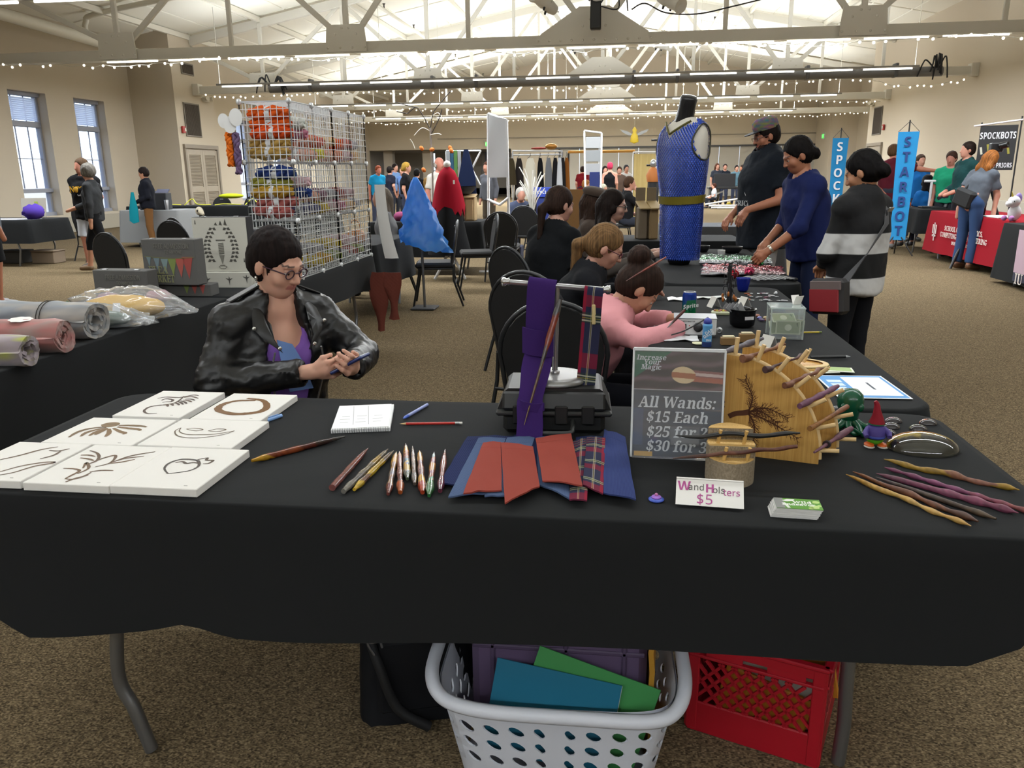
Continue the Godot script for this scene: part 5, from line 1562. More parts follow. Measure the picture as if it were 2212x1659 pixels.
	for q in papers:
		var rows := []
		for a in 6:
			var r := []
			for b in 6:
				var p := V((b/5.0 - 0.5)*q[2],0.004+0.02*maxf(0.0,noise.get_noise_2d(a*0.7+q[0]*50,b*0.7+q[1]*30)),(0.5 - a/5.0)*q[3])
				r.append(p)
			rows.append(r)
		var o := obj("crumpled_paper",MB.new().grid(rows,false,0.002),mh(q[4],0.6))
		o.position = V(q[0],y,q[1])
		tag(o,q[5],"paper")
	var pe := thing("pencil","yellow pencil stub beside the money box","pencil",V(0.815,y+0.004,-3.46),0.15)
	obj("shaft",MB.new().tube([V(-0.04,0,0),V(0.035,0,0)],0.0038,6),mh("c9b22a",0.4),pe)
	obj("ferrule",MB.new().tube([V(0.035,0,0),V(0.046,0,0)],0.004,8),mh("6a7a3a",0.4),pe)
	var cn := thing("candy_tray","small green tray with beads before the bowl","tray",V(0.5,y,-3.9))
	obj("tray",MB.new().box(V(0,0.008,0),V(0.1,0.016,0.05),Basis(),0.004),mh("a9ad8c",0.5),cn)
	for k in 8:
		obj("bead",MB.new().ball(V(-0.035+k*0.01,0.019,rng.randf_range(-0.015,0.015)),Vector3.ONE*0.006,Basis(),8,6),mh(["a86a4a","c2b04a","b07a68"][k % 3],0.4),cn)
	build_armour()
func scale_leaf(mb: MB,p: Vector3,up: Vector3,nn: Vector3,s: float) -> void:
	var r := up.cross(nn).normalized()
	var a := p+up*s*0.8
	var b := p+r*s*0.5+nn*s*0.12
	var c := p - up*s*0.75+nn*s*0.34
	var d := p - r*s*0.5+nn*s*0.12
	mb.face([a,d,p+nn*s*0.3])
	mb.face([d,c,p+nn*s*0.3])
	mb.face([c,b,p+nn*s*0.3])
	mb.face([b,a,p+nn*s*0.3])
func build_armour() -> void:
	var at := V(0.44,TOP+0.004,-6.02)
	var blue := mh("1b3a94",0.3,0.5)
	var t := thing("armour_mannequin","dress-form mannequin in a blue scale armour tunic with gold belt","mannequin",at,deg_to_rad(-48))
	obj("pot",MB.new().lathe([Vector2(0,0),Vector2(0.07,0),Vector2(0.085,0.03),Vector2(0.088,0.075),Vector2(0.08,0.08),Vector2(0,0.07)],Transform3D(),24),mh("1a1b1d",0.5),t)
	obj("pole",MB.new().tube([V(0,0.05,0),V(0,0.3,0)],0.02,10),mh("c9c9c9",0.3,0.7),t)
	# the form: rings of (height, half width, half depth, forward shift)
	var ring := [[0.06,0.15,0.115,0.0],[0.2,0.155,0.12,0.0],[0.34,0.165,0.125,0.0],[0.44,0.165,0.12,0.0],[0.5,0.168,0.125,0.0],[0.6,0.18,0.135,0.005],[0.72,0.195,0.145,0.01],[0.84,0.2,0.145,0.01],[0.92,0.195,0.13,0.0],[0.97,0.17,0.105,-0.01],[1.005,0.12,0.08,-0.015],[1.03,0.07,0.065,-0.01]]
	var point := func(u: float,h: float,grow: float) -> Array:
		var k := 0
		while k < ring.size() - 2 and h > ring[k+1][0]:
			k += 1
		var f := clampf((h - ring[k][0])/(ring[k+1][0] - ring[k][0]),0,1)
		var w := lerpf(ring[k][1],ring[k+1][1],f)+grow
		var d := lerpf(ring[k][2],ring[k+1][2],f)+grow
		var s := lerpf(ring[k][3],ring[k+1][3],f)
		return [V(cos(u)*w,h,sin(u)*d+s),V(cos(u)/w,0.0,sin(u)/d).normalized()]
	var rows := []
	for k in 24:
		var h := 0.08+k*0.95/23.0
		var r := []
		for j in 32:
			r.append(point.call(-TAU*j/32.0,h,-0.004)[0])
		rows.append(r)
	obj("padded_form",MB.new().grid(rows,true),mh("cfcabf",0.9),t)
	obj("neck",MB.new().lathe([Vector2(0.07,1.0),Vector2(0.062,1.05),Vector2(0.058,1.12),Vector2(0.062,1.16),Vector2(0.05,1.18),Vector2(0,1.185)],T(V(-0.01,1.0,0),4,0,-17)*T(V(0,-1.0,0)),24),mh("1c1d20",0.25),t)
	var sc := MB.new()
	var backing := MB.new()
	var hrow := 0.05
	var n := 0
	while hrow < 1.02:
		var cnt := 54
		for j in cnt:
			var u := TAU*(j+0.5*(n % 2))/cnt
			var q: Array = point.call(u,hrow,0.006)
			var p: Vector3 = q[0]
			# arm holes, neckline and the slit of the skirt stay open
			var arm := Vector2((p.z - 0.0)/0.085,(hrow - 0.86)/0.12).length() < 1.0 and absf(cos(u)) > 0.55
			var vneck := sin(u) > 0.2 and hrow > 0.9+absf(p.x)*0.7
			var slit := hrow < 0.4 and absf(u - 2.45) < 0.16
			if arm or vneck or slit:
				continue
			scale_leaf(sc,p,Vector3.UP,q[1],0.0165)
		hrow += 0.0135
		n += 1
	obj("blue_scales",sc,blue,t).set_meta("kind","stuff")
	var bl := MB.new()
	for k in 4:
		pass
	var brow := []
	for h in [0.445,0.46,0.485,0.5]:
		var r := []
		for j in 40:
			r.append(point.call(-TAU*j/40.0,h+0.012*sin(TAU*j/40.0),0.018)[0])
		brow.append(r)
	obj("gold_belt",MB.new().grid(brow,true,0.004),mh("7d7224",0.4,0.5),t)
	# dark edging of neckline and arm holes
	var vn := []
	for k in 13:
		var x := -0.12+k*0.02
		var h := 0.915+absf(x)*0.72
		var q: Array = point.call(acos(clampf(x/0.19,-1,1)),minf(h,1.0),0.012)
		vn.append(V(x,minf(h,1.0),q[0].z+0.004))
	obj("neck_edging",MB.new().tube(vn,0.008,6),mh("5a5424",0.5,0.4),t)
	for s in [-1,1]:
		var loop := []
		for k in 20:
			var a := TAU*k/20.0
			var hh := 0.86+0.122*sin(a)
			var zz := 0.087*cos(a)
			var u := asin(clampf(zz/0.145,-1,1))
			var q: Array = point.call(u if s > 0 else PI - u,hh,0.011)
			loop.append(q[0])
		obj("arm_edging",MB.new().tube(loop,0.006,5,false,true),mh("3a3a2c",0.5,0.3),t)
	# scale mail laid on the table
	for q in [["green","17512e","3f8a5a",V(0.86,TOP+0.006,-6.15),0.5,0.52,"green and silver scale mail sheet laid on the armour table"],["red","8a1a2c","a9606a",V(0.82,TOP+0.006,-5.5),0.52,0.5,"red and pink scale mail sheet laid on the armour table"]]:
		var o := thing("scale_mail",q[6],"scale mail",q[3],deg_to_rad(-8))
		var base := MB.new()
		var rr := []
		for a in 9:
			var r := []
			for b in 9:
				var px: float = (b/8.0 - 0.5)*q[4]
				var pz: float = (0.5 - a/8.0)*q[5]
				r.append(V(px,0.014+0.03*maxf(0,noise.get_noise_2d(px*6+q[5]*20,pz*6)),pz))
			rr.append(r)
		obj("mail_base",base.grid(rr,false,0.006),mh("2c2c30",0.4,0.6),o)
		for part in 3:
			var m2 := MB.new()
			for k in 260:
				var px := rng.randf_range(-0.5,0.5)*float(q[4])
				var pz := (float(part)+rng.randf())/3.0*float(q[5]) - float(q[5])/2
				var hgt := 0.022+0.03*maxf(0,noise.get_noise_2d(px*6+float(q[5])*20,pz*6))
				scale_leaf(m2,V(px,hgt,pz),V(0.3,0.35,-0.9).normalized(),V(rng.randf_range(-0.3,0.3),1,0.3).normalized(),0.02)
			obj("scales",m2,mh([q[1],q[2],"9aa0a2" if q[0] == "green" else "b8999e"][part],0.25,0.6),o).set_meta("kind","stuff")
	var cm := thing("chain_mail","silver chain mail patch with black edging at the table edge","chain mail",V(0.92,TOP+0.006,-5.12),deg_to_rad(20))
	var links := MB.new()
	for a in 9:
		for b in 11:
			var lp := []
			for j in 6:
				lp.append(V((b - 5)*0.022+cos(j*TAU/6)*0.011,0.016+0.004*((a+b) % 2),(a - 4)*0.02+sin(j*TAU/6)*0.011))
			links.tube(lp,0.0022,4,false,true)
	obj("links",links,mh("a9abae",0.3,0.9),cm).set_meta("kind","stuff")
	obj("edging",MB.new().box(V(0.135,0.012,0.0),V(0.03,0.02,0.2),Basis(),0.006),mh("1a1a1c",0.4),cm)
	for k in 3:
		var rose := thing("scale_flower",["shiny red scale flower on the mail beside the earring tree","shiny pink scale flower on the mail","shiny green scale bow at the woman's hand"][k],"ornament",[V(0.72,TOP+0.03,-5.2),V(0.83,TOP+0.035,-5.28),V(0.98,TOP+0.03,-5.85)][k])
		var fl := MB.new()
		for j in 22:
			var a := j*2.4
			var el := 0.2+0.055*j
			scale_leaf(fl,V(cos(a)*cos(el),sin(el),sin(a)*cos(el))*0.03,V(-cos(a)*sin(el),cos(el),-sin(a)*sin(el)),V(cos(a)*cos(el),sin(el),sin(a)*cos(el)),0.026)
		obj("petals",fl,mh(["a3162a","a8204a","1f8a3c"][k],0.22,0.5),rose).set_meta("kind","stuff")
		obj("core",MB.new().ball(V(0,0.0,0),Vector3.ONE*0.028,Basis(),10,7),mh(["7a1020","7a1838","135a28"][k],0.4),rose)
	for q in [[V(0.93,TOP+0.004,-6.85),0.085,"black shallow bowl on the far end of the armour table"],[V(0.7,TOP+0.004,-6.95),0.06,"smaller dark bowl beside the shallow bowl"]]:
		var b := thing("bowl",q[2],"bowl",q[0])
		var r: float = q[1]
		obj("shell",MB.new().lathe([Vector2(0,0.002),Vector2(r*0.6,0),Vector2(r*0.9,0.03),Vector2(r,0.055),Vector2(r*0.95,0.056),Vector2(r*0.8,0.03),Vector2(0,0.012)],Transform3D(),24),mh("222326",0.3),b)
	var pc := thing("paper_cup","small white paper cup on the armour table","cup",V(0.8,TOP+0.004,-6.5))
	obj("shell",MB.new().lathe([Vector2(0,0.001),Vector2(0.024,0),Vector2(0.03,0.06),Vector2(0.027,0.06),Vector2(0.0,0.006)],Transform3D(),18),mh("e2e2e0",0.6),pc)
# ---------------------------------------------------------------- wool stall on the left
func grid_panel(w: float,h: float) -> ArrayMesh:
	var m := MB.new()
	var r := 0.0019
	for k in 9:
		var x := -w/2+w*k/8.0
		m.box(V(x,0,0),V(r*2,h,r*2))
	for k in 9:
		var y := -h/2+h*k/8.0
		m.box(V(0,y,r),V(w,r*2,r*2))
	for s in [-1,1]:
		m.box(V(s*w/2,0,0),V(0.007,h,0.007))
		m.box(V(0,s*h/2,0),V(w,0.007,0.007))
	return m.done()
func skein_mesh() -> ArrayMesh:
	var m := MB.new()
	for s in 3:
		var pts := []
		var rad := []
		for k in 19:
			var t := k/18.0
			var a := t*7.5+s*TAU/3
			var fat := 0.55+0.45*sin(PI*clampf(t*1.0,0.03,0.97))
			pts.append(V((t - 0.5)*0.27,sin(a)*0.021*fat,cos(a)*0.024*fat))
			rad.append(0.03*fat*(0.75 if absf(t - 0.5) < 0.06 else 1.0))
		m.tube(pts,rad,9)
	return m.done()
func build_left_table() -> void:
	build_cage()
	# rolls of carded wool: each a spiral sheet, its end towards the aisle
	wool_roll("large grey-blue rolled wool batt tied with a black cord",V(-2.57,TOP,-3.13),0.7,0.078,["8f8a80","9aa0a6","7d848c","a8a198","6f757d"],1.0,true)
	wool_roll("pink and brown rolled wool batt with a white tag",V(-2.55,TOP,-2.86),0.72,0.062,["a0605c","8a7a74","b0706c","94807a"],2.0,false)
	wool_roll("lilac and lime rolled wool batt at the end of the stall",V(-2.52,TOP,-2.62),0.7,0.052,["b8c428","9a8f94","a89ca0","8d8288"],3.0,false)
	var tagc := thing("paper_tag","white scalloped paper tag on the pink wool batt","tag",V(-2.36,TOP+0.128,-2.85),0.3)
	var poly := PackedVector2Array()
	for k in 32:
		var a := TAU*k/32
		poly.append(Vector2(cos(a)*0.045,sin(a)*0.028)*(1.0+0.07*sin(a*8)))
	obj("tag_paper",MB.new().prism(poly,0.0012,T(V(0,0,0),-78,0,0)),mh("ebe7e2",0.8),tagc)
	# bagged wool
	var by := thing("bagged_wool","yellow wool roving in a clear plastic bag with label","wool bag",V(-2.38,TOP,-3.55),deg_to_rad(8))
	var body := MB.new().ball(V(0,0.062,0),V(0.2,0.058,0.1),Basis(),28,16)
	for k in body.v.size():
		body.v[k] += body.n[k]*0.012*noise.get_noise_3dv(body.v[k]*14)
	obj("wool",body,cloth(hexc("c6a258"),"wool",120.0,0.2,1.0),by)
	bag_skin(by,V(0.02,0.075,0),V(0.27,0.085,0.15),5.0)
	obj("label",MB.new().box(V(0.02,0.07,0.112),V(0.035,0.06,0.001),Basis(Vector3.RIGHT,-0.4)),mh("e4e6ea",0.5),by)
	var bg := thing("bagged_wool","grey-green wool roving in a clear plastic bag under the yellow one","wool bag",V(-2.42,TOP,-3.36),deg_to_rad(-4))
	var body2 := MB.new().ball(V(0,0.042,0),V(0.2,0.04,0.07),Basis(),24,12)
	for k in body2.v.size():
		body2.v[k] += body2.n[k]*0.01*noise.get_noise_3dv(body2.v[k]*12+Vector3.ONE*5)
	obj("wool",body2,cloth(hexc("6f7a72"),"wool2",120.0,0.2,1.0),bg)
	bag_skin(bg,V(0.02,0.05,0),V(0.25,0.058,0.1),9.0)
	for q in [[V(-2.72,TOP,-3.95),"8a6a7a","small mauve wool tuft by the printed boxes"],[V(-2.5,TOP,-4.05),"97717c","pink wool tuft under the grey printed box"],[V(-2.75,TOP,-3.62),"4a5a48","dark green felted wool behind the rolls"],[V(-2.9,TOP,-3.5),"6a7a3a","olive felted wool behind the rolls"]]:
		var b := MB.new().ball(V(0,0.035,0),V(0.07,0.036,0.05),Basis(),16,10)
		for k in b.v.size():
			b.v[k] += b.n[k]*0.02*noise.get_noise_3dv(b.v[k]*20+q[0]*3)
		var o := obj("wool_tuft",b,cloth(hexc(q[1]),"tuft",120.0,0.2,1.0))
		o.position = q[0]
		tag(o,q[2],"wool")
	# printed boxes
	printed_box("low grey printed box reading FREE ADMISSION behind the bagged wool",V(-2.76,TOP,-4.12),-4.0,0.34,0.17,0)
	printed_box("grey printed box with bunting reading FLEA MARKET standing on a lower box",V(-2.535,TOP+0.07,-4.26),-2.0,0.33,0.26,1)
	printed_box("low grey bunting box under the flea market box",V(-2.49,TOP,-4.3),2.0,0.33,0.07,2)
	printed_box("white printed box with leaf garland and screw drawing",V(-2.42,TOP+0.1,-4.66),2.0,0.345,0.33,3)
	printed_box("low white box with printed insects under the garland box",V(-2.4,TOP,-4.64),4.0,0.33,0.1,4)
	printed_box("dark grey box behind the garland box",V(-2.3,TOP,-4.86),3.0,0.3,0.34,5)
	var sk := thing("animal_skull","small bleached animal skull on the white garland box","skull",V(-2.56,TOP+0.435,-4.7),0.8)
	obj("cranium",MB.new().ball(V(0,0.03,0),V(0.022,0.026,0.03),Basis(),14,9),mh("cfc6b0",0.7),sk)
	obj("muzzle",MB.new().tube([V(0,0.03,0.02),V(0,0.018,0.05),V(0,0.01,0.075)],[0.018,0.013,0.006],10),mh("cfc6b0",0.7),sk)
	for s in [-1,1]:
		obj("eye_socket",MB.new().ball(V(s*0.016,0.032,0.02),V(0.007,0.008,0.008),Basis(),8,6),mh("3a342c",0.9),sk)
func bag_skin(parent: Node3D,c: Vector3,r: Vector3,sd: float) -> void:
	var m := MB.new().ball(c,r,Basis(),40,22)
	for k in m.v.size():
		var p := m.v[k]
		var d := (p - c)/r
		var f := 1.0+0.22*noise.get_noise_3dv(d*3.0+Vector3.ONE*sd)+0.12*noise.get_noise_3dv(d*9.0)
		p = c+(p - c)*f
		if d.x > 0.5:
			p.x += (d.x - 0.5)*0.1
			p.y = lerpf(p.y,0.03+0.05*noise.get_noise_2d(d.z*5,sd),(d.x - 0.5)*1.4)
		p.y = maxf(p.y,0.004)
		m.v[k] = p
	# facet normals from the crumpled shape
	var nn := PackedVector3Array()
	nn.resize(m.v.size())
	for k in range(0,m.i.size(),3):
		var f := (m.v[m.i[k+2]] - m.v[m.i[k]]).cross(m.v[m.i[k+1]] - m.v[m.i[k]])
		for j in 3:
			nn[m.i[k+j]] += f
	for k in nn.size():
		m.n[k] = nn[k].normalized() if nn[k].length() > 0 else Vector3.UP
	obj("plastic_bag",m,glass(0.13,Color(0.9,0.92,0.94),0.16),parent)
func wool_roll(label: String,at: Vector3,ln: float,r: float,cols: Array,sd: float,cord: bool) -> void:
	var m := MB.new()
	m.tint = true
	var rows := []
	var turns := 3.2
	var n := 74
	for a in 15:
		var u := a/14.0
		var row := []
		for k in n:
			var t := float(k)/(n - 1)
			var ang := t*TAU*turns - 1.2
			var rr := r*(0.2+0.8*t)*(1.0+0.06*noise.get_noise_3d(u*4,ang*0.6,sd))*(0.9 if a == 14 else 1.0)
			var x := (u - 0.5)*ln+(0.02*noise.get_noise_1d(t*7+sd) if a == 14 else 0.0) - (0.015*(1 - t) if a == 14 else 0.0)
			row.append(V(x,maxf(r+sin(ang)*rr*0.95,0.003),cos(ang)*rr))
		rows.append(row)
	m.grid(rows,false,0.017)
	wrinkle(m,0.009,22.0,sd)
	smooth_normals(m)
	for k in m.v.size():
		var p := m.v[k]
		var g := (0.5+0.5*noise.get_noise_3d(p.x*5+sd*9,p.y*26,p.z*26))*cols.size()+p.x*2.0
		var i := posmod(int(g),cols.size())
		m.c[k] = hexc(cols[i]).lerp(hexc(cols[(i+1) % cols.size()]),g - floor(g)).srgb_to_linear()
	if not mats.has("wool"):
		var w := StandardMaterial3D.new()
		w.roughness = 1.0
		w.metallic_specular = 0.1
		w.vertex_color_use_as_albedo = true
		w.rim_enabled = true
		w.rim = 0.8
		mats["wool"] = w
	var t := thing("wool_batt",label,"wool roll",at,deg_to_rad(3.0*sd - 5),"rolled wool batts")
	obj("rolled_wool",m,mats["wool"],t)
	if cord:
		for dx in [0.0,0.016]:
			var lp := []
			for k in 20:
				lp.append(V(0.12+dx,maxf(r+sin(TAU*k/20)*r*1.04,0.003),cos(TAU*k/20)*r*1.04))
			obj("cord",MB.new().tube(lp,0.002,5,false,true),mh("26231f",0.7),t)
func printed_box(label: String,at: Vector3,turn: float,w: float,h: float,style: int) -> void:
	var t := thing("printed_box",label,"box",at,deg_to_rad(turn),"printed boxes on the wool stall")
	var grey := mh("5c5b59",0.8)
	var base: Material = grey
	if style in [3,4]:
		base = cloth(hexc("c3c1b6"),"printed",400.0,0.01,0.85)
	elif style == 5:
		base = mh("46464a",0.8)
	obj("case",MB.new().box(V(0,h/2,-0.05),V(w,h,0.1),Basis(),0.004),base if style not in [3] else mh("2e2d30",0.8),t)
	if style == 3:
		obj("front_print",MB.new().box(V(0.0,h/2,0.002),V(w - 0.004,h - 0.004,0.003)),base,t)
	var cl2 := mh("a9abad",0.3,0.8)
	if style in [0,1,3]:
		for s in [-0.3,0.3]:
			obj("clasp",MB.new().box(V(s*w,h+0.002,-0.02),V(0.03,0.006,0.018),Basis(),0.002),cl2,t)
	var ink := mh("77766f",0.85)
	var z := 0.0012
	if style in [0,1]:
		text("FREE ADMISSION",0.026,T(V(0.02,h - 0.04,z)),ink,t,false,false,0.1,0.8)
		text("TO ANYONE",0.018,T(V(0.03,h - 0.072,z)),ink,t,false,false,0.1,0.8)
	if style == 1:
		text("FLEA",0.04,T(V(-0.075,0.085,z)),mh("84855f",0.85),t,true,true,0.0,0.8)
		text("MARKET",0.04,T(V(-0.065,0.035,z)),mh("84855f",0.85),t,true,true,0.0,0.7)
	if style in [1,2]:
		var cols := ["6d7f86","6f8088","768a8c","7b8a4a","a8564c","a04a44"]
		for k in 6:
			var x := -w*0.38+k*w*0.145
			var yy := h*(0.62 - 0.05*sin(k/5.0*PI)) if style == 1 else h*0.95
			var s := 0.024+0.006*k if style == 1 else 0.03
			if style == 2 and k < 3:
				continue
			obj("bunting_flag",MB.new().prism(PackedVector2Array([Vector2(x - s*0.62,yy),Vector2(x+s*0.62,yy),Vector2(x,yy - s*2.3 if style == 1 else yy - s*1.8)]),0.001,T(V(0,0,0.0003))),mh(cols[k],0.85),t)
		if style == 1:
			obj("bunting_cord",MB.new().ribbon([Vector2(-w*0.46,h*0.63),Vector2(-w*0.2,h*0.6),Vector2(w*0.1,h*0.585),Vector2(w*0.47,h*0.61)],[0.002,0.002],T(V(0,0,0.001))),mh("6f7048",0.85),t)
	if style == 3:
		var dk := mh("4c4a44",0.85)
		# garland of leaves around a screw
		for s in [-1,1]:
			for k in 9:
				var yy := 0.265 - k*0.024
				var x: float = s*(0.045+0.045*sin(k/8.0*2.6))
				for e in [-1,1]:
					obj("printed_leaf",MB.new().prism(PackedVector2Array([Vector2(x,yy),Vector2(x+e*0.016,yy+0.004),Vector2(x+e*0.024,yy - 0.012),Vector2(x+e*0.008,yy - 0.012)]),0.001,T(V(0,0,0.0034))),dk,t)
		for k in 3:
			obj("printed_leaf",MB.new().prism(PackedVector2Array([Vector2(-0.03+k*0.03,0.285),Vector2(-0.02+k*0.03,0.3+0.01*k),Vector2(-0.01+k*0.03,0.28)]),0.001,T(V(0,0,0.0034))),dk,t)
		obj("printed_head",MB.new().box(V(0.0,0.192,0.0042),V(0.06,0.006,0.001)),dk,t)
		for k in 7:
			obj("printed_thread",MB.new().box(V(0.0,0.172 - k*0.01,0.0042),V(0.034,0.006,0.001),Basis(Vector3(0,0,1),0.12)),mh("6a6860",0.85),t)
		obj("printed_tip",MB.new().prism(PackedVector2Array([Vector2(-0.017,0.102),Vector2(0.017,0.102),Vector2(0.0,0.042)]),0.001,T(V(0,0,0.0034))),mh("77756c",0.85),t)
		obj("printed_ring",MB.new().tube([V(-0.025,0.03,0.0036),V(-0.012,0.04,0.0036),V(0.012,0.04,0.0036),V(0.025,0.03,0.0036),V(0.012,0.02,0.0036),V(-0.012,0.02,0.0036)],0.003,4,false,true),mh("8a887e",0.85),t)
		for q in [[-0.15,0.3],[0.14,0.07],[-0.13,0.03]]:
			obj("printed_insect",MB.new().prism(PackedVector2Array([Vector2(q[0] - 0.004,q[1] - 0.012),Vector2(q[0]+0.004,q[1] - 0.012),Vector2(q[0]+0.002,q[1]+0.012),Vector2(q[0] - 0.002,q[1]+0.012)]),0.001,T(V(0,0,0.0034))),dk,t)
	if style == 4:
		for q in [[-0.12,0.05],[0.02,0.05],[0.13,0.06]]:
			obj("printed_insect",MB.new().prism(PackedVector2Array([Vector2(q[0],q[1]+0.025),Vector2(q[0]+0.004,q[1]+0.008),Vector2(q[0]+0.022,q[1]+0.012),Vector2(q[0]+0.004,q[1] - 0.002),Vector2(q[0],q[1] - 0.03),Vector2(q[0] - 0.004,q[1] - 0.002),Vector2(q[0] - 0.022,q[1]+0.012),Vector2(q[0] - 0.004,q[1]+0.008)]),0.001,T(V(0,0,0.0003))),mh("4c4a46",0.85),t)
func build_cage() -> void:
	var wire := mh("d5d8da",0.35,0.2)
	var x1 := -2.105
	var w := 0.335
	var z0 := -5.12
	var d := 0.385
	var h := 0.375
	var y0 := TOP+0.004
	var t := thing("wire_cube_rack","white wire grid cube rack filled with yarn","rack",V(x1,y0,z0))
	var pf := grid_panel(w,h)
	var ps := grid_panel(d,h)
	var pt := grid_panel(w,d)
	for c in 5:
		for r in 3:
			obj("wire_panel",pf,wire,t).transform = T(V(-w/2,h*(r+0.5),-d*c))
	for c in 4:
		for r in 3:
			for s in 2:
				obj("wire_panel",ps,wire,t).transform = T(V(-w*s,h*(r+0.5),-d*(c+0.5)),0,90,0)
		for r in 4:
			obj("wire_panel",pt,wire,t).transform = T(V(-w/2,h*r,-d*(c+0.5)),90,0,0)
	var disc := MB.new().lathe([Vector2(0,-0.012),Vector2(0.018,-0.01),Vector2(0.02,0.0),Vector2(0.018,0.01),Vector2(0,0.012)],Transform3D(),10).done()
	for c in 5:
		for r in 4:
			for s in 2:
				obj("connector",disc,wire,t).transform = T(V(-w*s,h*r,-d*c),0,0,90)
	# yarn, cube by cube
	var sk := skein_mesh()
	var band := MB.new().lathe([Vector2(0.044,-0.018),Vector2(0.045,0.0),Vector2(0.044,0.018)],T(Vector3.ZERO,0,0,90),12).done()
	var names := {"d2591f": "orange","c94a1c": "deep orange","a8884a": "tan","2c3f78": "navy blue","8d8a3c": "olive","b08a34": "gold","9a5550": "dusty rose","b8788c": "pink","c7ccc4": "off-white","c9c23c": "lemon yellow","d9a28c": "peach","5a5a7c": "slate blue","8a6a78": "mauve","c0a83a": "mustard","b3416a": "magenta","c9a9ae": "pale rose","c87a5a": "salmon","7d8a4a": "moss green","9a9aa0": "grey","d9b98c": "cream","b85a4a": "terracotta"}
	var tiers := ["bottom","middle","top"]
	var cells := {
		Vector2i(0,2): ["a8884a","a8884a","c94a1c","d2591f","d2591f","b8788c","c7ccc4"],
		Vector2i(0,1): ["9a5550","9a5550","b08a34","8d8a3c","2c3f78","2c3f78","c9a9ae"],
		Vector2i(0,0): ["b3416a","c0a83a","d9b98c","7d8a4a"],
		Vector2i(1,2): ["d9a28c","c9c23c","c87a5a","b85a4a"],Vector2i(2,2): ["d9a28c","c87a5a","d9b98c","d2591f"],Vector2i(3,2): ["c9a9ae","d9b98c","b85a4a","9a9aa0"],
		Vector2i(1,1): ["5a5a7c","c0a83a","d9a28c","8a6a78"],Vector2i(2,1): ["c9a9ae","b8788c","9a9aa0","9a5550"],Vector2i(3,1): ["d9b98c","9a9aa0","c9a9ae"],
		Vector2i(1,0): ["c0a83a","b08a34","9a9aa0"],Vector2i(2,0): ["7d8a4a","9a9aa0","c0a83a"],Vector2i(3,0): ["9a5550","7d8a4a","c9a9ae"],
	}
	for cell in cells:
		var list: Array = cells[cell]
		for k in list.size():
			var o := thing("yarn_skein","%s twisted yarn skein in the %s tier of the wire rack" % [names[list[k]],tiers[cell.y]],"yarn",Vector3.ZERO,0.0,"yarn skeins in the wire rack")
			obj("yarn_hank",sk,cloth(hexc(list[k]),"yarn",100.0,0.1,1.0),o)
			if k % 3 != 2 or cell.x == 0:
				obj("paper_band",band,mh("d3d5d6",0.7),o)
			var lay := k/2
			var zz: float
			if cell.x == 0:
				# the front column is packed to show its skeins one above the other
				zz = z0 - 0.08 - (0.12 if k > 4 else 0.0) - 0.02*(k % 2)
				lay = k if k < 5 else k - 3
				o.position = V(x1 - w/2+(0.05 if k > 4 else rng.randf_range(-0.05,0.02)),y0+h*cell.y+0.06+lay*0.062,zz)
			else:
				zz = z0 - d*(cell.x+0.28+0.42*(k % 2))
				o.position = V(x1 - w/2,y0+h*cell.y+0.06+lay*0.09,zz)
			o.rotation = Vector3(k*1.3,rng.randf_range(-0.12,0.12),rng.randf_range(-0.06,0.06))
	# braided skeins and paper tags hanging at the near corner
	var braids := [["d2691f",-2.5,"orange"],["cdb23a",-2.475,"yellow"],["6a5674",-2.452,"purple"]]
	for q in braids:
		var b := thing("yarn_braid","%s hanging yarn braid at the corner of the wire rack" % q[2],"yarn",V(q[1],1.68,-5.06 - (0.03 if q[2] == "yellow" else 0.0)))
		var ln := 0.2 if q[2] != "purple" else 0.25
		for s in 3:
			var pts := []
			for k in 16:
				pts.append(V(sin(k*0.9+s*TAU/3)*0.013,-ln*k/15.0,cos(k*1.8+s*TAU/3)*0.01))
			obj("strand",MB.new().tube(pts,0.0125,7),cloth(hexc(q[0]),"yarn",100.0,0.1,1.0),b)
		obj("hook",MB.new().tube([V(0,0.04,0),V(0,0.0,0)],0.002,5),mh("2a2a2a",0.5),b)
	for q in [[-2.515,1.755,0.035],[-2.475,1.73,0.04],[-2.43,1.775,0.042]]:
		var b := thing("paper_tag","white oval paper tag hanging at the corner of the wire rack","tag",V(q[0],q[1],-5.04),0.2,"oval tags on the wire rack")
		obj("tag_paper",MB.new().lathe([Vector2(0,0),Vector2(q[2],0),Vector2(q[2],0.0015),Vector2(0,0.0015)],T(Vector3.ZERO,90,0,0),20,1.3),mh("dcdcda",0.8),b)
	# long white sheet hanging off the far end of the rack, books and packets behind it
	var rows := []
	for a in 12:
		var u := a/11.0
		rows.append([V(-0.01+0.06*u*u,-0.62*u,0.0),V(0.03+0.08*u*u,-0.62*u,0.02),V(0.08+0.09*u*u,-0.62*u,0.0)])
	var ps2 := obj("paper_sheet",MB.new().grid(rows,false,0.003),mh("d9d9d6",0.8))
	ps2.position = V(-2.06,1.33,-6.75)
	tag(ps2,"long white sheet hanging off the end of the wire rack","paper")
	var ch := thing("knitted_scarf","rust knitted scarf hanging below the wire rack table","scarf",V(-2.0,0.62,-6.5))
	for s in 2:
		var rr := []
		for a in 9:
			var u := a/8.0
			var ww := 0.05+0.03*sin(u*5+s)
			rr.append([V(-ww+s*0.12,-u*(0.5 - 0.1*s),0.02*sin(u*6)),V(s*0.12,-u*(0.5 - 0.1*s),0.03),V(ww+s*0.12,-u*(0.5 - 0.1*s),0.01*cos(u*5))])
		obj("knit_panel",MB.new().grid(rr,false,0.012),cloth(hexc("6d3a30"),"knit",60.0,0.3,1.0),ch)
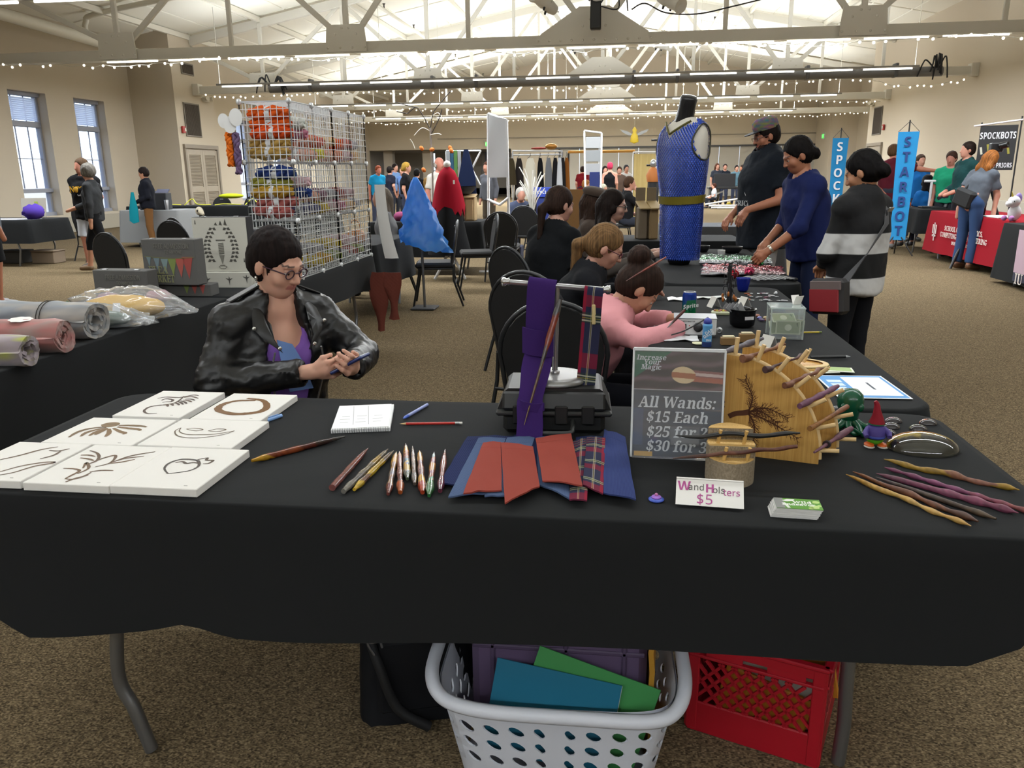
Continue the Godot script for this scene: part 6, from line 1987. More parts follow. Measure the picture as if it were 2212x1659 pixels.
# ---------------------------------------------------------------- things under the wand table
func build_under_table() -> void:
	basket()
	crate()
	# black shoulder bag
	var b := thing("shoulder_bag","black nylon shoulder bag with clip strap under the wand table","bag",V(-0.53,0,-1.88),deg_to_rad(18))
	var nylon := cloth(hexc("141518"),"nylon",500.0,0.01,0.7)
	var rows := []
	for a in 10:
		var u := a/9.0
		var r := []
		for k in 28:
			var an := -TAU*k/28.0
			var c := cos(an)
			var s := sin(an)
			var px := signf(c)*pow(absf(c),0.45)*(0.16 - 0.02*u)
			var pz := signf(s)*pow(absf(s),0.45)*(0.115 - 0.03*u)
			r.append(V(px+0.006*noise.get_noise_2d(k,a),0.005+u*0.39,pz+0.01*noise.get_noise_2d(k*0.6,a*0.7)))
		rows.append(r)
	var top := []
	for k in 28:
		top.append(V(0,0.41,0))
	rows.append(top)
	obj("bag_body",MB.new().grid(rows,true),nylon,b)
	obj("front_pocket",MB.new().box(V(0.0,0.15,0.105),V(0.22,0.22,0.03),Basis(),0.012),nylon,b)
	obj("strap",MB.new().tube(smooth_path([V(-0.13,0.3,0.1),V(-0.1,0.2,0.135),V(-0.06,0.08,0.145),V(0.02,0.015,0.15)],5),0.014,6),mh("0f1012",0.7),b)
	obj("clip",MB.new().tube(smooth_path([V(-0.11,0.24,0.14),V(-0.125,0.28,0.142),V(-0.1,0.3,0.142),V(-0.09,0.26,0.142)],4),0.0035,6),mh("8a8c90",0.3,0.8),b)
	obj("d_ring",MB.new().tube([V(-0.13,0.305,0.138),V(-0.09,0.305,0.138),V(-0.095,0.275,0.14),V(-0.125,0.275,0.14)],0.003,5,false,true),mh("8a8c90",0.3,0.8),b)
func basket() -> void:
	var white := mh("ccd0da",0.45)
	var c := V(-0.125,0,-1.74)
	var t := thing("laundry_basket","white plastic laundry basket with oval holes under the wand table","basket",c,deg_to_rad(1.5))
	# wall: rounded rectangle rings; the front carries three rows of leaf-shaped holes
	var ring := func(h: float,grow: float) -> Array:
		var hx := 0.235+0.05*h/0.26+grow
		var hz := 0.165+0.04*h/0.26+grow
		var out := []
		for k in 120:
			var a := TAU*k/120.0
			var cs := cos(a)
			var sn := sin(a)
			out.append(Vector2(signf(cs)*pow(absf(cs),0.42)*hx,signf(sn)*pow(absf(sn),0.42)*hz))
		return out
	# lower and upper bands plus the perforated field, all one moulded wall
	var m := MB.new()
	var at := func(a: float,h: float,inset: float) -> Vector3:
		var hx := 0.235+0.05*h/0.26 - inset
		var hz := 0.165+0.04*h/0.26 - inset
		var cs := cos(a)
		var sn := sin(a)
		return V(signf(cs)*pow(absf(cs),0.42)*hx,h,signf(sn)*pow(absf(sn),0.42)*hz)
	# holes: solve by stepping along the rim length so that they are evenly spaced on the front
	var step_a := []
	var acc := 0.0
	var prev: Vector3 = at.call(0.0,0.15,0.0)
	step_a.append([0.0,0.0])
	for k in range(1,721):
		var a := TAU*k/720.0
		var p: Vector3 = at.call(a,0.15,0.0)
		acc += p.distance_to(prev)
		prev = p
		step_a.append([acc,a])
	var ang := func(s: float) -> float:
		var lo := 0
		var hi := 720
		while hi - lo > 1:
			var mid := (lo+hi)/2
			if step_a[mid][0] < s:
				lo = mid
			else:
				hi = mid
		return lerpf(step_a[lo][1],step_a[hi][1],(s - step_a[lo][0])/maxf(step_a[hi][0] - step_a[lo][0],1e-6))
	var total := acc
	var cw := 0.056
	var cn := int(total/cw)
	cw = total/cn
	var chh := 0.046
	var band := func(h0: float,h1: float) -> void:
		var rows := []
		for q in [h0,h1]:
			var r := []
			for k in cn*4:
				r.append(at.call(ang.call(total - (k % (cn*4))*cw/4.0),q,0.0))
			rows.append(r)
		rows.reverse()
		for r in rows:
			r.reverse()
		m.grid(rows,true,0.004)
	band.call(0.006,0.062)
	band.call(0.062+chh*3,0.252)
	for row in 3:
		for k in cn:
			var s0 := k*cw
			var h0 := 0.062+row*chh
			# cell corner ring and leaf-shaped hole ring
			var outer := []
			var inner := []
			for j in 16:
				var a := TAU*j/16.0+PI/4
				var sq := Vector2(cos(a),sin(a))
				sq /= maxf(absf(sq.x),absf(sq.y))
				outer.append(Vector2(s0+cw*(0.5+sq.x*0.5),h0+chh*(0.5+sq.y*0.5)))
				var e := Vector2(cos(a),sin(a)*0.78).rotated(0.42)
				var fat := 1.0+0.18*cos(2.0*(a - 0.4))
				inner.append(Vector2(s0+cw*0.5+e.x*0.0175*fat,h0+chh*0.5+e.y*0.0165*fat))
			for j in 16:
				var j2 := (j+1) % 16
				for side in 2:
					var ins := 0.004*side
					var q := []
					for p in [outer[j],outer[j2],inner[j2],inner[j]]:
						q.append(at.call(ang.call(fposmod(p.x,total)),p.y,ins))
					if side == 0:
						q.reverse()
					m.face(q)
				var i0: Vector3 = at.call(ang.call(fposmod(inner[j].x,total)),inner[j].y,0.0)
				var i1: Vector3 = at.call(ang.call(fposmod(inner[j2].x,total)),inner[j2].y,0.0)
				var i2: Vector3 = at.call(ang.call(fposmod(inner[j2].x,total)),inner[j2].y,0.004)
				var i3: Vector3 = at.call(ang.call(fposmod(inner[j].x,total)),inner[j].y,0.004)
				m.face([i0,i1,i2,i3])
	obj("basket_wall",m,white,t)
	var fl := PackedVector2Array()
	for p in ring.call(0.0,-0.01):
		fl.append(p)
	obj("basket_floor",MB.new().prism(fl,0.005,T(V(0,0.011,0),90,0,0)),white,t)
	var rim := []
	for k in 96:
		var a := TAU*k/96.0
		var p: Vector3 = at.call(a,0.25,-0.016)
		p.y = 0.252+0.03*pow(absf(cos(a)),6.0) - 0.006*sin(a)*(1.0 if sin(a) > 0 else 0.0) - 0.014*cos(a)*maxf(sin(a),0)
		rim.append(p)
	obj("basket_rim",MB.new().tube(rim,0.0165,10,false,true),white,t)
	# contents: purple tote, folders, padded envelope
	var tote := thing("storage_tote","dusky purple plastic tote inside the laundry basket","tote",c+V(0.0,0.014,-0.02))
	var pm := mh("5a4a66",0.5)
	obj("tote_body",MB.new().box(V(0,0.17,-0.04),V(0.43,0.33,0.2),Basis(),0.02),pm,tote)
	obj("tote_lip",MB.new().box(V(0,0.335,-0.04),V(0.46,0.035,0.23),Basis(),0.012),pm,tote)
	for x in [-0.16,0.02,0.16]:
		obj("tote_rib",MB.new().box(V(x,0.17,0.062),V(0.012,0.29,0.008),Basis(),0.003),mh("4e4059",0.5),tote)
	obj("tote_rib",MB.new().box(V(0,0.285,0.062),V(0.42,0.012,0.008),Basis(),0.003),mh("4e4059",0.5),tote)
	var f1 := thing("folder","teal cardboard folder standing in the laundry basket","folder",c+V(-0.01,0.016,0.115))
	obj("folder_sheet",MB.new().box(Vector3.ZERO,V(0.3,0.225,0.004)).done(),mh("1c6a86",0.45),f1).transform = T(V(0.0,0.15,0.0),-12,0,-9)
	obj("folder_sheet",MB.new().box(Vector3.ZERO,V(0.295,0.22,0.003)).done(),mh("d5d9dc",0.6),f1).transform = T(V(0.004,0.146,-0.006),-12,0,-9)
	var f2 := thing("folder","green cardboard folder behind the teal one in the basket","folder",c+V(0.06,0.016,0.098))
	obj("folder_sheet",MB.new().box(Vector3.ZERO,V(0.3,0.225,0.004)).done(),mh("3d8a4a",0.5),f2).transform = T(V(0.01,0.16,0.0),-12,0,-17)
	var en := thing("padded_envelope","crumpled yellow padded envelope at the side of the basket","envelope",c+V(0.232,0.016,-0.03))
	var er := []
	for a in 8:
		var r := []
		for k in 5:
			r.append(V(0.012*noise.get_noise_2d(a*0.9,k*1.4),0.36*a/7.0,(k/4.0 - 0.5)*-0.2))
		er.append(r)
	obj("envelope_sheet",MB.new().grid(er,false,0.012),mh("b0802c",0.45),en)
func crate() -> void:
	var red := mh("a51424",0.4)
	var t := thing("milk_crate","red plastic lattice crate under the wand table","crate",V(0.415,0,-1.935),deg_to_rad(-21))
	var w := 0.325
	var h := 0.285
	obj("crate_floor",MB.new().box(V(0,0.008,0),V(w - 0.01,0.014,w - 0.01)),red,t)
	for f in 4:
		var b := Basis(Vector3.UP,f*PI/2)
		var d := w/2
		obj("lower_band",MB.new().box(b*V(0,0.045,d),V(w,0.09,0.01),b,0.003),red,t)
		obj("upper_band",MB.new().box(b*V(0,0.262,d),V(w,0.04,0.012),b,0.003),red,t)
		obj("rim_flange",MB.new().box(b*V(0,0.279,d+0.006),V(w+0.02,0.01,0.022),b,0.003),red,t)
		obj("mid_band",MB.new().box(b*V(0,0.226,d+0.003),V(w,0.008,0.016),b,0.002),red,t)
		for s in [-1,1]:
			obj("corner_post",MB.new().box(b*V(s*(w/2 - 0.012),0.14,d),V(0.03,h - 0.02,0.014),b,0.003),red,t)
			# grip slot frame
			obj("slot_side",MB.new().box(b*V(s*0.075,0.243,d),V(0.09,0.04,0.01),b),red,t)
		# diagonal lattice
		for dir in [-1,1]:
			for k in 9:
				var x0: float = -0.13+k*0.0325 - dir*0.055
				var p := V(x0,0.09,0)
				var q := V(x0+dir*0.11,0.215,0)
				# clip to the field between the posts
				for e in 2:
					var lim := 0.14
					if p.x < -lim:
						p = p.lerp(q,(-lim - p.x)/(q.x - p.x))
					if p.x > lim:
						p = p.lerp(q,(lim - p.x)/(q.x - p.x))
					var tmp := p
					p = q
					q = tmp
				if p.distance_to(q) < 0.02:
					continue
				var tt := (q - p).normalized()
				obj("lattice_bar",MB.new().box(b*((p+q)/2+V(0,0,d)),V(0.0075,p.distance_to(q),0.008),b*Basis(tt.cross(Vector3.BACK),tt,Vector3.BACK)),red,t)
	var y := thing("manila_folder","orange-yellow folder lying across the top of the red crate","folder",V(0.415,0,-1.935),deg_to_rad(-21))
	obj("folder_sheet",MB.new().box(V(0.03,0.292,-0.03),V(0.26,0.008,0.24),Basis(Vector3(0,0,1),0.04)),mh("c08a28",0.6),y)
	for k in 5:
		var p := thing("envelope",["yellow envelope stacked inside the red crate","white packet inside the red crate"][int(k == 1)],"envelope",V(0.415,0.016,-1.935),deg_to_rad(-21),"papers inside the red crate")
		obj("envelope_sheet",MB.new().box(V(0.02+0.01*k,0.09+0.02*(k % 2),0.13 - k*0.05),V(0.22,0.15,0.012),Basis(Vector3(0,0,1),0.1*k - 0.2),0.003),mh("c9c4b8" if k == 1 else "bf7f22",0.6),p)
# ---------------------------------------------------------------- figures: distance fields of tapered bones, meshed as surface nets
class Sdf:
	var lo: Vector3
	var nx: int
	var ny: int
	var nz: int
	var c: float
	var f := PackedFloat32Array()
	func _init(a: Vector3,b: Vector3,cell: float) -> void:
		c = cell
		lo = a - Vector3.ONE*cell*4
		var s := (b - a)/cell+Vector3.ONE*9
		nx = int(s.x)
		ny = int(s.y)
		nz = int(s.z)
		f.resize(nx*ny*nz)
		f.fill(1.0)
	func cone(a: Vector3,b: Vector3,ra: float,rb: float,k := 0.02,flat := 0) -> void:
		k = maxf(k,0.0001)
		var m := maxf(ra,rb)+k+3.0*c
		var p0 := ((a.min(b) - Vector3.ONE*m - lo)/c).floor()
		var p1 := ((a.max(b)+Vector3.ONE*m - lo)/c).ceil()
		var ba := b - a
		var bb := maxf(ba.length_squared(),1e-8)
		var ln := sqrt(bb)
		for z in range(maxi(int(p0.z),0),mini(int(p1.z),nz)):
			var pz := lo.z+z*c - a.z
			for y in range(maxi(int(p0.y),0),mini(int(p1.y),ny)):
				var py := lo.y+y*c - a.y
				var i := (z*ny+y)*nx
				for x in range(maxi(int(p0.x),0),mini(int(p1.x),nx)):
					var px := lo.x+x*c - a.x
					var t := (px*ba.x+py*ba.y+pz*ba.z)/bb
					var h := clampf(t,0.0,1.0)
					var qx := px - ba.x*h
					var qy := py - ba.y*h
					var qz := pz - ba.z*h
					var d := sqrt(qx*qx+qy*qy+qz*qz) - ra - (rb - ra)*h
					if flat & 1 and t > 1.0:
						d = maxf(d,(t - 1.0)*ln)
					if flat & 2 and t < 0.0:
						d = maxf(d,-t*ln)
					var o := f[i+x]
					var g := maxf(k - absf(o - d),0.0)/k
					f[i+x] = minf(o,d) - g*g*k*0.25
	func ell(e: Vector3,r: Vector3,bs := Basis(),k := 0.02,sub := false) -> void:
		k = maxf(k,0.0001)
		var m := maxf(r.x,maxf(r.y,r.z))+k+3.0*c
		var p0 := ((e - Vector3.ONE*m - lo)/c).floor()
		var p1 := ((e+Vector3.ONE*m - lo)/c).ceil()
		var inv := bs.transposed()
		for z in range(maxi(int(p0.z),0),mini(int(p1.z),nz)):
			for y in range(maxi(int(p0.y),0),mini(int(p1.y),ny)):
				var i := (z*ny+y)*nx
				for x in range(maxi(int(p0.x),0),mini(int(p1.x),nx)):
					var q := inv*(lo+Vector3(x,y,z)*c - e)
					var a := (q/r).length()
					var b := (q/(r*r)).length()
					var d := a*(a - 1.0)/b if b > 1e-6 else -r.x
					var o := f[i+x]
					if sub:
						d = -d
						var g := maxf(k - absf(o - d),0.0)/k
						f[i+x] = maxf(o,d)+g*g*k*0.25
					else:
						var g := maxf(k - absf(o - d),0.0)/k
						f[i+x] = minf(o,d) - g*g*k*0.25
	func mesh(mb: MB,paint = null) -> void:
		var id := PackedInt32Array()
		id.resize(f.size())
		id.fill(-1)
		var sy := nx
		var sz := nx*ny
		var far := c*1.8
		for z in nz - 1:
			for y in ny - 1:
				var i0 := z*sz+y*sy
				for x in nx - 1:
					var i := i0+x
					var f0 := f[i]
					if f0 > far or f0 < -far*2.0:
						continue
					var f1 := f[i+1]
					var f2 := f[i+sy]
					var f3 := f[i+sy+1]
					var f4 := f[i+sz]
					var f5 := f[i+sz+1]
					var f6 := f[i+sz+sy]
					var f7 := f[i+sz+sy+1]
					var cnt := int(f0 < 0)+int(f1 < 0)+int(f2 < 0)+int(f3 < 0)+int(f4 < 0)+int(f5 < 0)+int(f6 < 0)+int(f7 < 0)
					if cnt == 0 or cnt == 8:
						continue
					var g := Vector3(f1+f3+f5+f7 - f0 - f2 - f4 - f6,f2+f3+f6+f7 - f0 - f1 - f4 - f5,f4+f5+f6+f7 - f0 - f1 - f2 - f3)
					var gl := maxf(g.length(),1e-6)
					var av := (f0+f1+f2+f3+f4+f5+f6+f7)/8.0
					# step from the cell's middle to the surface along the gradient
					var s := clampf(-av/(gl/4.0),-0.75,0.75)
					var p := lo+(Vector3(x,y,z)+Vector3.ONE*0.5+g/gl*s)*c
					if paint != null:
						mb.col = paint.call(p)
					id[i] = mb.vert(p,g/gl)
		for z in range(1,nz - 1):
			for y in range(1,ny - 1):
				var i0 := z*sz+y*sy
				for x in range(1,nx - 1):
					var i := i0+x
					var f0 := f[i]
					if f0 > far or f0 < -far:
						continue
					var s := f0 < 0
					for ax in 3:
						var st := 1 if ax == 0 else (sy if ax == 1 else sz)
						if s == (f[i+st] < 0):
							continue
						var u := sy if ax == 0 else (sz if ax == 1 else 1)
						var w := sz if ax == 0 else (1 if ax == 1 else sy)
						var a := id[i]
						var b := id[i - u]
						var d := id[i - u - w]
						var e := id[i - w]
						if a < 0 or b < 0 or d < 0 or e < 0:
							continue
						if s:
							mb.tri(a,b,d)
							mb.tri(a,d,e)
						else:
							mb.tri(a,d,b)
							mb.tri(a,e,d)
func wrinkle(mb: MB,amp: float,fr: float,off := 0.0,stretch := Vector3.ONE) -> void:
	for k in mb.v.size():
		mb.v[k] += mb.n[k]*amp*noise.get_noise_3dv(mb.v[k]*fr*stretch+Vector3.ONE*off)
var head_at := Transform3D()
var limb_at := {}
func smooth_normals(m: MB) -> void:
	var nn := PackedVector3Array()
	nn.resize(m.v.size())
	for k in range(0,m.i.size(),3):
		var f := (m.v[m.i[k+2]] - m.v[m.i[k]]).cross(m.v[m.i[k+1]] - m.v[m.i[k]])
		for e in 3:
			nn[m.i[k+e]] += f
	for k in nn.size():
		if nn[k].length_squared() > 0:
			m.n[k] = nn[k].normalized()
func joints(s: Dictionary) -> Dictionary:
	var j := {"pel": V(0,0.94,0),"che": V(0,1.24,0),"nek": V(0,1.42,-0.005),"hed": V(0,1.585,0.02)}
	for e in [["l",1.0],["r",-1.0]]:
		var q: float = e[1]
		var n: String = e[0]
		j["s"+n] = V(q*0.168,1.36,-0.005)
		j["e"+n] = V(q*0.215,1.1,-0.03)
		j["w"+n] = V(q*0.22,0.87,0.05)
		j["h"+n] = V(q*0.085,0.92,0)
		j["k"+n] = V(q*0.1,0.5,0.02)
		j["a"+n] = V(q*0.105,0.085,-0.02)
		j["t"+n] = V(q*0.125,0.03,0.13)
	if s.get("sit",false):
		for n in j.keys():
			if not n[0] in ["k","a","t"]:
				j[n] += V(0,-0.41,0)
		for e in [["l",1.0],["r",-1.0]]:
			j["k"+e[0]] = V(e[1]*0.12,0.5,0.43)
			j["a"+e[0]] = V(e[1]*0.12,0.085,0.4)
			j["t"+e[0]] = V(e[1]*0.13,0.03,0.55)
			j["w"+e[0]] = V(e[1]*0.16,0.6,0.3)
			j["e"+e[0]] = V(e[1]*0.23,0.68,0.05)
	var b := Basis(Vector3.RIGHT,deg_to_rad(s.get("lean",0.0)))*Basis(Vector3.BACK,deg_to_rad(s.get("tip",0.0)))
	for n in ["che","nek","hed","sl","sr","el","er","wl","wr"]:
		j[n] = j["pel"]+b*(j[n] - j["pel"])
	for n in s.get("j",{}):
		j[n] = s.j[n]
	return j
func hand(d: Sdf,w: Vector3,dir: Vector3,pn: Vector3,curl: float,thumb: float,k := 1.0) -> void:
	var sd := dir.cross(pn).normalized()*thumb
	d.cone(w,w+dir*0.05*k,0.022*k,0.024*k,0.02)
	for q in 4:
		var x := (q - 1.5)*0.0195
		var ln: float = [0.068,0.078,0.072,0.056][q]*k
		var a := w+dir*0.07*k+sd*-x*k
		d.cone(w+dir*0.03*k+sd*-x*0.8*k,a,0.0125*k,0.0105*k,0.012)
		var d1 := (dir*cos(curl)+pn*sin(curl)).normalized()
		var d2 := (dir*cos(curl*2.1)+pn*sin(curl*2.1)).normalized()
		d.cone(a,a+d1*ln*0.55,0.0095*k,0.0085*k,0.005)
		d.cone(a+d1*ln*0.55,a+d1*ln*0.55+d2*ln*0.5,0.0085*k,0.0068*k,0.004)
	var tb := w+dir*0.022*k+sd*0.02*k
	var t1 := tb+(sd*0.75+dir*0.8+pn*0.35).normalized()*0.038*k
	d.cone(tb,t1,0.0125*k,0.01*k,0.012)
	d.cone(t1,t1+(dir*0.9+pn*0.5).normalized()*0.032*k,0.0095*k,0.0075*k,0.005)
func person(label: String,at: Vector3,turn: float,s: Dictionary) -> Node3D:
	var t := thing("person",label,"person",at,deg_to_rad(turn),s.get("group",""))
	var k: float = s.get("h",1.7)/1.7
	var j := joints(s)
	for n in j:
		j[n] *= k
	var fat: float = s.get("fat",1.0)*k
	var near: bool = s.get("near",false)
	var cell: float = s.get("cell",0.013 if near else 0.024)
	var skin: Color = hexc(s.get("skin","b98066"))
	var lo: Vector3 = j.pel
	var hi: Vector3 = j.pel
	for n in j:
		lo = lo.min(j[n])
		hi = hi.max(j[n])
	lo -= Vector3.ONE*0.2*k
	hi += Vector3.ONE*0.2*k
	lo.y = maxf(lo.y,-0.03)
	var yaw: float = s.get("look",[0,0])[0]
	var pit: float = s.get("look",[0,0])[1]
	var hb := Basis(Vector3.UP,deg_to_rad(yaw))*Basis(Vector3.RIGHT,deg_to_rad(pit+s.get("lean",0.0)*0.0))
	var hs: float = s.get("hs",1.0)*(0.5+0.5*k)
	var H := func(x: float,y: float,z: float) -> Vector3: return j.hed+hb*(V(x,y,z)*hs)
	# body
	var body := MB.new()
	body.tint = true
	body.col = skin.srgb_to_linear()
	var d := Sdf.new(lo,hi,cell)
	torso(d,j,fat,0.0)
	d.cone(j.nek - V(0,0.03,0)*k,H.call(0,-0.055,-0.02),0.056*k,0.05*k,0.03)
	var legs: bool = not s.get("nolegs",false)
	for n in ["l","r"]:
		d.cone(j["s"+n],j["e"+n],0.05*fat,0.041*k,0.03)
		d.cone(j["e"+n],j["w"+n],0.041*k,0.027*k,0.02)
		if not near:
			var dr: Vector3 = (j["w"+n] - j["e"+n]).normalized()
			d.cone(j["w"+n],j["w"+n]+dr*0.12*k,0.032*k,0.028*k,0.02)
		if legs:
			d.cone(j["h"+n],j["k"+n],0.08*fat,0.055*k,0.03)
			d.cone(j["k"+n],j["a"+n],0.054*k,0.037*k,0.02)
			d.cone(j["a"+n],j["t"+n],0.036*k,0.028*k,0.02)
	if not near:
		head_field(d,H,hb,hs,false)
	d.mesh(body)
	var hair: Color = hexc(s.get("hc","2a211c"))
	if near:
		var hd := Sdf.new(j.hed - Vector3.ONE*0.15,j.hed+Vector3.ONE*0.15,0.0058)
		hd.cone(j.nek+(j.hed - j.nek)*0.15,H.call(0,-0.05,-0.02),0.053*k,0.05*k,0.03)
		head_field(hd,H,hb,hs,true)
		var sl := skin.srgb_to_linear()
		var lip := skin.lerp(hexc("9a4048"),0.45).srgb_to_linear()
		var brow := skin.lerp(hair,0.75).srgb_to_linear()
		var inv := hb.transposed()
		hd.mesh(body,func(p: Vector3) -> Color:
			var q: Vector3 = inv*(p - j.hed)/hs
			if q.z > 0.06 and absf(q.x) < 0.025 and absf(q.y+0.058) < 0.0085:
				return lip
			if q.z > 0.045 and absf(absf(q.x) - 0.033) < 0.02 and absf(q.y - 0.024 - 0.12*(0.03 - absf(absf(q.x) - 0.03))*0.5) < 0.0032:
				return brow
			return sl)
		for n in ["l","r"]:
			var hnd: Dictionary = s.get("hand_"+n,{})
			if s.get("nohand_"+n,false):
				continue
			var w: Vector3 = j["w"+n]
			var dr: Vector3 = hnd.get("dir",(w - j["e"+n]).normalized())
			var pn: Vector3 = hnd.get("pn",V(0,-1,0))
			pn = (pn - dr*pn.dot(dr)).normalized()
			var fd := Sdf.new(w - Vector3.ONE*0.17*k,w+Vector3.ONE*0.17*k,0.0048)
			fd.cone(w - (w - j["e"+n]).normalized()*0.04,w,0.028*k,0.026*k,0.01)
			hand(fd,w,dr,pn,hnd.get("curl",0.5),hnd.get("thumb",1.0),k)
			body.col = sl
			fd.mesh(body)
	var sm := vmat(0.55)
	if near and not sm.subsurf_scatter_enabled:
		sm.subsurf_scatter_enabled = true
		sm.subsurf_scatter_strength = 0.08
	obj("body",body,sm,t)
	# clothes over the body
	var top: Array = s.get("top",["tee","3a3f4a"])
	var m := MB.new()
	d = Sdf.new(lo,hi,cell)
	torso(d,j,fat,0.013*k+s.get("loose",0.0),top[0] != "tank",s.get("hem",0.07)*k)
	for n in ["l","r"]:
		var a: Vector3 = j["s"+n]
		var e: Vector3 = j["e"+n]
		if top[0] == "tee":
			d.cone(a,a.lerp(e,0.72),0.058*fat,0.066*k,0.03,1)
		elif top[0] in ["long","half"]:
			d.cone(a,e,0.058*fat,0.053*k,0.03)
			d.cone(e,e.lerp(j["w"+n],0.9 if top[0] == "long" else 0.3),0.056*k,0.043*k,0.025,1)
	if s.get("neckcut",true):
		d.ell(j.nek+V(0,0.055,0.03)*k,V(0.07,0.06,0.075)*k*s.get("vneck",1.0),Basis(),0.01,true)
	if s.has("chest"):
		d.ell(j.nek+V(0,-0.05,0.1)*k,V(0.078,0.115,0.1)*k*s.chest,Basis(),0.01,true)
	d.mesh(m)
	wrinkle(m,0.007 if near else 0.01,9.0,at.x)
	smooth_normals(m)
	obj(s.get("top_name","shirt"),m,s.get("top_mat",cloth(hexc(top[1]),"shirt",300.0,0.02)),t)
	if s.has("over"):
		m = MB.new()
		d = Sdf.new(lo,hi,cell*0.85)
		torso(d,j,fat,0.03*k,true,0.06*k)
		for n in ["l","r"]:
			d.cone(j["s"+n],j["e"+n],0.074*fat,0.064*k,0.03)
			d.cone(j["e"+n],j["e"+n].lerp(j["w"+n],0.9),0.064*k,0.05*k,0.025,1)
		d.cone(j.nek+V(0,-0.02,-0.03)*k,j.nek+V(0,0.03,-0.035)*k,0.085*k,0.075*k,0.02)
		d.ell(j.nek+V(0,0.05,0.02)*k,V(0.066,0.1,0.07)*k,Basis(),0.01,true)
		var fw: Vector3 = (j.sl - j.sr).normalized().cross((j.nek - j.pel).normalized())
		d.ell((j.pel+j.nek)/2+fw*0.16*k+V(0,0.04,0)*k,V(s.over[2],0.34,0.12)*k,Basis(),0.012,true)
		d.mesh(m)
		wrinkle(m,0.011,8.0,at.x*2,V(1,1.6,1))
		wrinkle(m,0.005,24.0,at.z,V(1,1.5,1))
		smooth_normals(m)
		obj(s.over[0],m,s.over[1],t)
	head_at = Transform3D(hb.scaled(Vector3.ONE*hs),j.hed)
	limb_at = j
	var bot: Array = s.get("bottom",["pants","2a2c33"])
	if legs and bot[0] != "none":
		m = MB.new()
		d = Sdf.new(lo,hi,cell)
		d.cone(j.pel+V(-0.045,0.02,0)*fat,j.pel+V(0.045,0.02,0)*fat,0.125*fat,0.125*fat,0.03)
		for n in ["l","r"]:
			var kk: Vector3 = j["k"+n]
			var wd := 0.02 if bot[0] != "shorts" else 0.034
			var up: Vector3 = j["h"+n]
			if bot[0] == "shorts":
				d.cone(up,up.lerp(kk,0.96),0.098*fat,(0.055+wd)*k,0.03,1)
			else:
				d.cone(up,kk,0.095*fat,(0.055+wd*0.7)*k,0.03)
				d.cone(kk,kk.lerp(j["a"+n],0.35 if bot[0] == "capri" else 0.93),(0.054+wd*0.7)*k,(0.042+wd*s.get("flare",0.7))*k,0.02,1)
		d.mesh(m)
		wrinkle(m,0.006,9.0,at.z)
		obj("shorts" if bot[0] == "shorts" else "trousers",m,cloth(hexc(bot[1]),"pants",300.0,0.02),t)
	if legs:
		for n in ["l","r"]:
			m = MB.new()
			var a: Vector3 = j["a"+n] - V(0,0.02,0)*k
			var tt: Vector3 = j["t"+n]
			d = Sdf.new(a.min(tt) - Vector3.ONE*0.09,a.max(tt)+Vector3.ONE*0.09,maxf(cell*0.7,0.01))
			d.cone(a,tt+V(0,0.012,0),0.048*k,0.04*k,0.02)
			d.mesh(m)
			for q in m.v.size():
				m.v[q].y = maxf(m.v[q].y,0.002)
			obj("shoe",m,mh(s.get("shoe","2b2b2d"),0.6),t)
	# hair
	var st: String = s.get("hair","short")
	if st != "none":
		m = MB.new()
		var ext := 0.42 if st in ["long","pony"] else 0.19
		d = Sdf.new(j.hed - V(0.2,ext,0.22),j.hed+V(0.2,0.22,0.2),0.0075 if near else 0.019)
		if st != "bald":
			d.ell(H.call(0,0.034,-0.02),V(0.087,0.099,0.104)*hs,hb,0.02)
		d.ell(H.call(0,-0.01,-0.035),V(0.085,0.08,0.085)*hs,hb,0.02)
		if st in ["long","pony"]:
			var side := 0.35 if st == "pony" else 1.0
			if st == "long":
				for e in [-1,1]:
					d.cone(H.call(e*0.06,0.0,-0.045),H.call(e*0.075,-0.15,-0.05),0.042,0.045,0.03)
					d.cone(H.call(e*0.075,-0.15,-0.05),H.call(e*0.08,-0.15,-0.05)+V(0,-0.16*s.get("hl",1.0),-0.02),0.045,0.022,0.03)
				d.cone(H.call(0,-0.02,-0.08),H.call(0,-0.1,-0.08)+V(0,-0.2*s.get("hl",1.0),-0.03),0.07,0.03,0.04)
			else:
				d.cone(H.call(0,0.0,-0.1),H.call(0,-0.06,-0.145),0.03,0.032,0.02)
				d.cone(H.call(0,-0.06,-0.145),H.call(0,-0.06,-0.145)+V(0,-0.2*s.get("hl",1.0),-0.03),0.034,0.016,0.02)
		if st == "bun":
			d.ell(H.call(0,0.092,-0.115),V(0.062,0.056,0.05)*hs,hb,0.012)
		if st == "knot":
			d.ell(H.call(0,-0.04,-0.115),V(0.048,0.045,0.036)*hs,hb,0.02)
		if st == "curly":
			d.ell(H.call(0,0.02,-0.03),V(0.105,0.108,0.115)*hs,hb,0.02)
		# the face stays open
		d.ell(H.call(0,-0.055 - s.get("fringe",0.0),0.1),V(0.079,0.118,0.107)*hs,hb,0.012,true)
		for e in [-1,1]:
			d.ell(H.call(e*0.085,-0.03,0.0),V(0.022,0.038,0.03)*hs,hb,0.01,st in ["short","pony","bun","knot"])
		d.mesh(m)
		wrinkle(m,(0.014 if st == "curly" else 0.005),26.0,at.x*3,V(2.2,0.5,2.2))
		smooth_normals(m)
		obj("hair",m,hair_mat(hair),t)
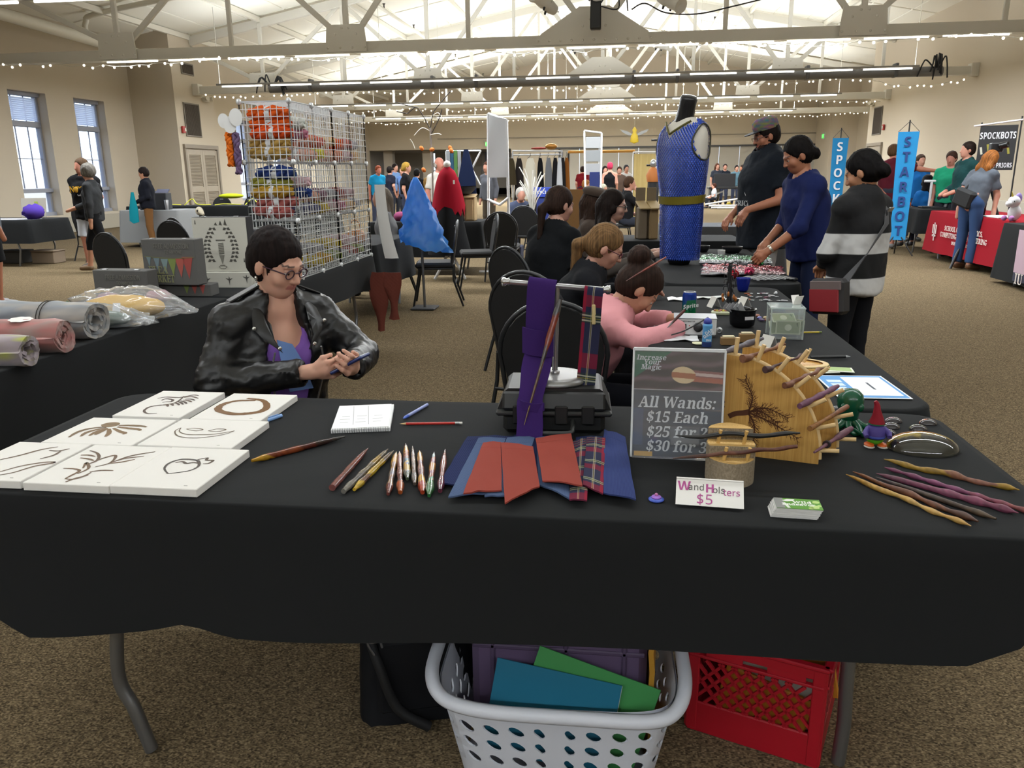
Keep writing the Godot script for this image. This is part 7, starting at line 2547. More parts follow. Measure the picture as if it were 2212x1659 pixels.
	if s.get("beard",false):
		m = MB.new()
		d = Sdf.new(j.hed - Vector3.ONE*0.16,j.hed+Vector3.ONE*0.16,0.008)
		d.ell(H.call(0,-0.085,0.042),V(0.058,0.062,0.062)*hs,hb,0.01)
		d.ell(H.call(0,-0.03,0.075),V(0.04,0.05,0.05)*hs,hb,0.01,true)
		d.ell(H.call(0,-0.047,0.1),V(0.03,0.005,0.012)*hs,hb,0.005)
		d.mesh(m)
		wrinkle(m,0.006,40.0)
		obj("beard",m,hair_mat(hexc("33201a")),t)
	if near:
		for e in [-1,1]:
			var eye := obj("eye",MB.new().ball(H.call(e*0.031,0.0,0.0765),Vector3.ONE*0.0118*hs,hb,12,8),mh("d9d4cc",0.2),t)
			obj("iris",MB.new().ball(H.call(e*0.031,-0.003,0.0865),V(0.0055,0.0055,0.003)*hs,hb,10,6),mh("33231a",0.2),eye)
			obj("eyelid",MB.new().ball(H.call(e*0.031,0.0045,0.077),V(0.0135,0.0095,0.0127)*hs,hb,12,8),mat(skin.darkened(0.08),0.55),eye)
	if s.has("glasses"):
		var gm := mh(s.glasses,0.3)
		var g := obj("glasses",MB.new().tube([H.call(-0.012,0.002,0.1),H.call(0,0.006,0.106),H.call(0.012,0.002,0.1)],0.0022*hs,5),gm,t)
		for e in [-1,1]:
			var lp := []
			for q in 16:
				var a := TAU*q/16
				lp.append(H.call(e*0.034+cos(a)*0.0235,-0.002+sin(a)*0.0165,0.1 - absf(cos(a)*e*0.0235+0.034*e)*0.1))
			obj("lens_rim",MB.new().tube(lp,0.0024*hs,5,false,true),gm,g)
			obj("temple",MB.new().tube([H.call(e*0.058,0.002,0.094),H.call(e*0.079,0.002,0.03),H.call(e*0.08,-0.004,-0.02)],0.0026*hs,5),gm,g)
	return t
func hair_mat(c: Color) -> StandardMaterial3D:
	var k := "hair"+c.to_html()
	if not mats.has(k):
		var im := Image.create_empty(64,64,false,Image.FORMAT_RGB8)
		for x in 64:
			var g := rng.randf_range(0.7,1.25)
			for y in 64:
				im.set_pixel(x,y,c*(g+rng.randf_range(-0.1,0.1)))
		var m := StandardMaterial3D.new()
		m.albedo_texture = ImageTexture.create_from_image(im)
		m.roughness = 0.68
		m.metallic_specular = 0.25
		m.uv1_triplanar = true
		m.uv1_scale = Vector3(5,1.2,5)
		mats[k] = m
	return mats[k]
func torso(d: Sdf,j: Dictionary,fat: float,grow: float,shoulders := true,hem := 0.0) -> void:
	for e in [-1,1]:
		var b: Vector3 = j.pel+V(e*0.052,-0.01 - hem,0)*fat
		var ctr: Vector3 = j.che+(j.sl - j.sr).normalized()*-e*-0.06*fat
		d.cone(b,ctr,0.106*fat+grow,0.112*fat+grow,0.06,2 if hem > 0 else 0)
	d.cone(j.che,j.nek - (j.nek - j.che)*0.2,0.12*fat+grow,0.07*fat+grow,0.05)
	if shoulders:
		d.cone(j.sl,j.nek,0.05*fat+grow,0.05*fat+grow,0.05)
		d.cone(j.sr,j.nek,0.05*fat+grow,0.05*fat+grow,0.05)
func head_field(d: Sdf,H: Callable,hb: Basis,hs: float,fine: bool) -> void:
	d.ell(H.call(0,0.025,-0.012),V(0.076,0.092,0.097)*hs,hb,0.02)
	d.ell(H.call(0,-0.03,0.022),V(0.061,0.085,0.07)*hs,hb,0.02)
	d.ell(H.call(0,-0.08,0.038),V(0.04,0.033,0.044)*hs,hb,0.025)
	d.cone(H.call(0,0.01,0.088),H.call(0,-0.03,0.104),0.008*hs,0.0125*hs,0.012)
	for e in [-1,1]:
		d.ell(H.call(e*0.079,-0.012,-0.008),V(0.011,0.03,0.019)*hs,hb,0.008)
	if fine:
		for e in [-1,1]:
			d.ell(H.call(e*0.04,-0.03,0.06),V(0.026,0.026,0.022)*hs,hb,0.02)
			d.ell(H.call(e*0.031,0.0,0.097),V(0.019,0.012,0.014)*hs,hb,0.012,true)
			d.ell(H.call(e*0.011,-0.034,0.096),V(0.008,0.007,0.009)*hs,hb,0.006)
		d.ell(H.call(0,0.02,0.078),V(0.05,0.01,0.014)*hs,hb,0.015)
		d.ell(H.call(0,-0.054,0.083),V(0.023,0.0055,0.012)*hs,hb,0.006)
		d.ell(H.call(0,-0.063,0.081),V(0.02,0.006,0.012)*hs,hb,0.006)
# ---------------------------------------------------------------- people
func build_people_near() -> void:
	# woman in a leather jacket behind the wand table
	var lea: StandardMaterial3D = mh("141415",0.38)
	var p := person("seated woman in black leather jacket and glasses looking at her phone",V(-1.3,0,-2.82),44,{"h": 1.63,"near": true,"sit": true,"lean": 10,"skin": "d6a48e","hc": "1c1413","hair": "short","fringe": 0.012,"top": ["tank","8a62ba"],"top_name": "vest_top","vneck": 1.4,"chest": 1.0,"bottom": ["pants","24262c"],"shoe": "c9c9c4","glasses": "3a1c30","look": [26,20],"over": ["leather_jacket",lea,0.085],"fat": 1.0,
		"j": {"er": V(-0.27,0.74,0.1),"wr": V(0.0,0.795,0.39),"el": V(0.29,0.78,0.2),"wl": V(0.13,0.8,0.44),"kl": V(0.13,0.5,0.5),"al": V(0.13,0.09,0.86),"tl": V(0.15,0.045,1.02)},
		"hand_r": {"dir": V(0.75,0.12,0.62).normalized(),"pn": V(0.5,0.3,-0.75),"curl": 0.75,"thumb": 1.0},"hand_l": {"dir": V(-0.35,0.25,0.85).normalized(),"pn": V(-0.6,0.5,0.3),"curl": 0.7,"thumb": -1.0}})
	var J := limb_at
	# lapels, epaulettes, zips and studs of the jacket
	var fw := V(0,-0.17,0.98)
	for s in [-1,1]:
		var a: Vector3 = J.nek+V(s*0.085,0.03,0.035)
		var b: Vector3 = J.nek+V(s*0.13,-0.06,0.115)
		var c: Vector3 = J.nek+V(s*0.05,-0.15,0.17)
		var e: Vector3 = J.nek+V(s*0.075,-0.05,0.13)
		obj("lapel",MB.new().grid([[a,a.lerp(b,0.5)+V(s*0.012,0,0.012),b],[a.lerp(e,0.6),e+V(s*0.02,0,0.016),b.lerp(c,0.4)+V(s*0.01,0,0.01)],[e,c.lerp(e,0.5)+V(s*0.01,0,0.01),c]] if s < 0 else [[b,a.lerp(b,0.5)+V(s*0.012,0,0.012),a],[b.lerp(c,0.4)+V(s*0.01,0,0.01),e+V(s*0.02,0,0.016),a.lerp(e,0.6)],[c,c.lerp(e,0.5)+V(s*0.01,0,0.01),e]],false,0.006),lea,p)
		var sh: Vector3 = J["sl" if s > 0 else "sr"]
		obj("epaulette",MB.new().box((sh+J.nek)/2+V(s*0.03,0.078,0.0),V(0.13,0.008,0.05),Basis(Vector3.BACK,-s*0.42),0.003),lea,p)
		for q in [b+V(0,0.0,0.014),c+V(s*0.014,0.02,0.012),(sh+J.nek)/2+V(-s*0.02,0.1,0.01)]:
			obj("stud",MB.new().ball(q,V(0.008,0.008,0.004),Basis(),10,6),mh("c9c9c6",0.2,0.9),p)
		var zp := []
		for k in 9:
			zp.append(J.nek+V(s*(0.085+0.012*sin(k*0.5)),-0.14 - k*0.026,0.19 - k*0.006))
		obj("zip",MB.new().tube(zp,0.0035,5),mh("b5b5b2",0.3,0.9),p)
	obj("scarf",MB.new().grid([[J.nek+V(0.0,-0.13,0.135),J.nek+V(-0.05,-0.11,0.12)],[J.nek+V(0.03,-0.2,0.15),J.nek+V(-0.05,-0.2,0.15)],[J.nek+V(0.06,-0.3,0.15),J.nek+V(-0.03,-0.3,0.15)]],false,0.004),mh("6a8ac4",0.8),p)
	obj("earring",MB.new().ball(head_at*V(-0.085,-0.052,-0.008),V(0.006,0.009,0.004),Basis(),8,6),mh("c9c9c6",0.2,0.9),p)
	var ph := thing("smartphone","blue smartphone held by the woman in the leather jacket","phone",p.transform*(J.wr.lerp(J.wl,0.5)+V(0.035,0.03,0.075)),deg_to_rad(80))
	ph.rotation.x = deg_to_rad(-28)
	obj("case",MB.new().box(V(0,0,0),V(0.07,0.011,0.14),Basis(),0.004),mh("28356e",0.4),ph)
	obj("screen",MB.new().box(V(0,0.006,0),V(0.064,0.001,0.128)),mh("15171c",0.1),ph)
	# girl in pink drawing at the side table
	person("girl in pink hoodie with hair bun bent over her drawing",V(-0.27,0,-3.47),96,{"h": 1.52,"near": true,"sit": true,"lean": 37,"skin": "c08c72","hc": "2e201a","hair": "bun","top": ["long","cf8f94"],"top_name": "hoodie","loose": 0.02,"bottom": ["pants","1c1d24"],"look": [6,50],
		"j": {"er": V(-0.3,0.83,0.4),"wr": V(-0.17,0.88,0.6),"el": V(0.2,0.84,0.38),"wl": V(0.0,0.88,0.58)},"hand_r": {"pn": V(0.3,-0.9,0),"curl": 0.8,"thumb": -1.0},"hand_l": {"pn": V(-0.3,-0.9,0),"curl": 0.7,"thumb": 1.0}})
	var stick := wand("hair_stick","reddish wooden hair stick through the girl's bun",V(0.03,0.985,-3.28),V(0.2,1.06,-3.5),[0.001,0.0035,0.0045,0.004,0.003],cl(["6a2a24","8a3a2c","9a5040"]),{"n": 14})
	stick.set_meta("category","hair stick")
	wand("burning_pen","brown wood-burning pen in the hand of the girl in pink",V(0.2,0.79,-3.28),V(0.275,0.86,-3.33),[0.001,0.005,0.0065,0.006],cl(["8a8a8a","4a1c18","5a221c"]),{"n": 12}).set_meta("category","pen")
	person("girl with long fair hair and glasses in a black hoodie",V(-0.33,0,-4.38),94,{"h": 1.56,"near": true,"sit": true,"lean": 24,"skin": "c4907c","hc": "6f5436","hair": "pony","hl": 1.3,"top": ["long","15161a"],"top_name": "hoodie","loose": 0.015,"bottom": ["pants","1a1b20"],"look": [0,28],"glasses": "5a2430","j": {"wr": V(-0.14,0.86,0.5),"wl": V(0.1,0.86,0.5),"er": V(-0.27,0.8,0.25),"el": V(0.27,0.8,0.25)}})
	person("man with brown ponytail in a black T-shirt seen from behind",V(-0.52,0,-5.78),138,{"h": 1.74,"near": true,"sit": true,"lean": 10,"skin": "b98a78","hc": "2c1f19","hair": "pony","top": ["tee","101215"],"fat": 1.15,"look": [-8,12],"j": {"wr": V(-0.1,0.8,0.4),"wl": V(0.14,0.8,0.4)}})
	person("woman with long dark hair and black glasses in a grey top",V(-0.17,0,-6.62),92,{"h": 1.68,"near": true,"sit": true,"lean": 9,"skin": "c49a88","hc": "1e1613","hair": "long","top": ["long","5a534e"],"glasses": "1c1c1e","look": [-4,8],"j": {"wr": V(-0.1,0.78,0.48),"wl": V(0.08,0.78,0.46)}})
	p = person("long-haired person in a brown flat cap behind the woman in grey",V(-0.32,0,-7.2),88,{"h": 1.68,"near": true,"sit": true,"lean": 8,"skin": "b98a78","hc": "33241c","hair": "long","top": ["long","4c423c"]})
	obj("flat_cap",MB.new().lathe([Vector2(0.1,0.0),Vector2(0.12,0.03),Vector2(0.11,0.055),Vector2(0.06,0.075),Vector2(0,0.08)],head_at*T(V(0,0.06,-0.01),12,0,0),24),mh("4a3d34",0.9),p)
	# standing customers at the armour table
	p = person("bearded man in colourful cap and dark printed T-shirt",V(1.24,0,-7.35),-72,{"h": 1.82,"near": true,"skin": "b5775c","hc": "1e1613","hair": "short","beard": true,"glasses": "6a4a44","top": ["tee","1a1f27"],"hem": 0.17,"loose": 0.035,"fat": 1.2,"bottom": ["shorts","8f8d8e"],"look": [-6,16],"j": {"el": V(0.29,1.1,0.0),"wl": V(0.24,1.02,0.26),"er": V(-0.27,1.1,0.0),"wr": V(-0.2,0.95,0.18)},"hand_l": {"dir": V(-0.15,-0.8,0.55).normalized(),"pn": V(-0.4,-0.3,-0.6),"curl": 0.3,"thumb": -1.0}})
	var cm := speckle("capcloth",[hexc("6a4a7a"),hexc("2f7a7a"),hexc("8a8a2a"),hexc("a04a7a"),hexc("4a5a6a")],24,5)
	var hatm := StandardMaterial3D.new()
	hatm.albedo_texture = cm
	hatm.uv1_triplanar = true
	hatm.uv1_scale = Vector3.ONE*3.2
	obj("cap_crown",MB.new().lathe([Vector2(0.09,0.0),Vector2(0.096,0.03),Vector2(0.09,0.07),Vector2(0.06,0.095),Vector2(0,0.1)],head_at*T(V(0,0.05,-0.012)),24,1.12),hatm,p)
	obj("cap_brim",MB.new().prism(PackedVector2Array([Vector2(-0.085,0.0),Vector2(-0.08,0.06),Vector2(-0.05,0.1),Vector2(0,0.112),Vector2(0.05,0.1),Vector2(0.08,0.06),Vector2(0.085,0.0)]),0.006,head_at*T(V(0,0.058,0.06),96,0,0)),mh("222226",0.8),p)
	var chest: Transform3D = T(limb_at.che+V(0.06,-0.03,0.185),-6,24,0)
	text("CRICKET",0.04,chest*T(V(0,-0.16,0)),mh("b9bcc0",0.8),p,true,true)
	for q in [[0,0.0,0.04],[-0.03,0.06,0.022],[0.0,0.075,0.022],[0.035,0.055,0.022]]:
		obj("printed_paw",MB.new().lathe([Vector2(0,0),Vector2(q[2],0),Vector2(q[2],0.002),Vector2(0,0.002)],chest*T(V(q[0],q[1] - 0.05,-0.01),90,0,0),12,1.3),mh("c3c6ca",0.8),p)
	p = person("woman in navy blouse reaching down to the scale mail",V(1.36,0,-6.02),-76,{"h": 1.64,"near": true,"lean": 12,"skin": "a56d50","hc": "100c0c","hair": "knot","top": ["half","1a2350"],"loose": 0.02,"hem": 0.1,"vneck": 1.4,"bottom": ["pants","1d2540"],"look": [-8,26],"j": {"el": V(0.26,1.07,0.22),"wl": V(0.2,0.9,0.42),"er": V(-0.2,1.08,0.12),"wr": V(-0.12,0.95,0.28)},"hand_l": {"pn": V(-0.7,-0.4,0),"curl": 0.55,"thumb": -1.0}})
	obj("wristwatch",MB.new().lathe([Vector2(0.031,-0.008),Vector2(0.032,0.008)],Transform3D(Basis(Quaternion(Vector3.UP,(limb_at.wl - limb_at.el).normalized())),limb_at.wl.lerp(limb_at.el,0.12)),16),mh("b9b5a8",0.3,0.8),p)
	var stripes := StandardMaterial3D.new()
	var im := Image.create_empty(4,128,false,Image.FORMAT_RGB8)
	for y in 128:
		for x in 4:
			im.set_pixel(x,y,hexc("c9c9c8") if (y > 24 and y < 46) or (y > 70 and y < 93) else hexc("111113"))
	stripes.albedo_texture = ImageTexture.create_from_image(im)
	stripes.uv1_triplanar = true
	stripes.uv1_scale = Vector3(1,1.43,1)
	stripes.uv1_offset = Vector3(0,-0.72,0)
	stripes.roughness = 0.95
	p = person("woman in black and white striped sweater with shoulder bag",V(1.37,0,-4.88),-140,{"h": 1.5,"near": true,"skin": "b07c5c","hc": "0e0b0b","hair": "knot","top": ["long","111113"],"top_mat": stripes,"top_name": "sweater","loose": 0.025,"hem": 0.13,"bottom": ["pants","17181d"],"flare": 0.1,"look": [18,24],"j": {"el": V(0.24,1.08,0.06),"wl": V(0.08,0.98,0.2),"er": V(-0.24,1.08,0.06),"wr": V(-0.06,0.98,0.2)}})
	J = limb_at
	var bag := thing("crossbody_bag","grey and red crossbody bag on the striped-sweater woman","bag",V(1.37,0,-4.88),deg_to_rad(-140))
	obj("bag_body",MB.new().box(V(0.26,0.72,-0.03),V(0.09,0.2,0.22),Basis(Vector3.RIGHT,0.1),0.02),mh("2a2829",0.7),bag)
	obj("red_flap",MB.new().box(V(0.31,0.7,-0.03),V(0.012,0.13,0.19),Basis(Vector3.RIGHT,0.1),0.004),mh("8a2028",0.6),bag)
	obj("grey_panel",MB.new().box(V(0.308,0.785,-0.03),V(0.014,0.05,0.2),Basis(Vector3.RIGHT,0.1),0.004),mh("6a5c5a",0.7),bag)
	obj("strap",MB.new().grid([[V(0.25,0.8,-0.13),V(0.25,0.82,-0.09)],[V(0.16,0.95,-0.165),V(0.13,0.97,-0.16)],[V(0.02,1.12,-0.165),V(-0.02,1.12,-0.165)],[V(-0.09,1.23,-0.09),V(-0.12,1.215,-0.085)],[V(-0.09,1.25,0.0),V(-0.125,1.235,0.0)]],false,0.004),mh("4a4a4c",0.8),bag)
	obj("buckle",MB.new().box(V(-0.06,1.195,-0.14),V(0.045,0.03,0.008),Basis(Vector3.RIGHT,-0.6),0.003),mh("b9b9ba",0.3,0.8),bag)
func build_people_far() -> void:
	var p := person("boy in black T-shirt reading NORTH and white shorts",V(-8.25,0,-11.75),8,{"h": 1.69,"skin": "b57a66","hc": "4a3828","hair": "short","cell": 0.018,"top": ["tee","0f0f12"],"hem": 0.14,"loose": 0.02,"bottom": ["shorts","b9bcc4"],"look": [-35,4],"shoe": "3a3128","j": {"el": V(0.2,1.12,-0.06),"wl": V(0.06,0.98,-0.14),"er": V(-0.2,1.12,-0.06),"wr": V(-0.1,1.0,-0.12)}})
	text("N RTH",0.085,T(limb_at.che+V(0.0,0.0,0.155),0,0,0),mh("c99a1c",0.8),p,true,true,0,0.85)
	obj("printed_dog",MB.new().ball(limb_at.che+V(-0.055,0.0,0.152),V(0.042,0.045,0.012),Basis(),12,8),mh("b88a20",0.8),p)
	text("CEDAR",0.03,T(limb_at.che+V(0.02,-0.08,0.155),0,0,0),mh("c9c9cc",0.8),p)
	person("grey-haired woman in dark pullover walking past the windows",V(-7.8,0,-11.25),-78,{"h": 1.6,"skin": "a8765c","hc": "6a6660","hair": "curly","cell": 0.018,"top": ["long","2c2d2f"],"bottom": ["capri","101012"],"look": [-30,0],"shoe": "6a5238","hem": 0.1,"j": {"kl": V(0.1,0.5,-0.12),"al": V(0.1,0.13,-0.36),"tl": V(0.1,0.05,-0.26),"kr": V(-0.1,0.5,0.16),"ar": V(-0.1,0.1,0.22),"tr": V(-0.1,0.06,0.36),"er": V(-0.24,1.1,0.15),"wr": V(-0.2,1.02,0.38),"wl": V(0.22,0.85,-0.02)}})
	person("dark-haired person in navy fleece and brown trousers by the bay table",V(-9.35,0,-15.2),-62,{"h": 1.58,"skin": "a8765c","hc": "1e1614","top": ["long","14161f"],"bottom": ["pants","6d4c2c"],"shoe": "1a1a1a","look": [-12,14],"loose": 0.02,"j": {"wl": V(0.1,0.98,0.25),"wr": V(-0.1,0.98,0.25)}})
	person("man in grey T-shirt and black shorts at the wool stall's far side",V(-6.95,0,-8.1),150,{"h": 1.72,"skin": "9c6248","hc": "2a2018","cell": 0.018,"top": ["tee","585c64"],"hem": 0.12,"loose": 0.02,"bottom": ["shorts","121214"],"shoe": "8a8a8c"})
	p = person("man in maroon T-shirt pointing with an outstretched arm",V(4.78,0,-15.4),165,{"h": 1.82,"skin": "a86a54","hc": "4a3420","cell": 0.018,"top": ["tee","4c1420"],"hem": 0.1,"fat": 1.15,"bottom": ["shorts","2b2f3a"],"shoe": "7a7a7c","look": [-55,0],"j": {"er": V(-0.42,1.3,-0.02),"wr": V(-0.66,1.27,-0.02),"el": V(0.34,1.14,-0.1),"wl": V(0.17,0.98,-0.12)}})
	person("young man in green polo shirt behind the robot table",V(5.5,0,-14.75),-25,{"h": 1.67,"skin": "a87060","hc": "33221a","cell": 0.018,"top": ["tee","1f8a66"],"fat": 1.05,"look": [-10,14]})
	person("tall youth in dark green hoodie behind the red table",V(5.42,0,-13.9),-80,{"h": 1.8,"skin": "b5806c","hc": "231914","cell": 0.018,"top": ["long","16393a"],"top_name": "hoodie","loose": 0.015,"look": [-8,0],"j": {"wl": V(0.1,0.98,0.22),"wr": V(-0.1,0.98,0.22)}})
	p = person("woman with long red hair and blue jeans leaning to the red table",V(4.87,0,-12.15),118,{"h": 1.68,"lean": 22,"skin": "b98470","hc": "7a4a20","hair": "long","cell": 0.018,"top": ["tee","4f545c"],"bottom": ["pants","2f4468"],"shoe": "5a3c24","flare": 1.2,"look": [0,30],"j": {"er": V(-0.2,1.05,0.22),"wr": V(-0.2,0.82,0.2)}})
	var sb := thing("sling_bag","black sling bag on the back of the red-haired woman","bag",p.position,deg_to_rad(118))
	obj("bag_body",MB.new().box(V(0.05,1.0,-0.09),V(0.3,0.24,0.12),Basis(Vector3.BACK,0.3),0.03),mh("17181a",0.8),sb)
	obj("strap",MB.new().tube([V(0.12,1.08,-0.07),V(0.0,1.28,0.05),V(-0.14,1.38,0.16)],0.02,6),mh("17181a",0.8),sb)
	var crowd := [
		["man in turquoise T-shirt bending at the lobby opening",-6.7,-22,40,1.66,"tee","1a86b4","7a3a20","short",0,"b5705c",18],
		["dark-haired man behind the turquoise T-shirt",-6.9,-24,150,1.62,"tee","1c1e2c","17110f","short",0],
		["man in light blue shirt in the lobby opening",-7.3,-26,60,1.72,"tee","6a8ab8","1c1412","short",0],
		["person in denim-blue shirt beside the blonde woman",-6.45,-24,-20,1.6,"tee","5a7ab0","3a2a1c","short",0],
		["woman with blonde updo in a black top",-4.95,-18.5,100,1.66,"tee","121216","9a7a34","knot",0],
		["man in black suit with his back turned",-5.3,-21,170,1.52,"long","121214","120e0c","short",0],
		["small girl with long blonde hair",-5.05,-21,180,1.28,"tee","8a7a6a","8a6a3c","long",0],
		["balding man in white printed T-shirt by the twig tree",-3.15,-14,45,1.68,"tee","bdb8b0","8a8078","bald",0,"b0705e"],
		["person in orange shirt behind the red shawl",-4.4,-22,0,1.56,"tee","b5501c","2a1c14","short",0],
		["man with glasses behind the white pipe frame",-2.9,-18,-30,1.64,"long","5a5c64","4a2a1c","short",0],
		["grey-haired woman seated behind the white sheet",-2.72,-9.3,-75,1.66,"long","6a6a6c","5a5046","long",1,"b0806c"],
		["man in red T-shirt in front of the partition",-1.3,-28,170,1.58,"tee","6a1018","2a1a14","short",0],
		["person in dusty red behind the red T-shirt",-1.15,-28.6,20,1.66,"tee","7a3a3a","2a1a14","short",0],
		["woman with bright pink hair in black top",-0.32,-24,175,1.66,"tank","0f0f12","b83a58","short",0],
		["dark-haired woman beside the pink hair",-0.5,-25.2,20,1.56,"tee","3a3030","1c120f","long",0],
		["person with brown hair between pink hair and white shirt",-0.05,-26,0,1.54,"tee","5a4a40","3a261a","short",0],
		["person in white shirt with dark hood",0.15,-27,20,1.6,"long","c9c9cb","26262a","short",0],
		["man in grey shirt against the partition",0.55,-28,-30,1.62,"tee","3a3c44","1c1512","short",0],
		["seated man in black resting chin on his hand",0.1,-15,95,1.74,"tee","141416","3f2c1e","short",1,"b5806c"],
		["seated redhead behind the cardboard",-0.88,-20,90,1.6,"tee","4a5a4a","8a5a2c","short",1],
		["seated person in pale cap behind the cardboard",-0.42,-18,60,1.5,"tee","8a8a6a","b5b09c","short",1],
		["white-haired person in slate blue shirt bending over a table",-1.75,-14,20,1.58,"long","4a526a","bdb9b2","short",1,"b5806c",20],
		["person with brown bob in grey top",-1.5,-14.6,150,1.48,"tee","8a8c90","5a3a24","long",1],
		["woman with long hair in dark shirt at the game table",3.72,-33.2,20,1.66,"tee","2c303a","4a2a1c","long",0],
		["man in dark shirt leaning at the game table",4.05,-33.3,0,1.64,"tee","1c2028","2a1c14","short",0],
		["boy with black hair behind the game table",4.5,-33.4,10,1.58,"tee","5a7a8a","17110f","short",0],
		["youth in navy T-shirt and grey shorts bent over the game table",4.7,-31.6,-65,1.64,"tee","141a2c","2a1c12","short",0,"9a6248",24],
		["bearded man in pale pink shirt by the partition",5.3,-34.5,-50,1.8,"tee","b09a90","4a2c1c","short",0],
		["child in white shirt kneeling among white pipes",3.55,-31.9,-80,1.2,"tee","b9bcc2","3a2018","short",1],
		["woman with dark hair behind the striped-sweater woman",5.5,-20,30,1.67,"tee","4a4440","1e1512","knot",0],
		["young man with glasses looking down beside the blue banner",4.75,-17.2,60,1.74,"tee","6a665e","33241a","short",0,"a8745e",12],
		["seated person with black hair in bright blue shirt",5.42,-15.4,-160,1.7,"tee","1c62a8","0e0c0e","long",1],
		["person in bright blue shirt behind the banner",5.75,-17,10,1.66,"tee","1c62a8","3a2a20","short",0],
	]
	for q in crowd:
		var s := {"h": q[4],"top": [q[5],q[6]],"hc": q[7],"hair": q[8],"cell": 0.024 if q[2] > -17.5 else 0.03,"sit": q[9] == 1,"skin": q[10] if q.size() > 10 else "c08c76","lean": q[11] if q.size() > 11 else 4.0,"bottom": ["shorts","5a5a58"] if q[0].contains("grey shorts") else ["pants",["2a2d36","3a3f52","4a4238"][absi(int(q[1]*7)) % 3]],"group": "people across the hall","nolegs": false}
		if q[0].contains("chin"):
			s.j = {"er": V(-0.2,0.78,0.28),"wr": V(-0.06,1.0,0.2)}
		person(q[0],V(q[1],0,q[2]),q[3],s)
# ---------------------------------------------------------------- stalls across the hall
var chair0: Node3D
func chair(label: String,x: float,z: float,turn: float) -> void:
	var g := "black banquet chairs"
	if chair0:
		copy(chair0,V(x,0,z),deg_to_rad(turn),label,g)
		return
	var t := thing("banquet_chair",label,"chair",V(x,0,z),deg_to_rad(turn),g)
	chair0 = t
	var pad := mh("131314",0.75)
	var fr := mh("1f2022",0.4,0.3)
	obj("seat",MB.new().box(V(0,0.455,0.0),V(0.42,0.06,0.42),Basis(),0.02),pad,t)
	var poly := PackedVector2Array([Vector2(-0.17,0.0),Vector2(0.17,0.0)])
	for k in 13:
		var a := PI*k/12.0
		poly.append(Vector2(cos(a)*0.21,0.25+sin(a)*0.21))
	var bx := T(V(0,0.45,-0.2),-9,0,0)
	obj("backrest",MB.new().prism(poly,0.035,bx),pad,t)
	var rim := []
	for k in 17:
		var a := PI*k/16.0
		rim.append(bx*V(cos(a)*0.222,0.25+sin(a)*0.222,0.016))
	obj("back_rim",MB.new().tube([bx*V(0.19,-0.02,0.016)]+rim+[bx*V(-0.19,-0.02,0.016)],0.011,7),mh("3a3b3d",0.35,0.5),t)
	obj("hand_grip",MB.new().tube([bx*V(-0.04,0.405,0.037),bx*V(0.04,0.405,0.037)],0.012,6),mh("77787a",0.3,0.7),t)
	for s in [-1,1]:
		obj("leg",MB.new().tube([V(s*0.19,0.43,0.16),V(s*0.21,0.012,0.24)],0.012,7),fr,t)
		obj("leg",MB.new().tube([V(s*0.19,0.46,-0.2),V(s*0.2,0.3,-0.2),V(s*0.21,0.012,-0.3)],0.012,7),fr,t)
		obj("side_rail",MB.new().tube([V(s*0.19,0.42,0.18),V(s*0.19,0.42,-0.2)],0.011,6),fr,t)
	obj("stretcher",MB.new().tube([V(-0.2,0.26,-0.22),V(0.2,0.26,-0.22)],0.009,6),fr,t)
func stall(label: String,x0: float,x1: float,z0: float,z1: float,c: String,hem: float,along_x := false) -> void:
	folding_table("folding_table","folding table under the "+label,x0+0.01,x1 - 0.01,z0 - 0.01,z1+0.01,along_x)
	var m: Material = black_cloth() if c == "" else cloth(hexc(c),"stall",300.0,0.02)
	tag(obj("tablecloth",drape(x0,x1,z0,z1,TOP,func(_p): return hem,0.04,0.02,6.0),m),label,"tablecloth","tablecloths across the hall")
func part(t: Node3D,called: String,pos: Vector3,size: Vector3,c: String,rough := 0.6,tilt := Vector3.ZERO) -> MeshInstance3D:
	return obj(called,MB.new().box(pos,size,Basis.from_euler(tilt),minf(0.012,size[size.min_axis_index()]*0.3)),mh(c,rough),t)
func pipes(t: Node3D,called: String,segs: Array,r: float,c: String,metal := 0.0) -> void:
	for s in segs:
		obj(called,MB.new().tube(s,r,7),mh(c,0.4,metal),t)
func garment(label: String,at: Vector3,h: float,w: float,c: String,turn := 0.0) -> void:
	var t := thing("garment",label,"garment",at,turn,"garments on the clothes rack")
	var rows := []
	for a in 8:
		var u := a/7.0
		var r := []
		for k in 14:
			var an := -TAU*k/14.0
			var ww: float = w*(0.35+0.65*sqrt(u))*(1.0+0.12*sin(k*2.4)*u)
			r.append(V(cos(an)*ww,-0.06 - u*h,sin(an)*ww*0.5))
		rows.append(r)
	rows.reverse()
	for r in rows:
		r.reverse()
	obj("cloth",MB.new().grid(rows,true),cloth(hexc(c),"garment",200.0,0.03),t)
	obj("hanger",MB.new().tube([V(-w*0.4,-0.07,0),V(0,-0.02,0),V(0,0.04,0)],0.006,5),mh("55565a",0.4,0.6),t)
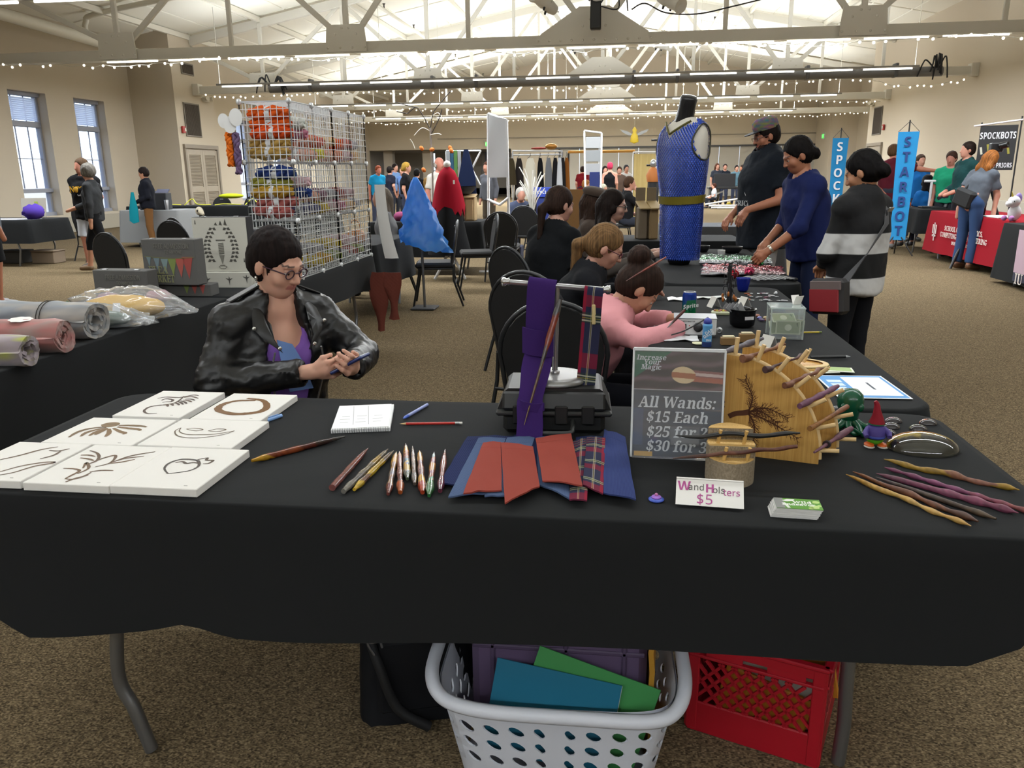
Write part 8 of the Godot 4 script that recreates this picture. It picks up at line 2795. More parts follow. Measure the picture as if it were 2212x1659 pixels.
func build_middle() -> void:
	chair("black banquet chair under the woman in the leather jacket",-1.36,-2.92,30)
	chair("black banquet chair of the girl in pink, its back to the T stand",-0.25,-3.4,178)
	chair("black banquet chair of the fair-haired girl",-0.4,-4.36,160)
	chair("black banquet chair of the man with the ponytail",-0.6,-5.68,138)
	chair("black banquet chair of the woman with dark glasses",-0.28,-6.62,90)
	chair("black banquet chair by the blue plastic bag, pushed sideways",-2.0,-8.62,-80)
	chair("black banquet chair beside the white pipe frame, turned to the shawl",-1.75,-9.85,-75)
	chair("black banquet chair with a white cloth on it in front of the pipe frame",-1.55,-10.75,180)
	chair("black banquet chair beyond the white pipe frame",-1.42,-12.6,170)
	chair("black banquet chair beside the slate blue shirt",-1.3,-13.6,150)
	chair("black banquet chair under the grey-haired seated woman",-2.72,-9.36,-75)
	chair("black banquet chair behind the grey printed boxes",-4.6,-7.1,160)
	chair("black banquet chair before the third bay table",-5.1,-9.0,170)
	chair("black banquet chair next to the one before the third bay table",-5.35,-9.6,150)
	chair("black banquet chair pulled up to the bay table",-9.0,-12.9,150)
	chair("black banquet chair with yellow cloth behind the third bay table",-9.6,-18.6,10)
	chair("black banquet chair beside the yellow cloth",-9.0,-18.8,-10)
	chair("black banquet chair of the seated man resting his chin",0.0,-15.05,95)
	chair("black banquet chair of the seated redhead",-0.95,-20.05,90)
	chair("black banquet chair of the person in the pale cap",-0.5,-18.05,60)
	chair("black banquet chair of the person with black hair and blue shirt",5.46,-15.3,-160)
	chair("black banquet chair of the flat-capped person",-0.4,-7.2,88)
	stall("black cloth under the coffee cup and orange handbag",-3.1,-2.36,-7.6,-9.0,"",0.3)
	stall("black cloth under the hats and wooden boxes",-3.6,-1.95,-11.3,-12.1,"",0.25,true)
	stall("black cloth under the wooden birdhouses",-0.15,1.2,-8.1,-8.9,"",0.35,true)
	stall("dark grey cloth behind the armour table",0.5,2.0,-10.2,-11.0,"4a4c50",0.1,true)
	# blue plastic over a dress form
	var t := thing("plastic_cover","translucent blue plastic bag pulled over a small stand","plastic bag",V(-2.12,0,-8.35))
	var rows := []
	for a in 14:
		var u := a/13.0
		var r := []
		for k in 26:
			var an := TAU*k/26.0
			var w := 0.02+0.25*pow(u,0.8)*(1.0+0.3*noise.get_noise_2d(k*0.8,a*0.5)+0.2*noise.get_noise_2d(k*2.3,a*1.3))
			r.append(V(cos(an)*w+0.08*u,1.38 - 0.72*u+0.05*noise.get_noise_1d(k*0.9)*u - 0.06*u*cos(an),sin(an)*w*0.7))
		rows.append(r)
	var bm := StandardMaterial3D.new()
	bm.albedo_color = hexc("3f82c8")
	bm.roughness = 0.3
	bm.backlight_enabled = true
	bm.backlight = hexc("5a9ae0")
	obj("plastic_sheet",MB.new().grid(rows,true),bm,t)
	pipes(t,"stand_pole",[[V(0.05,0.0,0),V(0.03,1.3,0)]],0.015,"77787a",0.7)
	part(t,"stand_foot",V(0.05,0.012,0),V(0.26,0.02,0.26),"3a3a3c")
	t = thing("coffee_cup","white paper coffee cup behind the blue plastic","cup",V(-2.72,TOP,-8.0))
	obj("cup_body",MB.new().lathe([Vector2(0.03,0),Vector2(0.042,0.1),Vector2(0.04,0.105),Vector2(0,0.105)],Transform3D(),16),mh("e0e0da",0.6),t)
	obj("sleeve",MB.new().lathe([Vector2(0.036,0.03),Vector2(0.041,0.075)],Transform3D(),16),mh("5a6a3a",0.7),t)
	t = thing("handbag","orange-brown leather handbag beside the coffee cup","bag",V(-2.6,TOP,-7.75),0.5)
	obj("bag_body",MB.new().ball(V(0,0.07,0),V(0.11,0.075,0.06),Basis(),16,10),mh("a8641c",0.45),t)
	pipes(t,"handle",[smooth_path([V(-0.06,0.12,0),V(-0.03,0.22,0),V(0.03,0.22,0),V(0.06,0.12,0)],5)],0.007,"a8641c")
	# shawl on a stand
	t = thing("dress_form","dress form with ragged red lace shawl and black skirt","dress form",V(-2.3,0,-10.8))
	rows = []
	for a in 10:
		var u := a/9.0
		var r := []
		for k in 30:
			var an := TAU*k/30.0
			var w := 0.03+0.19*sqrt(u)
			var rag := 0.16*absf(sin(k*1.7))*maxf(u - 0.5,0)*2.0
			r.append(V(cos(an)*w*1.05,1.5 - 0.5*u - rag,sin(an)*w*0.75))
		rows.append(r)
	obj("shawl",MB.new().grid(rows,true),cloth(hexc("8e0f22"),"lace",120.0,0.1),t)
	obj("skirt",MB.new().lathe([Vector2(0.3,0.35),Vector2(0.24,0.6),Vector2(0.17,0.95),Vector2(0.1,1.1)],Transform3D(),22),cloth(hexc("121214"),"skirt",200.0,0.02),t)
	obj("neck_knob",MB.new().ball(V(0,1.53,0),V(0.05,0.05,0.05),Basis(),14,9),mh("d9d6d0",0.4),t)
	pipes(t,"stand_leg",[[V(0,0.4,0),V(-0.2,0.01,0.1)],[V(0,0.4,0),V(0.22,0.01,0.06)],[V(0,0.4,0),V(0.02,0.01,-0.2)],[V(0,0.3,0),V(0,1.5,0)]],0.02,"d0d0d0")
	part(t,"price_tag",V(0.12,1.3,0.17),V(0.025,0.05,0.003),"e6e4de")
	for q in [[-3.2,"7a3a5a",0.1],[-2.95,"6d5236",0.13],[-2.72,"5a1c24",0.12],[-2.85,"bdb6a4",0.1],[-2.6,"6d7050",0.09]]:
		var hat := obj("knit_hat",MB.new().ball(V(0,q[2]*0.6,0),V(q[2],q[2]*0.75,q[2]),Basis(),16,10),cloth(hexc(q[1]),"hat",90.0,0.1,1.0))
		hat.position = V(q[0],TOP,-11.55 - 0.15*sin(q[0]*9))
		tag(hat,"round knitted hat on the black table behind the shawl","hat","knitted hats")
	# twig tree with paper leaves
	t = thing("twig_tree","tall bare twig tree with paper leaves standing on a table","branch display",V(-2.72,TOP,-11.7))
	pipes(t,"trunk",[[V(0,0,0),V(0.01,0.7,0),V(0.0,1.3,0)]],0.014,"7a7068")
	var tw := [[V(0,1.28,0),V(-0.12,1.5,0),V(-0.2,1.58,0),V(-0.33,1.5,0)],[V(0,1.28,0),V(0.05,1.5,0),V(0.15,1.62,0),V(0.32,1.8,0)],[V(0,1.2,0),V(0.12,1.4,0),V(0.18,1.55,0)],[V(-0.2,1.58,0),V(-0.36,1.62,0),V(-0.5,1.66,0)],[V(-0.33,1.5,0),V(-0.48,1.53,0.02)]]
	for q in tw:
		pipes(t,"branch",[smooth_path(q,5)],0.007,"2a2320")
	for q in [[V(0.02,1.45,0),V(0.12,1.5,0),V(0.2,1.4,0)],[V(0,1.25,0),V(-0.12,1.3,0),V(-0.24,1.2,0)],[V(0,1.2,0.02),V(0.1,1.22,0),V(0.16,1.2,0)],[V(-0.3,1.15,0.02),V(-0.27,1.1,0),V(-0.24,1.02,0)]]:
		pipes(t,"pale_branch",[smooth_path(q,5)],0.006,"cfc8ba")
	for q in [V(-0.14,1.02,0),V(0.02,1.0,0.03),V(0.28,1.02,0),V(-0.12,0.72,0),V(0.3,0.98,0.02)]:
		obj("paper_leaf",MB.new().ball(q,V(0.04,0.03,0.02),Basis(Vector3.BACK,q.x*7),8,5),mh("c0661c",0.7),t)
	# scarf rack and wooden boxes
	t = thing("scarf_rack","white pipe scarf rack with striped scarves and a blue apron","rack",V(-2.28,TOP,-11.85))
	pipes(t,"rack_pipe",[[V(-0.25,0,0),V(-0.25,0.98,0)],[V(-0.25,0.98,0),V(0.26,0.98,0)],[V(0.26,0.98,0),V(0.0,0.5,0)],[V(0.02,0.92,0),V(0.24,0.5,0)]],0.014,"d9d9d9")
	for k in 4:
		part(t,"scarf",V(-0.22+k*0.055,0.8,0.02),V(0.05,0.38,0.012),["9aa0a4","2f5a78","5a8a4a","a8acb0"][k],0.9)
	obj("apron",MB.new().prism(PackedVector2Array([Vector2(-0.03,1.0),Vector2(0.03,1.0),Vector2(0.13,0.6),Vector2(0.14,0.3),Vector2(-0.14,0.3),Vector2(-0.12,0.6)]),0.02,T(V(0.05,0,0.03))),cloth(hexc("1f2a4a"),"apron",200.0,0.03),t)
	for q in [[-2.5,"a8906a","pale wooden box with a blue front panel"],[-2.32,"b59c74","tall pale wooden box beside the blue-fronted one"],[-2.14,"a88f68","pale wooden box by the pipe frame"]]:
		t = thing("wooden_box",q[2],"box",V(q[0],TOP,-11.6))
		part(t,"body",V(0,0.17,0),V(0.15,0.34,0.2),q[1])
		part(t,"front_panel",V(0,0.16,0.106),V(0.1,0.28,0.012),"3c5a78" if q[0] < -2.4 else "c2aa80")
		part(t,"roof_board",V(0,0.35,0.02),V(0.17,0.02,0.25),q[1],0.6,V(0.15,0,0))
	t = thing("wire_basket","dark round woven basket standing on the wooden boxes","basket",V(-2.3,TOP+0.38,-11.6))
	obj("basket_bowl",MB.new().lathe([Vector2(0.16,0),Vector2(0.22,0.05),Vector2(0.24,0.1),Vector2(0.25,0.11),Vector2(0.2,0.06),Vector2(0,0.02)],Transform3D(),24),mh("33353a",0.5,0.3),t)
	# pipe frame with fabric
	t = thing("pipe_frame","tall white pipe frame with a long white fabric banner","frame",V(-1.7,0,-11.4))
	pipes(t,"frame_pipe",[[V(-0.16,0.03,0),V(-0.13,2.2,0)],[V(0.16,0.03,0.1),V(0.14,2.1,0.1)],[V(-0.13,2.2,0),V(0.14,2.1,0.1)],[V(-0.3,0.03,0),V(0.4,0.03,0.1)],[V(-0.16,1.05,0),V(0.03,0.98,0.12)],[V(0.03,0.98,0.12),V(0.16,1.08,0.1)]],0.02,"d8d8d8")
	obj("fabric_banner",MB.new().grid([[V(0.15,1.35,0.12),V(0.0,1.35,0.08),V(-0.14,1.35,0.03)],[V(0.14,1.7,0.12),V(0.0,1.7,0.06),V(-0.13,1.7,0.03)],[V(0.14,2.12,0.12),V(0.0,2.15,0.08),V(-0.12,2.19,0.03)]].map(func(r): r.reverse(); return r),false,0.01),mh("b9bbbd",0.9),t)
	t = thing("storage_bin","navy fabric bin under the white pipe frame","bin",V(-1.55,0,-11.15))
	part(t,"body",V(0,0.22,0),V(0.42,0.42,0.3),"131a36",0.9)
	part(t,"white_cloth",V(0,0.44,0.12),V(0.26,0.05,0.1),"cfcfcf",0.9)
	# clothes rack
	t = thing("clothes_rack","chrome clothes rail crowded with black and white garments","clothes rack",V(-1.6,0,-16))
	pipes(t,"rail",[[V(-0.5,0.02,0),V(-0.5,1.82,0)],[V(0.46,0.02,0),V(0.46,1.82,0)],[V(-0.5,1.74,0),V(0.46,1.74,0)],[V(-0.5,1.82,0),V(0.46,1.8,0)],[V(-0.5,0.03,-0.25),V(-0.5,0.03,0.25)],[V(0.46,0.03,-0.25),V(0.46,0.03,0.25)]],0.014,"b5b7ba",0.7)
	for q in [[-2.12,0.5,0.1,"3a3222","mossy fringed garment at the rail end"],[-1.98,0.8,0.11,"241f1e","long dark brown coat"],[-1.75,0.78,0.15,"c9c4b4","cream lace dress"],[-1.56,0.66,0.08,"0f0f11","slim black dress"],[-1.4,0.7,0.09,"6a6c70","grey sheer blouse"],[-1.27,0.7,0.08,"17171a","black blouse"],[-1.18,0.78,0.07,"b9bcc2","long white coat"],[-1.05,0.6,0.07,"7a4a1c","orange-brown shawl"],[-1.12,0.8,0.07,"1a1a1c","black dress at the end"]]:
		garment(q[4]+" hanging on the clothes rail",V(q[0],1.74,-16+0.05*sin(q[0]*20)),q[1],q[2],q[3])
	t = thing("foil_ornament","crumpled red and gold foil on top of the clothes rail","ornament",V(-1.45,1.84,-16))
	obj("foil",MB.new().ball(V(0.1,0.05,0),V(0.12,0.06,0.06),Basis(),9,6),mh("a8763a",0.25,0.7),t)
	obj("foil",MB.new().ball(V(-0.14,0.02,0),V(0.16,0.025,0.05),Basis(),9,6),mh("8a2a20",0.4,0.4),t)
	t = thing("white_branch","white painted coral-like branch by the pipe frame","branch display",V(-1.36,0.75,-12.6))
	for k in 14:
		var a := k*0.7
		pipes(t,"twig",[smooth_path([V(0,0,0),V(cos(a)*0.08,0.25+0.02*k,sin(a)*0.06),V(cos(a)*0.2,0.42+0.025*k,sin(a)*0.1)],3)],0.008,"d5d2ca")
	t = thing("recycling_banner","blue banner reading RECYCLABLES","banner",V(-1.2,1.02,-13.2))
	part(t,"panel",V(0,0.08,0),V(0.42,0.16,0.02),"243c9c")
	part(t,"post",V(0,-0.5,-0.02),V(0.3,1.0,0.03),"1c2c6c")
	text("RECYCLABLES",0.05,T(V(0,0.08,0.011)),mh("d9dde8",0.6),t)
	for k in 2:
		t = thing("cardboard_panel",["large brown cardboard panel behind the man with ponytail","second brown cardboard panel folded towards the flat cap"][k],"cardboard",V(-0.47+k*0.22,0,-8.55+k*0.04),-0.1+k*0.35)
		part(t,"sheet",V(0,0.62,0),V(0.26,1.24,0.01),"8f6a40" if k == 0 else "9a7448",0.85)
		part(t,"base_fold",V(0,0.02,-0.08),V(0.26,0.03,0.16),"84603a",0.85)
	t = thing("pocket_stand","white pipe frame with clear pocket sheets and blue base","stand",V(-0.44,0,-13))
	pipes(t,"frame_pipe",[[V(-0.08,0.02,0),V(-0.14,2.03,0)],[V(0.13,0.02,0),V(0.13,1.99,0)],[V(-0.14,2.03,0),V(0.13,1.99,0)]],0.016,"dedede")
	for k in 3:
		part(t,"pocket_sheet",V(0.0,1.85 - k*0.2,0.0),V(0.23,0.17,0.01),["a9abad","8d9092","9b9da0"][k],0.25)
	part(t,"blue_panel",V(0.03,1.28,0.0),V(0.16,0.26,0.02),"15245c")
	for q in [[0.22,"grey weathered wooden birdhouse"],[0.33,"wooden birdhouse with slanted roof board"]]:
		t = thing("birdhouse",q[1]+" on the black cloth","birdhouse",V(q[0],TOP,-8.35),0.25)
		part(t,"body",V(0,0.16,0),V(0.09,0.32,0.12),"8a7350" if q[0] > 0.3 else "6f6250")
		part(t,"slanted_roof",V(0.0,0.34,0.03),V(0.11,0.015,0.2),"a08a60",0.7,V(0.35,0,0))
		part(t,"back_board",V(0,0.25,-0.07),V(0.1,0.52,0.015),"75664e")
	t = thing("floor_cable","thin black cable loop lying on the carpet","cable",V(-1.0,0.006,-7.0))
	pipes(t,"cable",[smooth_path([V(-0.05,0,-0.15),V(-0.02,0,0.02),V(0.1,0.0,0.1),V(0.16,0,0.02),V(0.06,0,0.0),V(0.3,0,0.12),V(0.6,0,0.05)],6)],0.006,"1c1c1e")
func build_hall_left() -> void:
	stall("black cloth with white papers under the tall windows",-11.6,-9.5,-12.0,-13.0,"",0.38,true)
	stall("grey cloth beside the person in navy fleece",-10.2,-8.9,-15.5,-16.3,"8a8c8e",0.1,true)
	stall("black cloth with yellow cables before the louvred doors",-11.4,-6.5,-17.6,-18.4,"",0.1,true)
	var t := thing("paper_sheets","white papers spread on the window table","paper",V(-10.2,TOP,-12.4))
	part(t,"sheet",V(0,0.004,0),V(0.9,0.004,0.4),"d9dcea",0.5)
	part(t,"sheet",V(0.5,0.008,0.1),V(0.3,0.004,0.22),"c3c9de",0.5,V(0,0.3,0))
	t = thing("display_board","grey display board with a pink and a green sticker","board",V(-9.95,TOP,-12.75),0.15)
	part(t,"panel",V(0,0.17,0),V(0.42,0.34,0.02),"8f8a80",0.8,V(-0.2,0,0))
	part(t,"sticker",V(0.06,0.24,0.02),V(0.06,0.08,0.01),"7a8a2a",0.7,V(-0.2,0,0))
	part(t,"sticker",V(0.07,0.1,0.04),V(0.05,0.08,0.01),"a84a5a",0.7,V(-0.2,0,0))
	var pb := MB.new().ball(V(0,0.12,0),V(0.18,0.12,0.12),Basis(),18,12)
	for k in pb.v.size():
		pb.v[k] += pb.n[k]*0.06*noise.get_noise_3dv(pb.v[k]*14)
	var o := obj("tulle_bundle",pb,cloth(hexc("4a3590"),"tulle",80.0,0.1))
	o.position = V(-9.62,TOP,-12.3)
	tag(o,"bundle of purple tulle on the end of the window table","fabric")
	for q in [["black crate with bags on the grey cloth","1a1b24",-9.75,0.3],["dark laptop stand beside the crate","24262c",-9.45,0.34],["folded white bag on the grey cloth","b9bac0",-9.58,0.14]]:
		t = thing("storage_case",q[0],"case",V(q[2],TOP,-15.9+0.1*(q[3] - 0.2)),0.1)
		part(t,"body",V(0,q[3]/2,0),V(0.3,q[3],0.26),q[1])
		part(t,"lid",V(0,q[3]+0.02,-0.05),V(0.26,0.03,0.18),"2c3050" if q[3] > 0.2 else "d0d0d2",0.6,V(0.5,0,0))
	t = thing("tumbler","steel tumbler on the grey cloth","cup",V(-9.25,TOP,-15.7))
	obj("cup_body",MB.new().lathe([Vector2(0.03,0),Vector2(0.045,0.2),Vector2(0,0.2)],Transform3D(),14),mh("a9abae",0.3,0.8),t)
	t = thing("teal_bag","teal cloth bag carried by the person in navy fleece","bag",V(-9.5,0,-14.95))
	obj("bag_cloth",MB.new().grid([[V(0.1,0.55,0.06),V(0,0.52,0.09),V(-0.1,0.57,0.05)],[V(0.1,0.8,0.04),V(0,0.8,0.08),V(-0.09,0.8,0.03)],[V(0.03,1.12,0),V(0,1.12,0.02),V(-0.03,1.12,0)]].map(func(r): r.reverse(); return r),false,0.03),cloth(hexc("0f7a88"),"bag",200.0,0.03),t)
	for k in 4:
		t = thing("yellow_cable",["loop of yellow cable at the end of the black cloth","yellow cable arch near the louvred doors","yellow cable coil on the black cloth","flat yellow cable on the black cloth"][k],"cable",V(-10.6+k*0.75,TOP+0.01,-18.0))
		pipes(t,"cable",[smooth_path([V(-0.25,0,0.1),V(-0.1,0.02+0.12*(k % 2),0),V(0.08,0.02,0.1),V(0.3,0.0,-0.1)],5)],0.012,"c9c83a")
	t = thing("yellow_cloth","neon yellow cloth lying over the black chairs","cloth",V(-9.3,0.9,-18.65))
	obj("cloth_heap",MB.new().ball(V(0,0.04,0),V(0.32,0.06,0.14),Basis(),16,8),mh("b9c40f",0.8),t)
	for q in [[-10.9,"c2b01a","yellow bundle on the carpet under the window table"],[-10.3,"3a3834","dark box under the window table"],[-9.7,"7a6a58","brown carton under the window table"]]:
		t = thing("floor_box",q[2],"box",V(q[0],0,-12.6))
		part(t,"body",V(0,0.1,0),V(0.42,0.2,0.3),q[1],0.8)
		part(t,"lid",V(0,0.21,0),V(0.44,0.025,0.32),q[1],0.8)
func tall_banner(label: String,at: Vector3,turn: float,w: float,h: float,word: String,c: String,top: float) -> void:
	var t := thing("tall_banner",label,"banner",at,deg_to_rad(turn))
	obj("fabric",MB.new().grid([[V(w*0.4,top - h,0.0),V(0,top - h,0.02),V(-w*0.4,top - h,0)],[V(w*0.44,top - h*0.5,-0.02),V(0,top - h*0.5,0.0),V(-w*0.44,top - h*0.5,0)],[V(w/2,top,0),V(0,top,0.004),V(-w/2,top,0)]].map(func(r): r.reverse(); return r),false,0.004),cloth(hexc("2a86bf"),"banner",200.0,0.01,0.7),t)
	pipes(t,"cord",[[V(-w/2,top,0),V(0,top+0.16,0)],[V(w/2,top,0),V(0,top+0.16,0)]],0.004,"26262a")
	pipes(t,"pole",[[V(0,0.3,-0.03),V(0,top+0.18,-0.03)],[V(0,0.4,-0.03),V(-0.25,0.01,0.1)],[V(0,0.4,-0.03),V(0.25,0.01,0.1)],[V(0,0.4,-0.03),V(0,0.01,-0.3)]],0.011,"1c1c1e")
	for k in word.length():
		text(word[k],0.16,T(V(0,top - 0.16 - k*0.235,0.025)),mh(c,0.7),t)
func build_hall_right() -> void:
	stall("black cloth with robot parts behind the maroon T-shirt",4.95,6.0,-14.35,-15.9,"",0.35)
	stall("crimson cloth with white university lettering",5.0,5.85,-10.95,-14.0,"8c1220",0.12)
	stall("black cloth with a pink poster past the crimson table",4.75,5.8,-9.2,-10.85,"",0.06)
	var t := thing("cloth_print","white trident emblem and lettering on the crimson cloth","lettering",V(4.93,0.42,-12.6),-PI/2)
	var wm := mh("d9cfc8",0.8)
	for q in [["SCHOOL OF INFORMATICS,",0.1],["COMPUTING, AND ENGINEERING",0.0],["INDIANA UNIVERSITY",-0.1]]:
		text(q[0],0.07 if q[1] > -0.05 else 0.045,T(V(0.12,q[1],0.0)),wm,t,true,true)
	for q in [[0.0,0.03,0.28],[-0.06,0.03,0.14],[0.06,0.03,0.14]]:
		part(t,"emblem_bar",V(-0.95+q[0],0.02+(0.0 if q[2] > 0.2 else 0.04),0),V(q[1],q[2],0.006),"d9cfc8")
	part(t,"emblem_bar",V(-0.95,-0.04,0),V(0.14,0.03,0.006),"d9cfc8")
	t = thing("poster","pale pink printed poster hanging on the black cloth","poster",V(4.68,0.45,-10.0),-PI/2)
	part(t,"sheet",V(0,0,0),V(0.5,0.5,0.006),"b59aa8")
	part(t,"navy_band",V(0,-0.3,0),V(0.5,0.1,0.006),"1c2038")
	text("IU",0.12,T(V(-0.1,-0.32,0.005)),wm,t,true,true)
	t = thing("plush_unicorn","white plush unicorn with lilac mane and feet sitting on the table","plush toy",V(5.02,TOP,-11.2),deg_to_rad(-70))
	var ply := mh("cfccd0",0.95)
	obj("body",MB.new().ball(V(0,0.1,0),V(0.08,0.1,0.075),Basis(),16,10),ply,t)
	obj("head",MB.new().ball(V(0,0.24,0.03),V(0.07,0.075,0.075),Basis(),16,10),ply,t)
	obj("muzzle",MB.new().ball(V(0,0.215,0.1),V(0.045,0.04,0.045),Basis(),12,8),ply,t)
	obj("horn",MB.new().tube([V(0,0.3,0.06),V(0,0.37,0.085)],[0.014,0.002],8),mh("c9b44a",0.5),t)
	obj("mane",MB.new().ball(V(0,0.28,-0.03),V(0.03,0.07,0.05),Basis(),10,7),mh("8a7ab8",0.9),t)
	for s in [-1,1]:
		obj("foot",MB.new().ball(V(s*0.06,0.035,0.09),V(0.035,0.035,0.035),Basis(),12,8),mh("a06aa0",0.95),t)
		obj("eye",MB.new().ball(V(s*0.05,0.245,0.075),V(0.008,0.011,0.008),Basis(),8,6),mh("141418",0.2),t)
	t = thing("plush_toy","black and grey plush next to the unicorn","plush toy",V(5.15,TOP,-10.75))
	obj("body",MB.new().ball(V(0,0.09,0),V(0.09,0.09,0.08),Basis(),14,9),mh("141416",0.95),t)
	obj("head",MB.new().ball(V(0.02,0.2,0.03),V(0.06,0.06,0.06),Basis(),14,9),mh("8a8c92",0.95),t)
	for q in [[5.15,-11.9,0.5,"stack of white flyers on the crimson cloth"],[5.1,-12.7,0.3,"loose white flyers on the crimson cloth"]]:
		t = thing("flyers",q[3],"paper",V(q[0],TOP,q[1]))
		part(t,"sheet",V(0,0.012,0),V(0.25,0.022,q[2]),"d9d7d2")
		part(t,"sheet",V(0.02,0.026,0.03),V(0.22,0.004,q[2]*0.8),"e6e4df",0.6,V(0,0.1,0))
	tall_banner("light blue tall banner with dark letters STARBOTS",V(4.58,0,-14.15),-14,0.31,1.72,"STARBOT","1c3a78",1.98)
	tall_banner("light blue tall banner with white letters SPO",V(4.05,0,-16.2),-8,0.28,1.5,"SPOCK","e4e8ee",1.97)
	# dark hanging banner on stands
	t = thing("team_banner","black team banner reading SPOCKBOTS on a light bar","banner",V(5.7,0,-13.6),deg_to_rad(-28))
	part(t,"fabric",V(0,1.7,0),V(0.5,0.66,0.008),"1c1c1e")
	pipes(t,"bar",[[V(-0.34,2.03,0.01),V(0.3,2.1,0.01)]],0.014,"d9d9dc")
	pipes(t,"stand",[[V(0.28,0.02,-0.02),V(0.28,2.15,-0.02)],[V(-0.24,0.02,-0.02),V(-0.24,2.08,-0.02)]],0.012,"202124")
	text("SPOCKBOTS",0.1,T(V(0,1.88,0.006)),mh("c9cbd0",0.7),t,true,false,0,0.62)
	text("BOTS & PRIORS",0.07,T(V(0.02,1.44,0.006)),mh("c9cbd0",0.7),t,true,false,0,0.62)
	for k in 5:
		part(t,"printed_player",V(-0.2+k*0.09,1.66+0.04*(k % 2),0.006),V(0.03,0.11,0.003),["b9b9a8","8a8430","a8a8a0"][k % 3],0.7,V(0,0,0.2))
	t = thing("camera_tripod","black camera on a tall tripod behind the red-haired woman","tripod",V(5.15,0,-12.35))
	pipes(t,"tripod_leg",[[V(0,1.2,0),V(-0.45,0.02,0.2)],[V(0,1.2,0),V(0.3,0.02,0.35)],[V(0,1.2,0),V(0.1,0.02,-0.4)]],0.02,"1c1c1f")
	pipes(t,"column",[[V(0,1.1,0),V(0,1.6,0)]],0.018,"77787c",0.6)
	part(t,"camera_body",V(0.02,1.68,0),V(0.16,0.12,0.1),"131316",0.4)
	obj("lens",MB.new().lathe([Vector2(0.045,0),Vector2(0.045,0.1),Vector2(0.03,0.1),Vector2(0,0.08)],T(V(0.06,1.7,0.04),80,40,0),16),mh("101012",0.3),t)
	t = thing("leaning_board","long white printed board leaning at the wall side","board",V(5.25,0,-11.0),0.2)
	part(t,"panel",V(0.12,1.2,0),V(0.16,1.0,0.012),"b9bab8",0.7,V(0,0,-0.4))
	part(t,"foot",V(0,0.37,0),V(0.1,0.74,0.05),"8a8a88")
	for q in [["white robot arm of pipes on the robot table",5.25,"d5d7da"],["grey laptop standing open on the robot table",5.5,"6a6c70"],["yellow robot with orange wheels beside the maroon T-shirt",4.98,"c9a01a"]]:
		t = thing("robot",q[0],"robot" if q[2] != "6a6c70" else "laptop",V(q[1],TOP,-14.8 - (0.5 if q[1] < 5.1 else 0.0)))
		if q[2] == "d5d7da":
			pipes(t,"arm",[[V(0,0,0),V(0,0.45,0)],[V(-0.12,0.45,0),V(0.2,0.45,0)],[V(0.2,0.45,0),V(0.19,0.36,0)]],0.022,q[2])
			part(t,"base",V(0,0.02,0),V(0.3,0.03,0.2),"2c2d30")
		elif q[2] == "6a6c70":
			part(t,"screen",V(0,0.14,0),V(0.04,0.26,0.3),q[2],0.4,V(0,0,-0.3))
			part(t,"keyboard",V(-0.14,0.012,0),V(0.24,0.02,0.3),"2a2b2e",0.5)
		else:
			part(t,"body",V(0,0.14,0),V(0.14,0.14,0.14),q[2])
			for s in [-1,1]:
				obj("wheel",MB.new().lathe([Vector2(0,-0.02),Vector2(0.05,-0.02),Vector2(0.05,0.02),Vector2(0,0.02)],T(V(s*0.07,0.05,0.06),90,0,0),14),mh("c0561c",0.6),t)
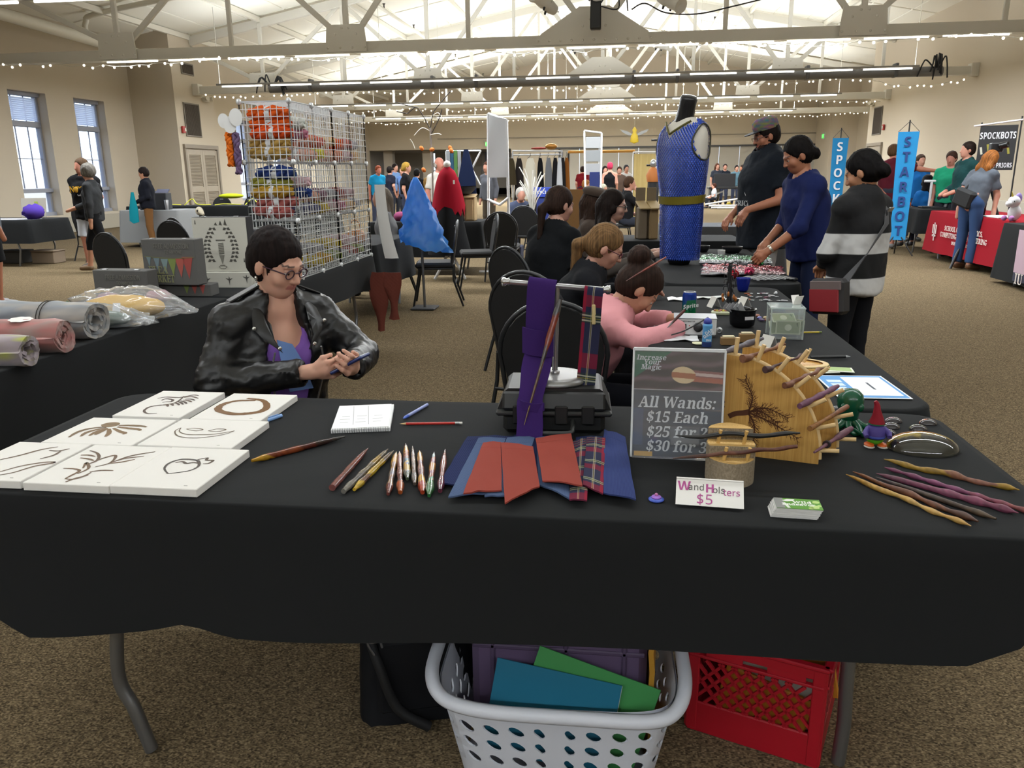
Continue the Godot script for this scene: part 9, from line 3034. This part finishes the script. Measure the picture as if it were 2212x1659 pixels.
func build_hall_far() -> void:
	var t := thing("kite_bird","yellow and silver bird kite hanging high before the far wall","kite",V(0.37,2.45,-25))
	obj("body",MB.new().lathe([Vector2(0.0,-0.25),Vector2(0.13,-0.2),Vector2(0.1,-0.02),Vector2(0.05,0.06),Vector2(0.07,0.14),Vector2(0,0.24)],Transform3D(),12,0.4),mh("b59a1c",0.6),t)
	for s in [-1,1]:
		obj("wing",MB.new().prism(PackedVector2Array([Vector2(s*0.04,0.0),Vector2(s*0.2,0.1),Vector2(s*0.42,0.16),Vector2(s*0.36,0.08),Vector2(s*0.16,-0.02)]),0.012),mh("8a8a86",0.4,0.4),t)
	pipes(t,"string",[[V(0,0.2,0),V(0,1.42,0.24)]],0.004,"b9b5a8")
	t = thing("wooden_gantry","yellow wooden beam on black posts before the partition","frame",V(-0.72,0,-30))
	part(t,"beam",V(0,2.1,0),V(2.4,0.09,0.08),"a8741c")
	for x in [-1.18,1.15]:
		part(t,"post",V(x,1.03,0),V(0.07,2.06,0.07),"1a1a1a")
	t = thing("curtain_booth","cream curtain booth on a white pipe frame","booth",V(0.72,0,-26))
	var rows := []
	for a in 4:
		var r := []
		for k in 13:
			r.append(V(-0.33+k*0.055,a*0.64,0.04*sin(k*1.9)))
		rows.append(r)
	obj("curtain",MB.new().grid(rows,false,0.01),cloth(hexc("b09c68"),"curtain",200.0,0.03),t)
	pipes(t,"frame_pipe",[[V(-0.36,0.02,0),V(-0.36,1.98,0)],[V(0.36,0.02,0),V(0.36,1.98,0)],[V(-0.36,1.98,0),V(0.36,1.98,0)]],0.02,"d0d0d2")
	t = thing("lighting_stand","tall black stand beside the curtain booth","stand",V(0.93,0,-21))
	pipes(t,"pole",[[V(0,0.02,0),V(0,2.2,0)],[V(-0.2,2.15,0),V(0.02,2.15,0)],[V(-0.3,1.55,0),V(0,1.55,0)]],0.025,"17181c")
	part(t,"foot",V(0,0.015,0),V(0.5,0.03,0.5),"17181c")
	t = thing("scarf_bust","silver-headed bust with an orange scarf by the curtain","bust",V(0.78,0,-20.5))
	obj("head",MB.new().ball(V(0,1.58,0),V(0.08,0.11,0.09),Basis(),14,9),mh("a9abb0",0.25,0.8),t)
	obj("scarf",MB.new().lathe([Vector2(0.14,1.15),Vector2(0.17,1.3),Vector2(0.1,1.45),Vector2(0.05,1.5)],Transform3D(),16),mh("a8642c",0.7),t)
	obj("pillar",MB.new().lathe([Vector2(0.16,0.0),Vector2(0.13,0.6),Vector2(0.12,1.2),Vector2(0,1.2)],Transform3D(),16),mh("17171a",0.8),t)
	t = thing("game_table","black game table with a raised black screen","table",V(4.0,0,-32.4))
	part(t,"table_top",V(0,0.75,0),V(1.3,0.08,0.8),"131315")
	part(t,"screen",V(-0.05,1.03,0.1),V(0.8,0.5,0.06),"1a1a1d",0.4)
	for s in [-1,1]:
		part(t,"trestle",V(s*0.55,0.36,0),V(0.08,0.72,0.7),"1a1a1c")
	t = thing("yellow_disc","yellow round disc leaning under the game table","disc",V(4.1,0,-31.9))
	obj("disc",MB.new().lathe([Vector2(0,-0.03),Vector2(0.11,-0.03),Vector2(0.11,0.03),Vector2(0,0.03)],T(V(0,0.112,0),90,0,0),18),mh("b5a01c",0.5),t)
	for q in [[V(3.0,0.3,-32),V(3.9,0.62,-32.2)],[V(3.2,0.15,-31.7),V(4.4,0.35,-31.8)],[V(4.6,0.65,-31.9),V(5.2,0.06,-31.6)],[V(3.4,0.04,-31.4),V(5.0,0.04,-31.5)],[V(3.6,0.04,-31.2),V(5.1,0.04,-31.2)],[V(3.3,0.12,-31.3),V(4.9,0.12,-31.35)]]:
		var o := obj("white_pipe",MB.new().tube(q,0.035,7),mh("cfcfd0",0.5))
		tag(o,"long white pipe in the heap before the game table","pipe","white pipes before the game table")
